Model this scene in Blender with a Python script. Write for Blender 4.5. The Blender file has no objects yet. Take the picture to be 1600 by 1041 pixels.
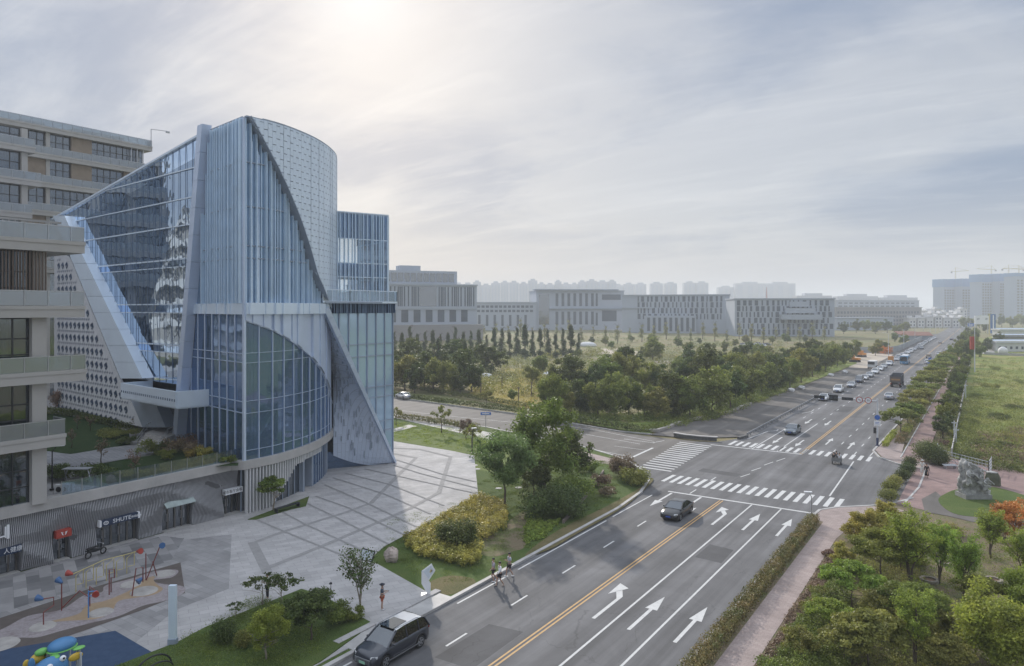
import bpy, math, random
import numpy as np
from mathutils import Vector, Matrix
from mathutils.geometry import delaunay_2d_cdt as cdt
random.seed(7); R = math.radians
S = bpy.context.scene; COL = S.collection
# ---------------------------------------------------------------- camera
CF, CHY, CH = 1100.0, 482.0, 20.0
TH = math.atan(740/CF); cT, sT = math.cos(TH), math.sin(TH)
cam_d = bpy.data.cameras.new('camera'); cam = bpy.data.objects.new('camera', cam_d); COL.objects.link(cam)
cam.location = (0, 0, CH); cam.rotation_euler = (R(90), 0, TH)
cam_d.lens = CF/1600*36; cam_d.sensor_width = 36; cam_d.shift_y = -38.5/1600
cam_d.clip_start = .5; cam_d.clip_end = 30000
S.camera = cam
# ---------------------------------------------------------------- sun, sky, exposure
SUN_EL = R(24.5)
SA = math.pi/2+TH+R(12.3)                        # compass angle of the sun (ccw from +X)
SD = Vector((math.cos(SA)*math.cos(SUN_EL), math.sin(SA)*math.cos(SUN_EL), math.sin(SUN_EL)))
sl = bpy.data.lights.new('sun', 'SUN'); sun = bpy.data.objects.new('sun', sl); COL.objects.link(sun)
sl.energy = 3.9; sl.angle = R(1.3); sl.color = (1, .93, .84)
sun.rotation_euler = (-SD).to_track_quat('-Z', 'Y').to_euler()
S.view_settings.view_transform = 'Standard'; S.view_settings.look = 'None'
S.view_settings.exposure = 0.04; S.view_settings.gamma = 1; S.view_settings.use_curve_mapping = False
W = bpy.data.worlds.new('World'); S.world = W; W.use_nodes = True
def build_world():
    nt = W.node_tree; N = nt.nodes; L = nt.links; N.clear()
    out = N.new('ShaderNodeOutputWorld'); bg = N.new('ShaderNodeBackground'); L.new(bg.outputs[0], out.inputs[0])
    tc = N.new('ShaderNodeTexCoord'); d = tc.outputs['Generated']
    sky = N.new('ShaderNodeTexSky'); sky.sky_type = 'NISHITA'; sky.sun_disc = False
    sky.sun_elevation = SUN_EL; sky.sun_rotation = math.pi/2-SA
    sky.air_density = 1.2; sky.dust_density = 2.0
    def vm(op, a, b=None):
        n = N.new('ShaderNodeVectorMath'); n.operation = op
        L.new(a, n.inputs[0])
        if b is not None:
            if hasattr(b, 'is_linked'): L.new(b, n.inputs[1])
            else: n.inputs[1].default_value = b
        return n
    def ma(op, a, b=0.0, clamp=False):
        n = N.new('ShaderNodeMath'); n.operation = op; n.use_clamp = clamp
        for i, v in enumerate((a, b)):
            if hasattr(v, 'is_linked'): L.new(v, n.inputs[i])
            else: n.inputs[i].default_value = v
        return n.outputs[0]
    def mix(f, a, b, mode='MIX'):
        n = N.new('ShaderNodeMix'); n.data_type = 'RGBA'; n.blend_type = mode
        for i, v in ((0, f), (6, a), (7, b)):
            if hasattr(v, 'is_linked'): L.new(v, n.inputs[i])
            elif i == 0: n.inputs[0].default_value = v
            else: n.inputs[i].default_value = (*v, 1)
        return n.outputs[2]
    sep = N.new('ShaderNodeSeparateXYZ'); L.new(d, sep.inputs[0])
    z = ma('MAXIMUM', sep.outputs[2], 0.0)
    zz = ma('ADD', z, 0.16)
    cx = ma('DIVIDE', sep.outputs[0], zz); cy = ma('DIVIDE', sep.outputs[1], zz)
    cmb = N.new('ShaderNodeCombineXYZ'); L.new(cx, cmb.inputs[0]); L.new(cy, cmb.inputs[1])
    def noise(scale, det, rough, off, stretch=(1, 1, 1), rot=0):
        mp = N.new('ShaderNodeMapping'); L.new(cmb.outputs[0], mp.inputs[0])
        mp.inputs['Location'].default_value = off; mp.inputs['Scale'].default_value = stretch
        mp.inputs['Rotation'].default_value = (0, 0, rot)
        n = N.new('ShaderNodeTexNoise'); n.inputs['Scale'].default_value = scale
        n.inputs['Detail'].default_value = det; n.inputs['Roughness'].default_value = rough
        n.inputs['Distortion'].default_value = .5
        L.new(mp.outputs[0], n.inputs[0]); return n.outputs[0]
    def ramp(v, a, b):
        n = N.new('ShaderNodeMapRange'); n.interpolation_type = 'SMOOTHSTEP'
        n.inputs[1].default_value = a; n.inputs[2].default_value = b; L.new(v, n.inputs[0]); return n.outputs[0]
    n1 = noise(.7, 6, .55, (3.1, 1.7, 0), (1, 1, 1)); n2 = noise(1.5, 9, .62, (1, 4, 2), (.55, 1.9, 1), TH+.5); n3 = noise(3.2, 9, .66, (7, 2, 5), (.4, 1.5, 1), TH-.25)
    sdot = ma('MAXIMUM', vm('DOT_PRODUCT', d, tuple(SD)).outputs['Value'], 0.0)
    g1 = ma('POWER', sdot, 14.0); g2 = ma('POWER', sdot, 420.0)
    # overcast veil: grey-blue gaps, paler cloud, thin streaks
    c = mix(ramp(n1, .40, .59), (.255, .325, .465), (.50, .535, .605))
    c = mix(ma('MULTIPLY', ramp(n2, .42, .72), .5), c, (.66, .69, .745))
    c = mix(ma('MULTIPLY', ramp(n3, .50, .74), .35), c, (.74, .755, .79))
    c = mix(ma('MULTIPLY', g1, .10), c, (.66, .685, .73))
    # towards the horizon it goes to even pale grey
    hz = N.new('ShaderNodeMapRange'); hz.interpolation_type = 'SMOOTHSTEP'
    hz.inputs[1].default_value = .0; hz.inputs[2].default_value = .17; hz.inputs[3].default_value = 1; hz.inputs[4].default_value = 0
    L.new(sep.outputs[2], hz.inputs[0])
    c = mix(hz.outputs[0], c, (.50, .52, .565))
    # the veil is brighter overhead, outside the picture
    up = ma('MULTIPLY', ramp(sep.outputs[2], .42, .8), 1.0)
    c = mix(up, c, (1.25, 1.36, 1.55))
    sk = mix(1.0, sky.outputs[0], (.10, .10, .10), 'MULTIPLY')
    c = mix(.12, c, sk)
    c = mix(ma('MULTIPLY', g2, .7, True), c, (1.1, 1.08, 1.05))
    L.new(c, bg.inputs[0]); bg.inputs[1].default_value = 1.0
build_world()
# ---------------------------------------------------------------- survey helpers
def G(px, py, z=0.0):
    d = CF*(CH-z)/(py-CHY); l = (px-800)*d/CF
    return Vector((-sT*d+cT*l, cT*d+sT*l, z))
def D(px, d, z=0.0):
    l = (px-800)*d/CF
    return Vector((-sT*d+cT*l, cT*d+sT*l, z))
def RP(px, py, P0, u):
    """point where a sight line meets the vertical plane through P0 along u"""
    k = (px-800)/CF; rx, ry = -sT+cT*k, cT+sT*k
    det = rx*(-u[1])+u[0]*ry
    d = (P0[0]*(-u[1])+u[0]*P0[1])/det
    return Vector((rx*d, ry*d, CH+(CHY-py)*d/CF))
def poly(pts, z=0.0): return [G(a, b, z) for a, b in pts]
# ---------------------------------------------------------------- mesh builder
class MB:
    def __init__(s): s.v = []; s.f = []; s.m = []; s.k = 0
    def add(s, vs, fs):
        o = len(s.v); s.v += [tuple(p) for p in vs]
        for f in fs: s.f.append(tuple(i+o for i in f)); s.m.append(s.k)
        return s
    def box(s, x0, x1, y0, y1, z0, z1):
        return s.hexa([(x0, y0), (x1, y0), (x1, y1), (x0, y1)], z0, z1)
    def hexa(s, p, z0, z1):
        n = len(p)
        if n > 6:
            ar = sum(p[i-1][0]*p[i][1]-p[i][0]*p[i-1][1] for i in range(n)); p = list(p) if ar > 0 else list(p)[::-1]
            V2, _, F2 = cdt([Vector((a[0], a[1])) for a in p], [], [list(range(n))], 1, 1e-4)[:3]
            for z, fl in ((z0, True), (z1, False)): s.add([(v.x, v.y, z) for v in V2], [tuple(f[::-1]) if fl else tuple(f) for f in F2])
            return s.add([(a[0], a[1], z0) for a in p]+[(a[0], a[1], z1) for a in p], [(i, (i+1) % n, n+(i+1) % n, n+i) for i in range(n)])
        vs = [(a[0], a[1], z0) for a in p]+[(a[0], a[1], z1) for a in p]
        fs = [tuple(range(n))[::-1], tuple(range(n, 2*n))]+[(i, (i+1) % n, n+(i+1) % n, n+i) for i in range(n)]
        return s.add(vs, fs)
    def obox(s, c, u, l, w, z0, z1):
        """box centred at c (x,y) length l along u, width w across"""
        u = Vector((u[0], u[1])).normalized(); n = Vector((-u.y, u.x)); c = Vector((c[0], c[1]))
        return s.hexa([c-u*l/2-n*w/2, c+u*l/2-n*w/2, c+u*l/2+n*w/2, c-u*l/2+n*w/2], z0, z1)
    def seg(s, a, b, w, z0, z1):
        a = Vector((a[0], a[1])); b = Vector((b[0], b[1]))
        return s.obox((a+b)/2, b-a, (b-a).length, w, z0, z1)
    def bar(s, a, b, w, h=None):
        """square bar between two 3-D points"""
        a = Vector(a); b = Vector(b); h = h or w; t = (b-a)
        if t.length < 1e-6: return s
        t.normalize(); up = Vector((0, 0, 1)) if abs(t.z) < .95 else Vector((1, 0, 0))
        x = t.cross(up).normalized()*w/2; y = t.cross(x).normalized()*h/2
        vs = [a-x-y, a+x-y, a+x+y, a-x+y, b-x-y, b+x-y, b+x+y, b-x+y]
        return s.add(vs, [(0, 3, 2, 1), (4, 5, 6, 7), (0, 1, 5, 4), (1, 2, 6, 5), (2, 3, 7, 6), (3, 0, 4, 7)])
    def tube(s, path, r, n=8, cap=True):
        P = [Vector(p) for p in path]; rr = r if isinstance(r, (list, tuple)) else [r]*len(P)
        o = []; vs = []
        x = None
        for i, p in enumerate(P):
            t = (P[min(i+1, len(P)-1)]-P[max(i-1, 0)]).normalized()
            if x is None:
                up = Vector((0, 0, 1)) if abs(t.z) < .9 else Vector((1, 0, 0)); x = t.cross(up).normalized()
            else:
                x = (x-t*x.dot(t)).normalized()
            y = t.cross(x)
            for k in range(n):
                a = 2*math.pi*k/n; vs.append(p+(x*math.cos(a)+y*math.sin(a))*rr[i])
        fs = []
        for i in range(len(P)-1):
            for k in range(n):
                fs.append((i*n+k, i*n+(k+1) % n, (i+1)*n+(k+1) % n, (i+1)*n+k))
        if cap: fs += [tuple(range(n))[::-1], tuple(range((len(P)-1)*n, len(P)*n))]
        return s.add(vs, fs)
    def quad(s, a, b, c, d): return s.add([a, b, c, d], [(0, 1, 2, 3)])
    def ngon(s, pts): return s.add(pts, [tuple(range(len(pts)))])
    def slab(s, pts, t):
        """flat polygon in any plane, extruded by vector t"""
        n = len(pts); t = Vector(t); P = [Vector(p) for p in pts]
        return s.add(P+[p+t for p in P], [tuple(range(n))[::-1], tuple(range(n, 2*n))]+[(i, (i+1) % n, n+(i+1) % n, n+i) for i in range(n)])
    def loft(s, rings, close=True, cap=True):
        n = len(rings[0]); vs = [p for r in rings for p in r]; fs = []
        for i in range(len(rings)-1):
            for k in range(n if close else n-1):
                fs.append((i*n+k, i*n+(k+1) % n, (i+1)*n+(k+1) % n, (i+1)*n+k))
        if cap and close: fs += [tuple(range(n))[::-1], tuple(range((len(rings)-1)*n, len(rings)*n))]
        return s.add(vs, fs)
    def ball(s, c, r, n=12, m=8, f=None):
        c = Vector(c); r = r if isinstance(r, (tuple, list)) else (r, r, r); rings = []
        for j in range(m+1):
            t = math.pi*(j/m)*.998+.001
            ring = []
            for i in range(n):
                a = 2*math.pi*i/n
                q = Vector((math.sin(t)*math.cos(a)*r[0], math.sin(t)*math.sin(a)*r[1], -math.cos(t)*r[2]))
                if f: q *= f(a, t)
                ring.append(c+q)
            rings.append(ring)
        return s.loft(rings)
    def cyl(s, c, r, z0, z1, n=16, r1=None):
        r1 = r if r1 is None else r1
        return s.loft([[(c[0]+math.cos(2*math.pi*k/n)*q, c[1]+math.sin(2*math.pi*k/n)*q, z) for k in range(n)] for q, z in ((r, z0), (r1, z1))])
    def build(s, name, mat, parent=None, smooth=False, bevel=0):
        me = bpy.data.meshes.new(name)
        o0 = org(parent)
        me.from_pydata([(a-o0.x, b-o0.y, c-o0.z) for a, b, c in s.v], [], s.f)
        mats = mat if isinstance(mat, (list, tuple)) else [mat]
        for m in mats: me.materials.append(m)
        if len(mats) > 1: me.polygons.foreach_set('material_index', s.m)
        if smooth: me.polygons.foreach_set('use_smooth', [True]*len(me.polygons))
        me.validate(); me.update()
        o = bpy.data.objects.new(name, me); COL.objects.link(o)
        if parent: o.parent = parent
        if bevel:
            b = o.modifiers.new('b', 'BEVEL'); b.width = bevel; b.segments = 1; b.limit_method = 'ANGLE'
        return o
def org(p):
    v = Vector((0, 0, 0))
    while p: v += p.location; p = p.parent
    return v
def tag(o, label=None, cat=None, group=None, kind=None):
    if label: o['label'] = label
    if cat: o['category'] = cat
    if group: o['group'] = group
    if kind: o['kind'] = kind
    return o
def thing(name, label, cat, loc=(0, 0, 0), group=None):
    o = bpy.data.objects.new(name, None); o.empty_display_size = .3; COL.objects.link(o); o.location = loc
    return tag(o, label, cat, group)
def copy_tree(o, parent=None):
    c = o.copy(); COL.objects.link(c); c.parent = parent
    for ch in list(o.children): copy_tree(ch, c)
    return c
def inst(proto, loc, rz=0, sc=1, label=None, group=None, used=set()):
    """place a thing: the prototype itself first, copies after"""
    if proto.name not in used: used.add(proto.name); o = proto
    else: o = copy_tree(proto)
    o.location = loc; o.rotation_euler = (0, 0, rz)
    o.scale = sc if isinstance(sc, (tuple, list)) else (sc, sc, sc)
    if label: o['label'] = label
    if group: o['group'] = group
    return o
def struct(name, mb, mat): return tag(mb.build(name, mat), kind='structure', label=None)
ORD = ['first', 'second', 'third', 'fourth', 'fifth', 'sixth', 'seventh', 'eighth', 'ninth', 'tenth', 'eleventh', 'twelfth', 'thirteenth', 'fourteenth', 'fifteenth', 'sixteenth', 'seventeenth', 'eighteenth', 'nineteenth', 'twentieth', 'twenty-first', 'twenty-second', 'twenty-third', 'twenty-fourth', 'twenty-fifth', 'twenty-sixth', 'twenty-seventh', 'twenty-eighth', 'twenty-ninth', 'thirtieth', 'thirty-first', 'thirty-second']
# ---------------------------------------------------------------- materials
def nmat(name):
    m = bpy.data.materials.new(name); m.use_nodes = True; nt = m.node_tree
    return m, nt, nt.nodes, nt.links, nt.nodes['Principled BSDF']
def setc(s, c): s.default_value = (c[0], c[1], c[2], 1)
def pm(name, col, rough=.6, metal=0, var=.12, scale=1.5, bump=0, bscale=30, spec=.5, coat=0, col2=None):
    """paint/stone/metal with uneven colour and a little relief"""
    m, nt, N, L, B = nmat(name)
    B.inputs['Roughness'].default_value = rough; B.inputs['Metallic'].default_value = metal
    B.inputs['Specular IOR Level'].default_value = spec; B.inputs['Coat Weight'].default_value = coat
    tc = N.new('ShaderNodeTexCoord')
    if var or col2:
        n = N.new('ShaderNodeTexNoise'); n.inputs['Scale'].default_value = scale; n.inputs['Detail'].default_value = 6; n.inputs['Roughness'].default_value = .65
        L.new(tc.outputs['Object'], n.inputs[0])
        r = N.new('ShaderNodeValToRGB'); L.new(n.outputs[0], r.inputs[0])
        r.color_ramp.elements[0].position = .3; r.color_ramp.elements[1].position = .7
        a = [max(0, c*(1-var)) for c in col]; b = [min(1, c*(1+var)) for c in (col2 or col)]
        r.color_ramp.elements[0].color = (*a, 1); r.color_ramp.elements[1].color = (*b, 1)
        L.new(r.outputs[0], B.inputs['Base Color'])
    else: setc(B.inputs['Base Color'], col)
    if bump:
        n2 = N.new('ShaderNodeTexNoise'); n2.inputs['Scale'].default_value = bscale; n2.inputs['Detail'].default_value = 5
        L.new(tc.outputs['Object'], n2.inputs[0])
        bp = N.new('ShaderNodeBump'); bp.inputs['Strength'].default_value = bump; bp.inputs['Distance'].default_value = .05
        L.new(n2.outputs[0], bp.inputs['Height']); L.new(bp.outputs[0], B.inputs['Normal'])
    return m
def geopos(N, L, scale=(1, 1, 1), rot=0):
    g = N.new('ShaderNodeNewGeometry'); mp = N.new('ShaderNodeMapping'); L.new(g.outputs['Position'], mp.inputs[0])
    mp.inputs['Scale'].default_value = scale; mp.inputs['Rotation'].default_value = (0, 0, rot); return mp.outputs[0]
def ncol(N, L, vec, scale, stops, det=6, rough=.6, dist=0):
    n = N.new('ShaderNodeTexNoise'); n.inputs['Scale'].default_value = scale; n.inputs['Detail'].default_value = det
    n.inputs['Roughness'].default_value = rough; n.inputs['Distortion'].default_value = dist; L.new(vec, n.inputs[0])
    r = N.new('ShaderNodeValToRGB'); L.new(n.outputs[0], r.inputs[0]); e = r.color_ramp.elements
    e[0].position = stops[0][0]; e[0].color = (*stops[0][1], 1); e[1].position = stops[-1][0]; e[1].color = (*stops[-1][1], 1)
    for p, c in stops[1:-1]:
        q = e.new(p); q.color = (*c, 1)
    return r.outputs[0], n.outputs[0]
def mixc(N, L, f, a, b, mode='MIX'):
    n = N.new('ShaderNodeMix'); n.data_type = 'RGBA'; n.blend_type = mode
    for i, v in ((0, f), (6, a), (7, b)):
        if hasattr(v, 'is_linked'): L.new(v, n.inputs[i])
        elif i == 0: n.inputs[0].default_value = v
        else: n.inputs[i].default_value = (*v, 1)
    return n.outputs[2]
def ground_mat(name, stops, s1, stops2=None, s2=8, f2=.5, bump=.6, bs=6, rough=.95, stretch=(1, 1, 1)):
    m, nt, N, L, B = nmat(name); B.inputs['Roughness'].default_value = rough; B.inputs['Specular IOR Level'].default_value = .2
    v = geopos(N, L, stretch); c, _ = ncol(N, L, v, s1, stops, 8, .62, .4)
    if stops2:
        c2, _ = ncol(N, L, v, s2, stops2, 6, .7); c = mixc(N, L, f2, c, c2)
    L.new(c, B.inputs['Base Color'])
    if bump:
        n2 = N.new('ShaderNodeTexNoise'); n2.inputs['Scale'].default_value = bs; n2.inputs['Detail'].default_value = 8; L.new(v, n2.inputs[0])
        bp = N.new('ShaderNodeBump'); bp.inputs['Strength'].default_value = bump; bp.inputs['Distance'].default_value = .12
        L.new(n2.outputs[0], bp.inputs['Height']); L.new(bp.outputs[0], B.inputs['Normal'])
    return m
def asphalt(name, base, streak=.25):
    m, nt, N, L, B = nmat(name); B.inputs['Roughness'].default_value = .85; B.inputs['Specular IOR Level'].default_value = .25
    v = geopos(N, L); b = base
    c, _ = ncol(N, L, v, .13, [(.32, [x*.76 for x in b]), (.66, [x*1.2 for x in b])], 7, .65, .6)
    v2 = geopos(N, L, (1, .035, 1))
    c2, _ = ncol(N, L, v2, .85, [(.35, (1-streak,)*3), (.65, (1+streak*.7,)*3)], 4, .6)
    sx = N.new('ShaderNodeSeparateXYZ'); L.new(v, sx.inputs[0]); w1 = N.new('ShaderNodeMath'); w1.operation = 'MULTIPLY_ADD'; L.new(sx.outputs[0], w1.inputs[0]); w1.inputs[1].default_value = 2*math.pi/3.05; w1.inputs[2].default_value = 1.9
    w2 = N.new('ShaderNodeMath'); w2.operation = 'SINE'; L.new(w1.outputs[0], w2.inputs[0]); w3 = N.new('ShaderNodeMapRange'); L.new(w2.outputs[0], w3.inputs[0]); w3.inputs[1].default_value = -1; w3.inputs[3].default_value = .88; w3.inputs[4].default_value = 1.10
    c = mixc(N, L, .75, c, w3.outputs[0], 'MULTIPLY')
    v3 = geopos(N, L)
    c3, h = ncol(N, L, v3, 55, [(.25, (.8, .8, .8)), (.75, (1.2, 1.2, 1.2))], 2, .5)
    c = mixc(N, L, 1, c, c2, 'MULTIPLY'); c = mixc(N, L, 1, c, c3, 'MULTIPLY')
    vo = N.new('ShaderNodeTexVoronoi'); vo.feature = 'DISTANCE_TO_EDGE'; vo.inputs['Scale'].default_value = .16; nz = N.new('ShaderNodeTexNoise'); nz.inputs['Scale'].default_value = .5; nz.inputs['Detail'].default_value = 6; L.new(v, nz.inputs[0])
    va = N.new('ShaderNodeVectorMath'); va.operation = 'MULTIPLY_ADD'; L.new(nz.outputs['Color'], va.inputs[0]); va.inputs[1].default_value = (3, 3, 0); L.new(v, va.inputs[2]); L.new(va.outputs[0], vo.inputs[0])
    mr = N.new('ShaderNodeMapRange'); L.new(vo.outputs['Distance'], mr.inputs[0]); mr.inputs[1].default_value = .0; mr.inputs[2].default_value = .0045; mr.inputs[3].default_value = .72; mr.inputs[4].default_value = 1
    c = mixc(N, L, 1, c, mr.outputs[0], 'MULTIPLY')
    L.new(c, B.inputs['Base Color'])
    bp = N.new('ShaderNodeBump'); bp.inputs['Strength'].default_value = .25; bp.inputs['Distance'].default_value = .01
    L.new(h, bp.inputs['Height']); L.new(bp.outputs[0], B.inputs['Normal'])
    return m
def paving(name, c1, c2, mortar, w, h, rot=0, ms=.012, rough=.75, off=.5, var=.18):
    m, nt, N, L, B = nmat(name); B.inputs['Specular IOR Level'].default_value = .25; B.inputs['Roughness'].default_value = rough
    v = geopos(N, L, (1, 1, 1), rot)
    br = N.new('ShaderNodeTexBrick'); L.new(v, br.inputs[0]); br.offset = off
    setc(br.inputs['Color1'], c1); setc(br.inputs['Color2'], c2); setc(br.inputs['Mortar'], mortar)
    br.inputs['Scale'].default_value = 1; br.inputs['Mortar Size'].default_value = ms; br.inputs['Brick Width'].default_value = w
    br.inputs['Row Height'].default_value = h; br.inputs['Bias'].default_value = 0
    v2 = geopos(N, L); c, _ = ncol(N, L, v2, .35, [(.3, (1-var,)*3), (.7, (1+var*.6,)*3)], 6, .65, .3)
    cc = mixc(N, L, 1, br.outputs[0], c, 'MULTIPLY'); L.new(cc, B.inputs['Base Color'])
    n3 = N.new('ShaderNodeTexNoise'); n3.inputs['Scale'].default_value = .8; L.new(v2, n3.inputs[0])
    mr = N.new('ShaderNodeMapRange'); mr.inputs[3].default_value = rough-.15; mr.inputs[4].default_value = rough+.2; L.new(n3.outputs[0], mr.inputs[0]); L.new(mr.outputs[0], B.inputs['Roughness'])
    return m
def leafmat(name, c, c2, tr=.3, scale=.9):
    """leaves: two hues in clumps, thin enough to pass some light"""
    m, nt, N, L, B = nmat(name)
    tc = N.new('ShaderNodeTexCoord'); oi = N.new('ShaderNodeObjectInfo')
    cr, _ = ncol(N, L, tc.outputs['Object'], scale, [(.32, c), (.68, c2)], 5, .75)
    at = N.new('ShaderNodeAttribute'); at.attribute_name = 'tint'
    hv = N.new('ShaderNodeHueSaturation'); L.new(cr, hv.inputs['Color'])
    m1 = N.new('ShaderNodeMapRange'); L.new(oi.outputs['Random'], m1.inputs[0]); m1.inputs[3].default_value = .472; m1.inputs[4].default_value = .520
    L.new(m1.outputs[0], hv.inputs['Hue'])
    m2 = N.new('ShaderNodeMapRange'); L.new(at.outputs['Fac'], m2.inputs[0]); m2.inputs[3].default_value = .62; m2.inputs[4].default_value = 1.75
    L.new(m2.outputs[0], hv.inputs['Value'])
    L.new(hv.outputs[0], B.inputs['Base Color']); B.inputs['Roughness'].default_value = .55; B.inputs['Specular IOR Level'].default_value = .3
    t = N.new('ShaderNodeBsdfTranslucent'); L.new(hv.outputs[0], t.inputs[0])
    mx = N.new('ShaderNodeMixShader'); mx.inputs[0].default_value = tr; L.new(B.outputs[0], mx.inputs[1]); L.new(t.outputs[0], mx.inputs[2])
    L.new(mx.outputs[0], N['Material Output'].inputs[0])
    return m
def glass(name, tint, refl=.25, trans=0.0, body=(.03, .05, .08), wob=.02, tt=(.62, .74, .84), rough=.02):
    """coated facade glass: strong mirror coat over a dark or see-through body; every pane lies a hair differently"""
    m, nt, N, L, B = nmat(name); N.remove(B)
    g = N.new('ShaderNodeBsdfGlossy'); setc(g.inputs[0], tint); g.inputs['Roughness'].default_value = rough
    geo = N.new('ShaderNodeNewGeometry')
    n = N.new('ShaderNodeTexNoise'); n.inputs['Scale'].default_value = .35; n.inputs['Detail'].default_value = 2; L.new(geo.outputs['Position'], n.inputs[0])
    bp = N.new('ShaderNodeBump'); bp.inputs['Strength'].default_value = wob*10; bp.inputs['Distance'].default_value = .12
    L.new(n.outputs[0], bp.inputs['Height']); L.new(bp.outputs[0], g.inputs['Normal'])
    df = N.new('ShaderNodeBsdfDiffuse'); setc(df.inputs[0], body)
    inner = df.outputs[0]
    if trans:
        t = N.new('ShaderNodeBsdfTransparent'); setc(t.inputs[0], tt); mt = N.new('ShaderNodeMixShader'); mt.inputs[0].default_value = trans
        L.new(df.outputs[0], mt.inputs[1]); L.new(t.outputs[0], mt.inputs[2]); inner = mt.outputs[0]
    fr = N.new('ShaderNodeFresnel'); fr.inputs[0].default_value = 1.55
    mr = N.new('ShaderNodeMapRange'); L.new(fr.outputs[0], mr.inputs[0]); mr.inputs[1].default_value = 0; mr.inputs[2].default_value = 1
    mr.inputs[3].default_value = refl; mr.inputs[4].default_value = 1
    mx = N.new('ShaderNodeMixShader'); L.new(mr.outputs[0], mx.inputs[0]); L.new(inner, mx.inputs[1]); L.new(g.outputs[0], mx.inputs[2])
    L.new(mx.outputs[0], N['Material Output'].inputs[0])
    return m
M = {}
M['asphalt'] = asphalt('asphalt', (.128, .127, .131)); M['asphalt_old'] = asphalt('asphalt_old', (.125, .116, .108), .12)
M['paint'] = ground_mat('road_paint', [(.22, (.22, .22, .22)), (.36, (.46, .46, .455)), (.7, (.60, .60, .59))], 2.2, [(.3, (.34, .34, .34)), (.55, (.60, .60, .59))], 14, .4, bump=0, rough=.7)
M['yellow'] = ground_mat('yellow_paint', [(.3, (.40, .25, .11)), (.7, (.54, .35, .16))], 3, bump=0, rough=.7)
M['kerb'] = pm('kerb_stone', (.38, .37, .36), .7, var=.2, scale=.8, bump=.2)
M['plaza'] = paving('plaza_granite', (.44, .425, .42), (.37, .36, .355), (.26, .25, .25), 1.2, .6, R(-62), .012, rough=.85)
M['plaza2'] = paving('grey_pavers', (.33, .32, .32), (.25, .245, .245), (.20, .2, .2), 1.2, .6, 0, .012, var=.22)
M['mixpave'] = paving('mixed_pavers', (.34, .33, .33), (.13, .13, .135), (.18, .18, .18), 1.6, .8, R(20), .01, var=.2)
M['band'] = ground_mat('dark_paving_band', [(.3, (.25, .245, .24)), (.7, (.32, .31, .305))], 2, bump=0, rough=.92)
M['pinkpave'] = paving('pink_brick_paving', (.35, .285, .265), (.30, .24, .225), (.21, .18, .17), .4, .2, 0, .008, rough=.8, var=.25)
M['redpave'] = paving('red_brick_paving', (.28, .19, .175), (.235, .16, .15), (.19, .16, .15), .5, .25, 0, .01, rough=.8, var=.25)
M['concrete'] = pm('concrete', (.40, .385, .37), .85, var=.16, scale=.5, bump=.25, bscale=12)
M['lawn'] = ground_mat('lawn', [(.3, (.06, .10, .024)), (.5, (.09, .14, .035)), (.72, (.15, .165, .05))], .3, [(.3, (.03, .055, .012)), (.7, (.12, .15, .045))], 9, .45, 1, 14)
M['lawn_dry'] = ground_mat('dry_lawn', [(.3, (.07, .09, .03)), (.5, (.15, .13, .06)), (.7, (.24, .18, .10))], .28, [(.3, (.08, .08, .03)), (.7, (.20, .17, .09))], 7, .4, 1, 12)
M['terrain'] = ground_mat('terrain', [(.3, (.09, .12, .035)), (.45, (.15, .16, .06)), (.56, (.25, .185, .10)), (.66, (.14, .15, .055))], .035, [(.3, (.07, .085, .03)), (.7, (.24, .21, .12))], .9, .45, 1, 3)
M['field'] = ground_mat('field_grass', [(.30, (.10, .15, .025)), (.42, (.16, .205, .04)), (.50, (.22, .24, .06)), (.60, (.33, .28, .11)), (.70, (.26, .18, .09))], .07, [(.3, (.06, .10, .02)), (.7, (.23, .25, .08))], 1.6, .42, 1, 6)
M['goldfield'] = ground_mat('gold_field', [(.3, (.22, .19, .045)), (.6, (.32, .25, .07)), (.75, (.20, .17, .06))], .12, [(.3, (.15, .14, .04)), (.7, (.36, .29, .10))], 1.5, .5, 1, 5)
M['soil'] = ground_mat('soil', [(.3, (.13, .10, .06)), (.46, (.19, .145, .095)), (.58, (.10, .125, .04)), (.72, (.14, .16, .05))], .5, [(.3, (.08, .09, .04)), (.7, (.28, .22, .16))], 6, .4, 1, 9)
M['sand'] = ground_mat('pale_earth', [(.3, (.36, .31, .25)), (.7, (.50, .44, .37))], .1, bump=.5)
M['bark'] = pm('bark', (.12, .095, .075), .9, var=.3, scale=6, bump=.8, bscale=20)
M['palebark'] = pm('pale_bark', (.30, .26, .21), .9, var=.25, scale=6, bump=.6, bscale=20)
LM = {}
for k, a, b, t in [('dark', (.052, .082, .024), (.125, .15, .04), .35), ('mid', (.10, .14, .03), (.215, .24, .052), .4), ('bright', (.15, .22, .035), (.29, .34, .065), .45),
                   ('gold', (.20, .19, .05), (.46, .36, .085), .35), ('orange', (.34, .17, .045), (.52, .26, .06), .3), ('olive', (.125, .15, .038), (.27, .27, .07), .4),
                   ('pale', (.18, .19, .085), (.32, .32, .16), .35), ('brown', (.13, .095, .06), (.25, .175, .11), .2), ('conifer', (.05, .078, .032), (.10, .125, .048), .3), ('hedge', (.09, .12, .038), (.24, .17, .075), .3),
                   ('willow', (.10, .15, .045), (.20, .25, .09), .45)]:
    LM[k] = leafmat('leaves_'+k, a, b, t)
M['blueglass'] = glass('blue_facade_glass', (.66, .79, .95), .55, 0, (.045, .08, .135), .03)
M['seeglass'] = glass('clear_facade_glass', (.42, .57, .88), .20, .5, (.15, .24, .36), .015)
M['boxglass'] = glass('light_glass', (.75, .85, 1), .10, .93, (.2, .3, .45), .01, (.86, .93, .98))
M['paleglass'] = glass('pale_glass', (.55, .70, .85), .26, .08, (.42, .56, .70), .03)
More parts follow.
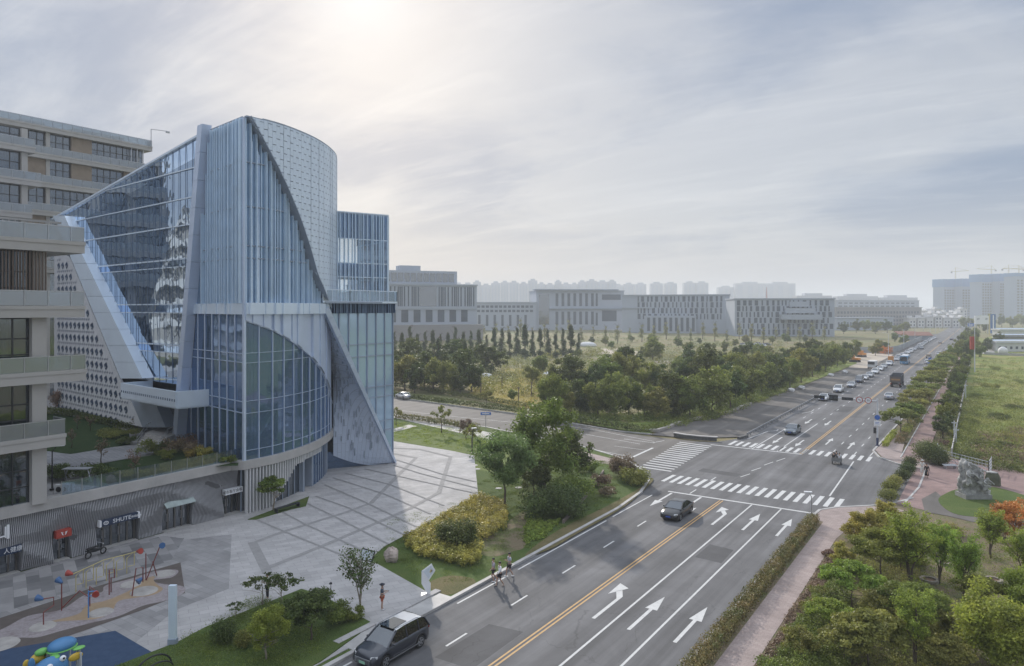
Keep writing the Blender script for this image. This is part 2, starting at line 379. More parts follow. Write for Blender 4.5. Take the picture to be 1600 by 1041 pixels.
M['winglass'] = glass('window_glass', (.75, .80, .86), .22, 0, (.035, .042, .05), .02)
M['railglass'] = glass('railing_glass', (.8, .88, .92), .12, .80, (.25, .28, .28), 0)
M['carglass'] = glass('car_glass', (.85, .9, .95), .12, 0, (.012, .013, .015), 0)
M['alu'] = pm('silver_panel', (.55, .63, .77), .4, .35, var=.07, scale=.35)
M['alu_lt'] = pm('pale_panel', (.66, .75, .85), .42, .2, var=.05, scale=.3)
M['alu_dk'] = pm('grey_blue_panel', (.30, .35, .43), .5, .2, var=.12, scale=.3)
M['fin'] = pm('louvre_blade', (.55, .69, .83), .4, .25, var=.1, scale=.5)
M['fin_dk'] = pm('dark_blue_spandrel', (.10, .15, .24), .35, .4, var=.2, scale=.5)
M['dark'] = pm('dark_interior', (.035, .04, .045), .8, var=.3)
M['interior'] = pm('interior_wall', (.16, .19, .22), .9, var=.3, scale=.3)
M['white'] = pm('white_plaster', (.62, .62, .62), .7, var=.08, scale=.6)
M['lattice'] = pm('lattice_panel', (.62, .63, .66), .6, var=.06)
M['slat'] = pm('grey_slat', (.36, .36, .375), .5, .3, var=.15, scale=.4)
M['apt'] = pm('apartment_render', (.40, .385, .365), .85, var=.08, scale=.2, bump=.1)
M['apt_dk'] = pm('apartment_fascia', (.27, .27, .27), .7, var=.12, scale=.3)
M['wood'] = pm('timber_panel', (.25, .195, .145), .7, var=.15, scale=1)
M['frame'] = pm('dark_window_frame', (.035, .037, .04), .4, .3, var=0)
M['steel'] = pm('steel', (.45, .46, .48), .35, .8, var=.1)
M['polewhite'] = pm('pole_white', (.55, .57, .60), .5, .1, var=.08)
M['black'] = pm('black_plastic', (.02, .02, .022), .5, var=0)
M['tyre'] = pm('tyre', (.022, .022, .022), .85, var=.2, scale=8)
M['rim'] = pm('wheel_rim', (.42, .43, .45), .3, .8, var=.05)
M['redlight'] = pm('tail_light', (.35, .02, .02), .2, var=0, coat=1); M['lamp'] = pm('head_light', (.7, .72, .75), .1, .3, var=0, coat=1)
M['amber'] = pm('amber', (.6, .25, .04), .3, var=0)
M['blueplate'] = pm('blue_plate', (.03, .08, .38), .5, var=0); M['greenplate'] = pm('green_plate', (.30, .55, .40), .5, var=0)
M['stone'] = pm('stone', (.36, .33, .30), .9, var=.25, scale=1.2, bump=.8, bscale=5)
M['statue'] = pm('statue_stone', (.32, .32, .31), .85, var=.6, scale=2.2, bump=1, bscale=7)
M['red'] = pm('red_paint', (.36, .05, .035), .5, var=.15); M['pipered'] = pm('pipe_red', (.19, .045, .04), .5, var=.2); M['blue'] = pm('blue_paint', (.04, .11, .25), .45, var=.1)
M['ypaint'] = pm('pale_yellow_paint', (.50, .42, .18), .5, var=.1); M['orange'] = pm('orange_paint', (.62, .25, .05), .5, var=.1)
M['signwhite'] = pm('sign_white', (.75, .76, .78), .5, var=0); M['signblue'] = pm('sign_blue', (.03, .12, .42), .4, var=0)
M['skin'] = pm('skin', (.42, .26, .19), .55, var=.05); M['hair'] = pm('hair', (.015, .012, .012), .6, var=.2)
# ================================================================ SETTING: ground, roads, pavements
def sheet(name, pts, mat, z=None):
    n = len(pts); zz = pts[0][2] if z is None else z; V2, _, F2 = cdt([Vector((p[0], p[1])) for p in pts], [], [list(range(n))], 1, 1e-4)[:3]
    mb = MB(); mb.add([(v.x, v.y, zz) for v in V2], [tuple(f) if (V2[f[1]]-V2[f[0]]).cross(V2[f[2]]-V2[f[0]]) > 0 else tuple(f[::-1]) for f in F2]); o = struct(name, mb, mat)
    return o
def raised(name, pts, mat, z0, z1):
    mb = MB(); mb.hexa(pts, z0, z1); return struct(name, mb, mat)
mb = MB(); mb.quad((-6500, -800, -.12), (4500, -800, -.12), (4500, 8500, -.12), (-6500, 8500, -.12)); struct('ground', mb, M['terrain'])
# the main road with its junction bulge
sheet('road', [(-30.2, -70), (-13.9, -70), (-13.9, 71), (-13.7, 74.5), (-12.5, 76.4), (-10.7, 78.1), (-9.0, 79.8), (-7.4, 82.5), (-6.4, 92), (-6.4, 100.5), (-9.5, 102.3), (-11.9, 105.6), (-13.2, 110),
               (-12.6, 140), (-12.4, 2600), (-31.2, 2600), (-31.2, 110), (-33.5, 104.5), (-36, 103.2), (-36.5, 82), (-33.5, 78), (-30.8, 71)], M['asphalt'], 0)
CS = [(-36.2, 81), (-37.7, 85.1), (-41.9, 87.1), (-47.4, 89.7), (-69, 95.6), (-92.1, 97.2), (-140, 110), (-480, 222)]
CN = [(-480, 244), (-160, 136), (-110, 115.6), (-73.5, 110.5), (-49.4, 104.0), (-43.8, 103.2), (-36, 103.4)]
sheet('cross_street', CS+CN, M['asphalt_old'], -.004)
sheet('side_road_apron', [(-31.3, 111), (-37.5, 105.5), (-44, 104.6), (-44.2, 117), (-41.2, 126), (-40.3, 162), (-39, 204), (-38.4, 282), (-46, 330), (-60, 352), (-60, 372), (-44, 372), (-36, 420), (-35, 640), (-31.3, 640)], M['asphalt_old'], .004)
mb = MB(); mb.ngon([(-38.4, 262, .012), (-48, 330, .012), (-72, 372, .012), (-60, 388, .012), (-42, 372, .012), (-33, 345, .012), (-33, 262, .012)]); struct('gravel_turnoff', mb, M['sand'])
# west side: island of lawn between plaza and streets, raised behind its kerb
ISL = [(-30.6, -70), (-30.6, 64), (-31.2, 71), (-32.6, 76.5), (-34.6, 80), (-36.7, 82.3), (-38.5, 84.3), (-42.0, 86.6), (-47.4, 89.3), (-69, 95.2), (-92, 96.8), (-140, 109), (-300, 160), (-300, 66), (-62, 60), (-62, -70)]
raised('island_lawn', ISL, M['lawn'], -.1, .10)
mb = MB(); K = [(-30.4, -70), (-30.4, 64), (-31.0, 71), (-32.4, 76.5), (-34.4, 80.1), (-36.6, 82.5), (-38.4, 84.5), (-42.0, 86.8), (-47.5, 89.5), (-69, 95.4), (-92, 97.0), (-140, 109.3)]
def kerb(mb, K, w, z0, z1):
    """mitred kerb run"""
    P = [Vector(p) for p in K]; Lf = []; Rt = []
    for i, p in enumerate(P):
        t = (P[min(i+1, len(P)-1)]-P[max(i-1, 0)]).normalized(); n = Vector((-t.y, t.x))*w/2
        Lf.append(p+n); Rt.append(p-n)
    vs = []; fs = []
    for a, b in zip(Lf, Rt): vs += [(a.x, a.y, z0), (a.x, a.y, z1), (b.x, b.y, z1), (b.x, b.y, z0)]
    for i in range(len(P)-1):
        o = i*4
        for k in range(4): fs.append((o+k, o+(k+1) % 4, o+4+(k+1) % 4, o+4+k))
    fs += [(0, 3, 2, 1), tuple(len(vs)-4+k for k in range(4))]
    mb.add(vs, fs)
kerb(mb, K, .32, -.05, .16); struct('kerb_of_island', mb, M['kerb'])
mb = MB(); kerb(mb, [(-43.9, 104.9), (-49.4, 104.4), (-73.5, 110.9), (-110, 116.0), (-160, 136.4), (-300, 183)], .3, -.05, .16); struct('kerb_of_cross_street', mb, M['kerb'])
Z1 = .14
PLZ = [G(612, 689, Z1), G(706, 704.5, Z1), G(741, 712, Z1), G(747, 772, Z1), G(631, 837, Z1), G(600, 854, Z1), G(577, 874, Z1), G(689, 937, Z1), (-30.9, 37.6), (-30.9, -20), (-60.3, -20), (-60.3, 42), (-66, 43), (-72, 50), (-74, 62), (-75, 75)]
raised('plaza_paving', PLZ, M['plaza'], -.08, Z1)
# paler/greyer field in front of the shops
sheet('shopfront_paving', [(-60.3, -20), (-60.3, 33.5), (-57.2, 34.2), (-55.0, 37.6), (-44.5, 30.2), (-44.2, 26), (-41.5, 21.5), (-39, 8), (-39, -20)], M['plaza2'], Z1+.004)
sheet('patchwork_paving', [(-59.6, -20), (-59.6, 34.0), (-57.4, 34.6), (-53.2, 31.0), (-53.3, 22), (-53.4, -20)], M['mixpave'], Z1+.008)
def strips(name, lines, w, mat, z):
    mb = MB()
    for L_ in lines:
        for a, b in zip(L_[:-1], L_[1:]):
            A = G(a[0], a[1], Z1); B = G(b[0], b[1], Z1); t = (B-A).normalized()*w*.45
            mb_u = (B-A); n = Vector((-mb_u.y, mb_u.x, 0)).normalized()*w/2; A = A-t; B = B+t
            mb.quad((*(A-n).xy, z), (*(B-n).xy, z), (*(B+n).xy, z), (*(A+n).xy, z)); z += .0012
    return struct(name, mb, mat)
strips('paving_band', [[(395, 849), (417, 893)]], .75, M['band'], Z1+.012)
strips('paving_band', [[(395, 849), (440, 832), (540, 801), (580, 786), (621, 744), (650, 715.6), (615, 709)], [(417, 888), (500, 855), (590, 817), (640, 795), (686, 770), (704, 714), (655, 702), (613, 700.6)]], .5, M['band'], Z1+.014)
rays = [[(403, 813), (440, 829), (548, 873)], [(433, 796), (478, 820), (580, 866)], [(480, 787), (524, 808), (606, 850)], [(494, 776), (545, 794), (632, 836)], [(508, 758), (575, 787), (650, 823)],
        [(521, 747), (600, 772), (672, 803)], [(540, 740), (608, 757), (693, 790)], [(570, 733), (625, 745), (742, 771)], [(615, 727), (660, 741), (745, 763)], [(620, 719), (690, 741), (743, 753)]]
strips('paving_stripe', rays, .22, M['band'], Z1+.026)
mb = MB(); mb.hexa([(-30.55, 28.8), (-30.55, 37.9), (-31.6, 37.9), (-31.6, 28.8)], .02, .145); struct('plaza_step', mb, M['kerb'])
mb = MB(); mb.hexa([(-31.7, 28.8), (-31.7, 38.2), (-32.2, 38.2), (-32.2, 28.8)], .12, .22); struct('plaza_upper_step', mb, M['plaza'])
# shaped lawn bed near the parked car
BED = [G(277, 1003, .2), G(320, 980, .2), G(471, 920, .2), G(500, 928, .2), G(583, 974, .2)]+[Vector((-31.0, 26.9, .2)), Vector((-31.0, 10, .2)), Vector((-40.5, 10, .2))]
raised('garden_bed_lawn', BED, M['lawn'], .0, .2)
# rubber play surfaces
pl = lambda pts, z: [G(a/3.457, 740+b/3.457, z) for a, b in pts]
sheet('brown_play_surface', pl([(0, 780), (250, 700), (520, 610), (975, 480), (1000, 645), (760, 740), (450, 850), (0, 1000), (-500, 1160), (-500, 900)], .16), ground_mat('brown_rubber', [(.3, (.10, .085, .078)), (.7, (.13, .11, .10))], 1.5, bump=.2, bs=40), .156)
def blob(pts, n=6):
    P = [Vector(p[:2]) for p in pts]; out = []
    for i in range(len(P)):
        a, b, c, d = P[i-1], P[i], P[(i+1) % len(P)], P[(i+2) % len(P)]
        for k in range(n):
            t = k/n; out.append(.5*((2*b)+(c-a)*t+(2*a-5*b+4*c-d)*t*t+(3*b-3*c+d-a)*t**3))
    return out
sheet('marbled_play_surface', blob(pl([(0, 845), (150, 770), (330, 735), (450, 660), (550, 640), (570, 605), (700, 570), (850, 525), (960, 522), (930, 560), (830, 575), (870, 595), (990, 610), (985, 650), (880, 690), (770, 715), (640, 770), (480, 810), (330, 850), (200, 885), (90, 890), (40, 940), (-150, 1000), (-300, 960)], .16)), ground_mat('marbled_rubber', [(.3, (.17, .13, .13)), (.45, (.29, .265, .27)), (.6, (.33, .30, .305)), (.72, (.22, .17, .165))], 1.2, [(.4, (.20, .16, .16)), (.6, (.33, .30, .31))], 5, .4, bump=.1, bs=30), .160)
sheet('orange_play_path', blob(pl([(270, 800), (420, 760), (470, 710), (560, 690), (640, 660), (720, 620), (780, 570), (870, 545), (830, 570), (850, 600), (880, 625), (830, 655), (740, 670), (640, 690), (600, 750), (520, 785), (380, 795)], .16)), ground_mat('orange_rubber', [(.3, (.30, .22, .14)), (.7, (.36, .27, .18))], 2, bump=.1), .164)
for c, r in (((230, 828), .75), ((545, 752), .75), ((705, 600), .7), ((778, 636), .9), ((890, 543), .75), ((0, 925), 1.0)):
    p = G(c[0]/3.457, 740+c[1]/3.457, .16); mb = MB(); mb.cyl(p, r, .165, .23, 20, r*.9); o = mb.build('play_mound', pm('pale_rubber', (.36, .34, .32), .8, var=.2)); tag(o, kind='structure')
sheet('blue_play_surface', [G(0, 1016, .16), G(180, 985.5, .16), G(282, 1045, .16), G(240, 1150, .16), G(-100, 1150, .16)], ground_mat('blue_rubber', [(.3, (.035, .06, .11)), (.7, (.05, .08, .14))], 2, bump=.1, bs=40), .157)
# east side: pavement, verge, park
sheet('east_pavement', [(-12.55, -70), (-10.7, -70), (-10.7, 66), (-10.2, 71), (-9.0, 75), (-6.5, 79.0), (-8.2, 79.6), (-10.4, 78.3), (-12.1, 76.8), (-13.4, 74.9), (-13.6, 72.4), (-13.0, 70.8), (-12.55, 70.6)], M['pinkpave'], .12)
mb = MB(); kerb(mb, [(-13.85, -70), (-13.85, 70.5), (-13.6, 74.6), (-12.4, 76.5), (-10.5, 78.3), (-8.9, 79.8), (-7.4, 82.3), (-6.3, 84.8)], .26, -.05, .15); struct('kerb_of_east_pavement', mb, M['kerb'])
raised('park_lawn', [(-13.7, -70), (120, -70), (120, 84), (6, 84), (-6.6, 83.4), (-7.5, 81.9), (-9.1, 79.4), (-10.7, 78.0), (-12.4, 76.3), (-13.6, 74.2), (-13.75, 72)], M['soil'], -.1, .10)
raised('park_grass', [G(1300, 880, .1), G(1330, 838, .1), G(1400, 830, .1), G(1440, 870, .1), G(1440, 960, .1), G(1500, 1041, .1), G(1440, 1300, .1), G(1200, 1300, .1), G(1230, 990, .1)], M['lawn_dry'], .05, .112)
# red pavement plaza of the statue and the pavement going north
sheet('red_pavement', [G(1401, 787, .11), G(1431, 731, .11), (-6.2, 104.5), (-9.3, 107), (-9.3, 600), (-6.6, 600), (-6.6, 123), (-5.4, 110), (1.5, 108), (7, 101), (25, 90), (25, 84), (8, 88.5), (3, 91), (-2, 90.5), (-4.2, 87), (-3.6, 82.4), (-4.5, 80)], M['redpave'], .125)
sheet('corner_pavement', [(-12.9, 110.5), (-11.5, 105.8), (-9.3, 102.7), (-6.3, 100.8), (-5.6, 103.5), (-6.2, 104.8), (-9.4, 107.2), (-9.9, 118), (-11.6, 128), (-12.1, 128)], M['pinkpave'], .129)
mb = MB(); kerb(mb, [(-12.35, 400), (-12.5, 140), (-13.05, 110), (-11.8, 105.6), (-9.4, 102.5), (-6.4, 100.6)], .26, -.05, .16); struct('kerb_of_corner', mb, M['kerb'])
mb = MB(); kerb(mb, [(-6.9, 81.6), (-6.15, 90), (-6.1, 100.2)], .2, -.05, .16)
kerb(mb, [(-9.4, 106.8), (-9.4, 420)], .16, .05, .17); struct('kerb_of_pavement_edge', mb, M['kerb'])
sheet('verge', [(-12.4, 128.5), (-12.3, 600), (-9.5, 600), (-9.5, 119), (-9.8, 119)], M['soil'], .10)
sheet('grass_field', [(-6.5, 600), (-3.9, 118), (-3.4, 110.8), (2, 109), (9, 101.5), (40, 88), (260, 88), (260, 900), (30, 900), (-1, 560)], M['field'], .06)
sheet('pale_path', [G(1445, 800, .13), G(1480, 806, .13), G(1530, 818, .13), G(1600, 828, .13), G(1660, 836, .13), G(1660, 826, .13), G(1600, 818, .13), G(1500, 800, .13), G(1462, 768, .13), G(1440, 780, .13)], M['asphalt_old'], .135)
raised('statue_lawn', blob([G(*p, .15) for p in [(1466, 782), (1480, 770), (1500, 764), (1545, 760), (1595, 772), (1640, 790), (1610, 806), (1540, 808), (1490, 802)]], 5), M['lawn'], .05, .15)
sheet('turnaround_slab', [G(1532, 545), G(1552, 545), G(1555, 553), G(1530, 553)], M['concrete'], .09)
# waste ground north-west
sheet('golden_field', [G(730, 592), G(800, 576), G(860, 580), G(885, 600), G(850, 640), G(818, 642), G(735, 618)], M['goldfield'], .02)
for q in ([(930, 545), (985, 545), (1010, 556), (990, 562), (935, 553)], [(975, 566), (1045, 564), (1050, 570), (985, 577)], [(905, 512), (1290, 522), (1290, 524.5), (905, 515)], [(760, 508), (840, 511), (838, 514), (765, 512)]):
    sheet('dirt_track', [G(a, b) for a, b in q], M['sand'], .03)
sheet('verge_of_north_road', [(-44.6, 105), (-44.6, 117), (-41.6, 126.5), (-40.7, 162), (-39.4, 204), (-38.8, 282), (-42, 300), (-48, 282), (-52, 160), (-56, 118), (-70, 112.5), (-50, 106)], ground_mat('verge_grass', [(.3, (.10, .15, .03)), (.5, (.17, .21, .05)), (.7, (.24, .19, .11))], .25, bump=.8), .03)
# dark water / paving cracks left out; painted markings
for i, q in enumerate(([(-26.2, 31), (-23.6, 31.1), (-23.7, 36.5), (-26.1, 36.2)], [(-19.4, 55.2), (-17.2, 55), (-17.3, 58.6), (-19.4, 58.9)], [(-29.4, 84.5), (-24.5, 84.2), (-24.4, 86), (-29.3, 86.4)], [(-16.4, 31), (-14.1, 31), (-14.1, 33.2), (-16.4, 33)], [(-24.6, 148), (-21.9, 148), (-21.9, 157), (-24.6, 157)])):
    sheet('road_patch', q, asphalt('patch_asphalt', (.078, .078, .082), .05) if i == 0 else bpy.data.materials['patch_asphalt'], .003)
mk = MB(); Zm = .006
def pline(mb, x0, y0, x1, y1, w, z=Zm):
    d = Vector((x1-x0, y1-y0)); n = Vector((-d.y, d.x)).normalized()*w/2
    mb.quad((x0-n.x, y0-n.y, z), (x1-n.x, y1-n.y, z), (x1+n.x, y1+n.y, z), (x0+n.x, y0+n.y, z))
def paint(name, mb, mat=M['paint']): return struct(name, mb, mat)
for x in (-19.75, -16.9): pline(mk, x, -60, x, 73.1, .15)
pline(mk, -29.75, -60, -29.75, 28, .14)
for a, b in ((37.5, 43.5), (45, 60), (61.5, 71)): pline(mk, -29.7, a, -29.65, b, .14)
for k in range(-6, 5): pline(mk, -26.5, 39.3-6.9*k*1.0+0, -26.5, 41.3-6.9*k, .14)
pline(mk, -28.8, 73.4, -13.4, 73.4, .34); pline(mk, -13.6, 73.4, -13.35, 70.6, .18)
for y in (32.6, 25.5, 18.4): pline(mk, -19.75, y, -19.75, y, .1)
for k in range(6): pline(mk, -22.2-.15*0, -1, -22.2, -1, .1)
# far half
pline(mk, -33.5, 102.05, -20.9, 102.2, .34)
pline(mk, -24.2, 102.2, -24.2, 131, .15); pline(mk, -27.6, 102.2, -27.6, 128, .15)
for x in (-17.6, -14.9):
    for k in range(60): pline(mk, x, 106+k*7.0, x, 108.2+k*7.0, .14)
for x in (-24.2, -27.6):
    for k in range(55): pline(mk, x, 136+k*7.0, x, 138.2+k*7.0, .14)
pline(mk, -13.0, 106.2, -12.9, 111, .15)
pline(mk, -13.8, 81.2, -14.3, 101.2, .17)
for a, b in (((1157, 745.5), (1172, 740.5)), ((1174, 748-12), (1189, 731)), ((1194, 733-6), (1208, 722)), ((1213, 724-3), (1227, 716))):
    A = G(*a); B = G(*b); pline(mk, A.x, A.y, B.x, B.y, .13)
for L_ in ([(1010, 694), (1060, 680), (1100, 676)], [(1005, 668.5), (975, 676)]):
    pass
for a, b in (((1017, 704), (1052, 696)),): pass
A = G(1075, 693); 
paint('lane_marking', mk)
xw = MB()
for k in range(20): x = -31.0+k*.975; pline(xw, x, 77.3-.04*k, x+.02, 81.0-.02*k, .46)
paint('near_crossing', xw)
xw = MB()
for k in range(19): x = -31.2+k*1.02; pline(xw, x, 103.4-.06*k, x+.02, 107.0-.07*k, .46)
paint('far_crossing', xw)
xw = MB()
for k in range(15):
    t = k/14; A = Vector((-36.2, 82.8)).lerp(Vector((-38.0, 101.3)), t); B = Vector((-32.0, 82.6)).lerp(Vector((-33.0, 100.8)), t); pline(xw, A.x, A.y, B.x, B.y, .42)
paint('west_crossing', xw)
cm = MB()
def gl(mb, pts, w):
    for a, b in zip(pts[:-1], pts[1:]):
        A = G(*a); B = G(*b); pline(mb, A.x, A.y, B.x, B.y, w)
gl(cm, [(985, 716), (1020, 700)], .36)
gl(cm, [(640, 664), (700, 669), (765, 677), (900, 697), (985, 714)], .13); gl(cm, [(900, 676), (1000, 694)], .13)
gl(cm, [(612, 640), (700, 650), (800, 660), (880, 671)], .13); gl(cm, [(885, 666), (930, 672), (1022, 690)], .13); gl(cm, [(975, 686), (1023, 692.5)], .16)
gl(cm, [(1012, 704), (960, 697)], .13)
paint('cross_street_marking', cm)
zz = MB()
gl(zz, [(1168, 686), (1200, 674), (1214, 673), (1216, 671)], .16); gl(zz, [(1200, 694-8), (1232, 670)], .0001)
gl(zz, [(1253, 646), (1268, 643), (1272, 640)], .14); gl(zz, [(1020, 692), (1038, 688.5)], .16)
gl(zz, [(1160, 690), (1200, 684)], .0001)
paint('zigzag_marking', zz)
yl = MB()
for dx in (0, .32): pline(yl, -23.25+dx, -60, -22.95+dx*.9, 73.0, .13)
for dx in (0, .30): pline(yl, -21.2+dx, 102.4, -20.8+dx, 2000, .14)
paint('yellow_centre_line', yl, M['yellow'])
def arrow(mb, x, y, s=1, kind='up', w=.22):
    """arrow pointing along +y (s=-1 points back)"""
    def q(*p): mb.ngon([(x+a*s, y+b*s, Zm) for a, b in p])
    if kind == 'up': q((-.12, 0), (.12, 0), (.12, 3.6), (-.12, 3.6)); q((-.42, 3.6), (.42, 3.6), (0, 6.0))
    if kind == 'left': q((-.12, 0), (.12, 0), (.12, 4.2), (-.12, 3.7)); q((-.12, 3.7), (.12, 4.2), (-.42, 5.3), (-.66, 4.8)); q((-.15, 5.75), (-.95, 4.1), (-1.05, 6.3))
    if kind == 'upright': q((-.12, 0), (.12, 0), (.12, 3.6), (-.12, 3.6)); q((-.42, 3.6), (.42, 3.6), (0, 6.0)); q((.12, 1.6), (.5, 2.4), (.5, 2.9), (.12, 2.1)); q((.4, 2.1), (.9, 2.9), (.4, 3.4))
for x, y, s, k in ((-21.0, 40.6, 1, 'left'), (-18.45, 40.4, 1, 'up'), (-15.45, 40.4, 1, 'up'), (-21.0, 64.3, 1, 'left'), (-18.2, 64.3, 1, 'up'), (-15.25, 64.3, 1, 'up'),
                   (-28.2, 72.9, -1, 'up'), (-25.0, 73.0, -1, 'left'), (-19.5, 111.5, 1, 'up'), (-16.3, 110, 1, 'up'), (-22.9, 113.5, -1, 'up'), (-26.2, 114, -1, 'up'), (-22.8, 135.5, -1, 'up'), (-26, 135.5, -1, 'up'),
                   (-18.45, 14, 1, 'up'), (-15.45, 14, 1, 'up')):
    mb = MB(); arrow(mb, x, y, s, k); paint('arrow_marking', mb)
mb = MB()
for k in range(-5, 5): pline(mb, -26.5, 25.6-6.9*k-200, -26.5, 27-6.9*k-200, .1)
# ================================================================ TOWER
def cr(P, step):
    P = [Vector(p) for p in P]; P = [2*P[0]-P[1]]+P+[2*P[-1]-P[-2]]; out = []
    for i in range(1, len(P)-2):
        a, b, c, d = P[i-1:i+3]; n = max(2, int((c-b).length/.2))
        for k in range(n):
            t = k/n; out.append(.5*((2*b)+(c-a)*t+(2*a-5*b+4*c-d)*t*t+(3*b-3*c+d-a)*t**3))
    out.append(P[-2]); res = [out[0]]; acc = 0
    for a, b in zip(out[:-1], out[1:]):
        L_ = (b-a).length; t = step-acc
        while t <= L_: res.append(a.lerp(b, t/L_)); t += step
        acc = L_-(t-step)
    return res
STEP = .8
CV = cr([(-59.5, 42.0), (-59.42, 45.2), (-60.15, 48.5), (-61.4, 51.8), (-63.4, 55.3), (-66.0, 58.6), (-69.6, 61.6), (-74.5, 63.9), (-80.5, 65.0)], STEP)
NC = len(CV)
def cv(s):
    i = min(max(s/STEP, 0), NC-1.001); k = int(i); return CV[k].lerp(CV[k+1], i-k)
def cn(s):
    t = (cv(s+.3)-cv(s-.3 if s > .3 else 0)).normalized(); return Vector((t.y, -t.x))
def cvo(s, off): return cv(s)+cn(s)*off
def interp(x, T):
    if x <= T[0][0]: return T[0][1]
    for (a, b), (c, d) in zip(T[:-1], T[1:]):
        if x <= c: return b+(d-b)*(x-a)/(c-a)
    return T[-1][1]
ZT = 38.45
TE = [(0.3, 38.4), (3.8, 33.1), (6.6, 29.1), (8.4, 26.2), (9.9, 23.6), (13.0, 20.9), (14.5, 20.0)]
TA = [(0, 18.85), (3.2, 17.8), (6.6, 16.3), (9.9, 14.7), (13, 12.9), (16, 10.6), (18.5, 8.4)]
ze = lambda s: interp(s, TE); za = lambda s: interp(s, TA)
TW = thing('glass_tower', 'angular blue glass tower with slanted silver beams and a pale curved drum', 'building', (-60, 43, 5.1))
U1 = Vector((-1.0, .17)).normalized(); A0 = Vector((-59.5, 42.0))          # left louvred face
U2 = Vector((-1.0, .095)).normalized(); B0 = A0+U1*9.6                     # big glass face
N1 = Vector((U1.y, -U1.x)); N1 = N1 if N1.y < 0 else -N1
N2 = Vector((U2.y, -U2.x)); N2 = N2 if N2.y < 0 else -N2
def wallquad(mb, a, b, za0, za1, zb0, zb1): mb.quad((a.x, a.y, za0), (b.x, b.y, zb0), (b.x, b.y, zb1), (a.x, a.y, za1))
# --- podium-level curved glass below the arch
g = MB(); s = 0
while s < 21:
    a, b = cv(s), cv(s+STEP); wallquad(g, a, b, 5.3, za(s), 5.3, za(s+STEP)); s += STEP
g.build('curved_lower_glass', M['seeglass'], TW)
mul = MB(); s = 0
while s < 21:
    p = cvo(s, .06); mul.bar((p.x, p.y, 5.2), (p.x, p.y, za(s)+.05), .075, .12); s += 1.6
mul.build('mullion', M['alu'], TW)
M['spandrel'] = glass('spandrel_glass', (.5, .68, .92), .3, 0, (.12, .18, .26), .01)
for z0, z1 in ((5.3, 6.15), (9.85, 10.95), (14.75, 15.6)):
    s = 0; bd = MB()
    while s < 21:
        h1 = min(z1, za(s+STEP)-.05)
        if h1 > z0:
            a, b = cvo(s, -.14), cvo(s+STEP, -.14); wallquad(bd, a, b, z0, h1, z0, h1)
        s += STEP
    bd.build('floor_spandrel', M['spandrel'], TW)
for z in (5.25, 6.2, 9.8, 11.0, 14.7, 15.65):
    s = 0; tr = MB()
    while s < 21:
        if z < za(s+STEP): a, b = cvo(s, .04), cvo(s+STEP, .04); tr.bar((a.x, a.y, z), (b.x, b.y, z), .04, .04)
        s += STEP
    tr.build('transom', M['alu'], TW)
s = 0; tr = MB()
while s < 21:
    a, b = cvo(s, .1), cvo(s+STEP, .1); tr.bar((a.x, a.y, za(s)), (b.x, b.y, za(s+STEP)), .22, .14); s += STEP
tr.build('arch_trim', M['alu'], TW)
# --- slatted skirt between arch and band, and the band itself
def fins(mb, s0, s1, f0, f1, off, dmin, dmax, pmin, pmax, w=.07, back=None, rnd=random.Random(5)):
    s = s0
    while s < s1:
        p = cvo(s, off); n = cn(s); dd = rnd.uniform(dmin, dmax); z0, z1 = f0(s), f1(s)
        if z1-z0 > .3:
            q = p+n*dd; t = Vector((-n.y, n.x))*w/2
            mb.hexa([p-t, q-t, q+t, p+t], z0, z1)
        s += rnd.uniform(pmin, pmax)
sk = MB(); rr = random.Random(3); s = 0
while s < 16.5:
    w = rr.choice((.4, .4, .8, .4)); z = za(s+w/2)-.1; col = []
    o1 = rr.choice((.10, .22, .34))
    a, b = cvo(s, o1), cvo(s+w, o1); zz_ = za(s)
    wallquad(sk, a, b, za(s), 19.45, za(s+w), 19.45)
    c_ = cvo(s, -.05); wallquad(sk, c_, a, za(s), 19.45, za(s), 19.45); c_ = cvo(s+w, -.05); wallquad(sk, b, c_, za(s+w), 19.45, za(s+w), 19.45)
    s += w
sk.build('skirt_cladding', M['alu'], TW)
bn = MB(); s = -.05
while s < 14.6:
    w = rr.choice((.3, .45, .6)); o1 = rr.choice((.5, .6, .72)); a, b = cvo(s, o1), cvo(s+w, o1)
    bn.hexa([cvo(s, -.1), a, b, cvo(s+w, -.1)], 19.42, 20.55); s += w
s = 0
while s < 12.3:
    w = rr.choice((.3, .45, .6)); o1 = rr.choice((.12, .2, .3)); a = A0+U1*s; b = A0+U1*(s+w)
    bn.hexa([a-N1*.2, a+N1*o1, b+N1*o1, b-N1*.2], 19.42, 20.5); s += w
bn.build('louvred_band', M['alu_lt'], TW)
# --- upper louvre screen right of the corner up to the slanted edge
gb = MB(); s = 0
while s < 14:
    a, b = cv(s), cv(min(s+STEP, 14.0)); wallquad(gb, a, b, 20.5, max(20.5, min(ZT-.1, ze(s)+1.5)), 20.5, max(20.5, min(ZT-.1, ze(s+STEP)+1.5))); s += STEP
gb.build('curved_upper_glass', M['blueglass'], TW)
fn = MB(); fins(fn, .05, 13.2, lambda s: 20.5, lambda s: min(ZT-.1, ze(s)+1.3), .02, .10, .40, .22, .66, .09); fn.build('louvre_screen', M['fin'], TW)
for z in (24.9, 26.1, 29.9, 34.2):
    s = 0; lv = MB()
    while s < 13:
        if z < ze(s+STEP)-.2: a, b = cvo(s, .1), cvo(s+STEP, .1); lv.bar((a.x, a.y, z), (b.x, b.y, z), .1, .1)
        s += STEP
    lv.build('screen_rail', M['alu_dk'], TW)
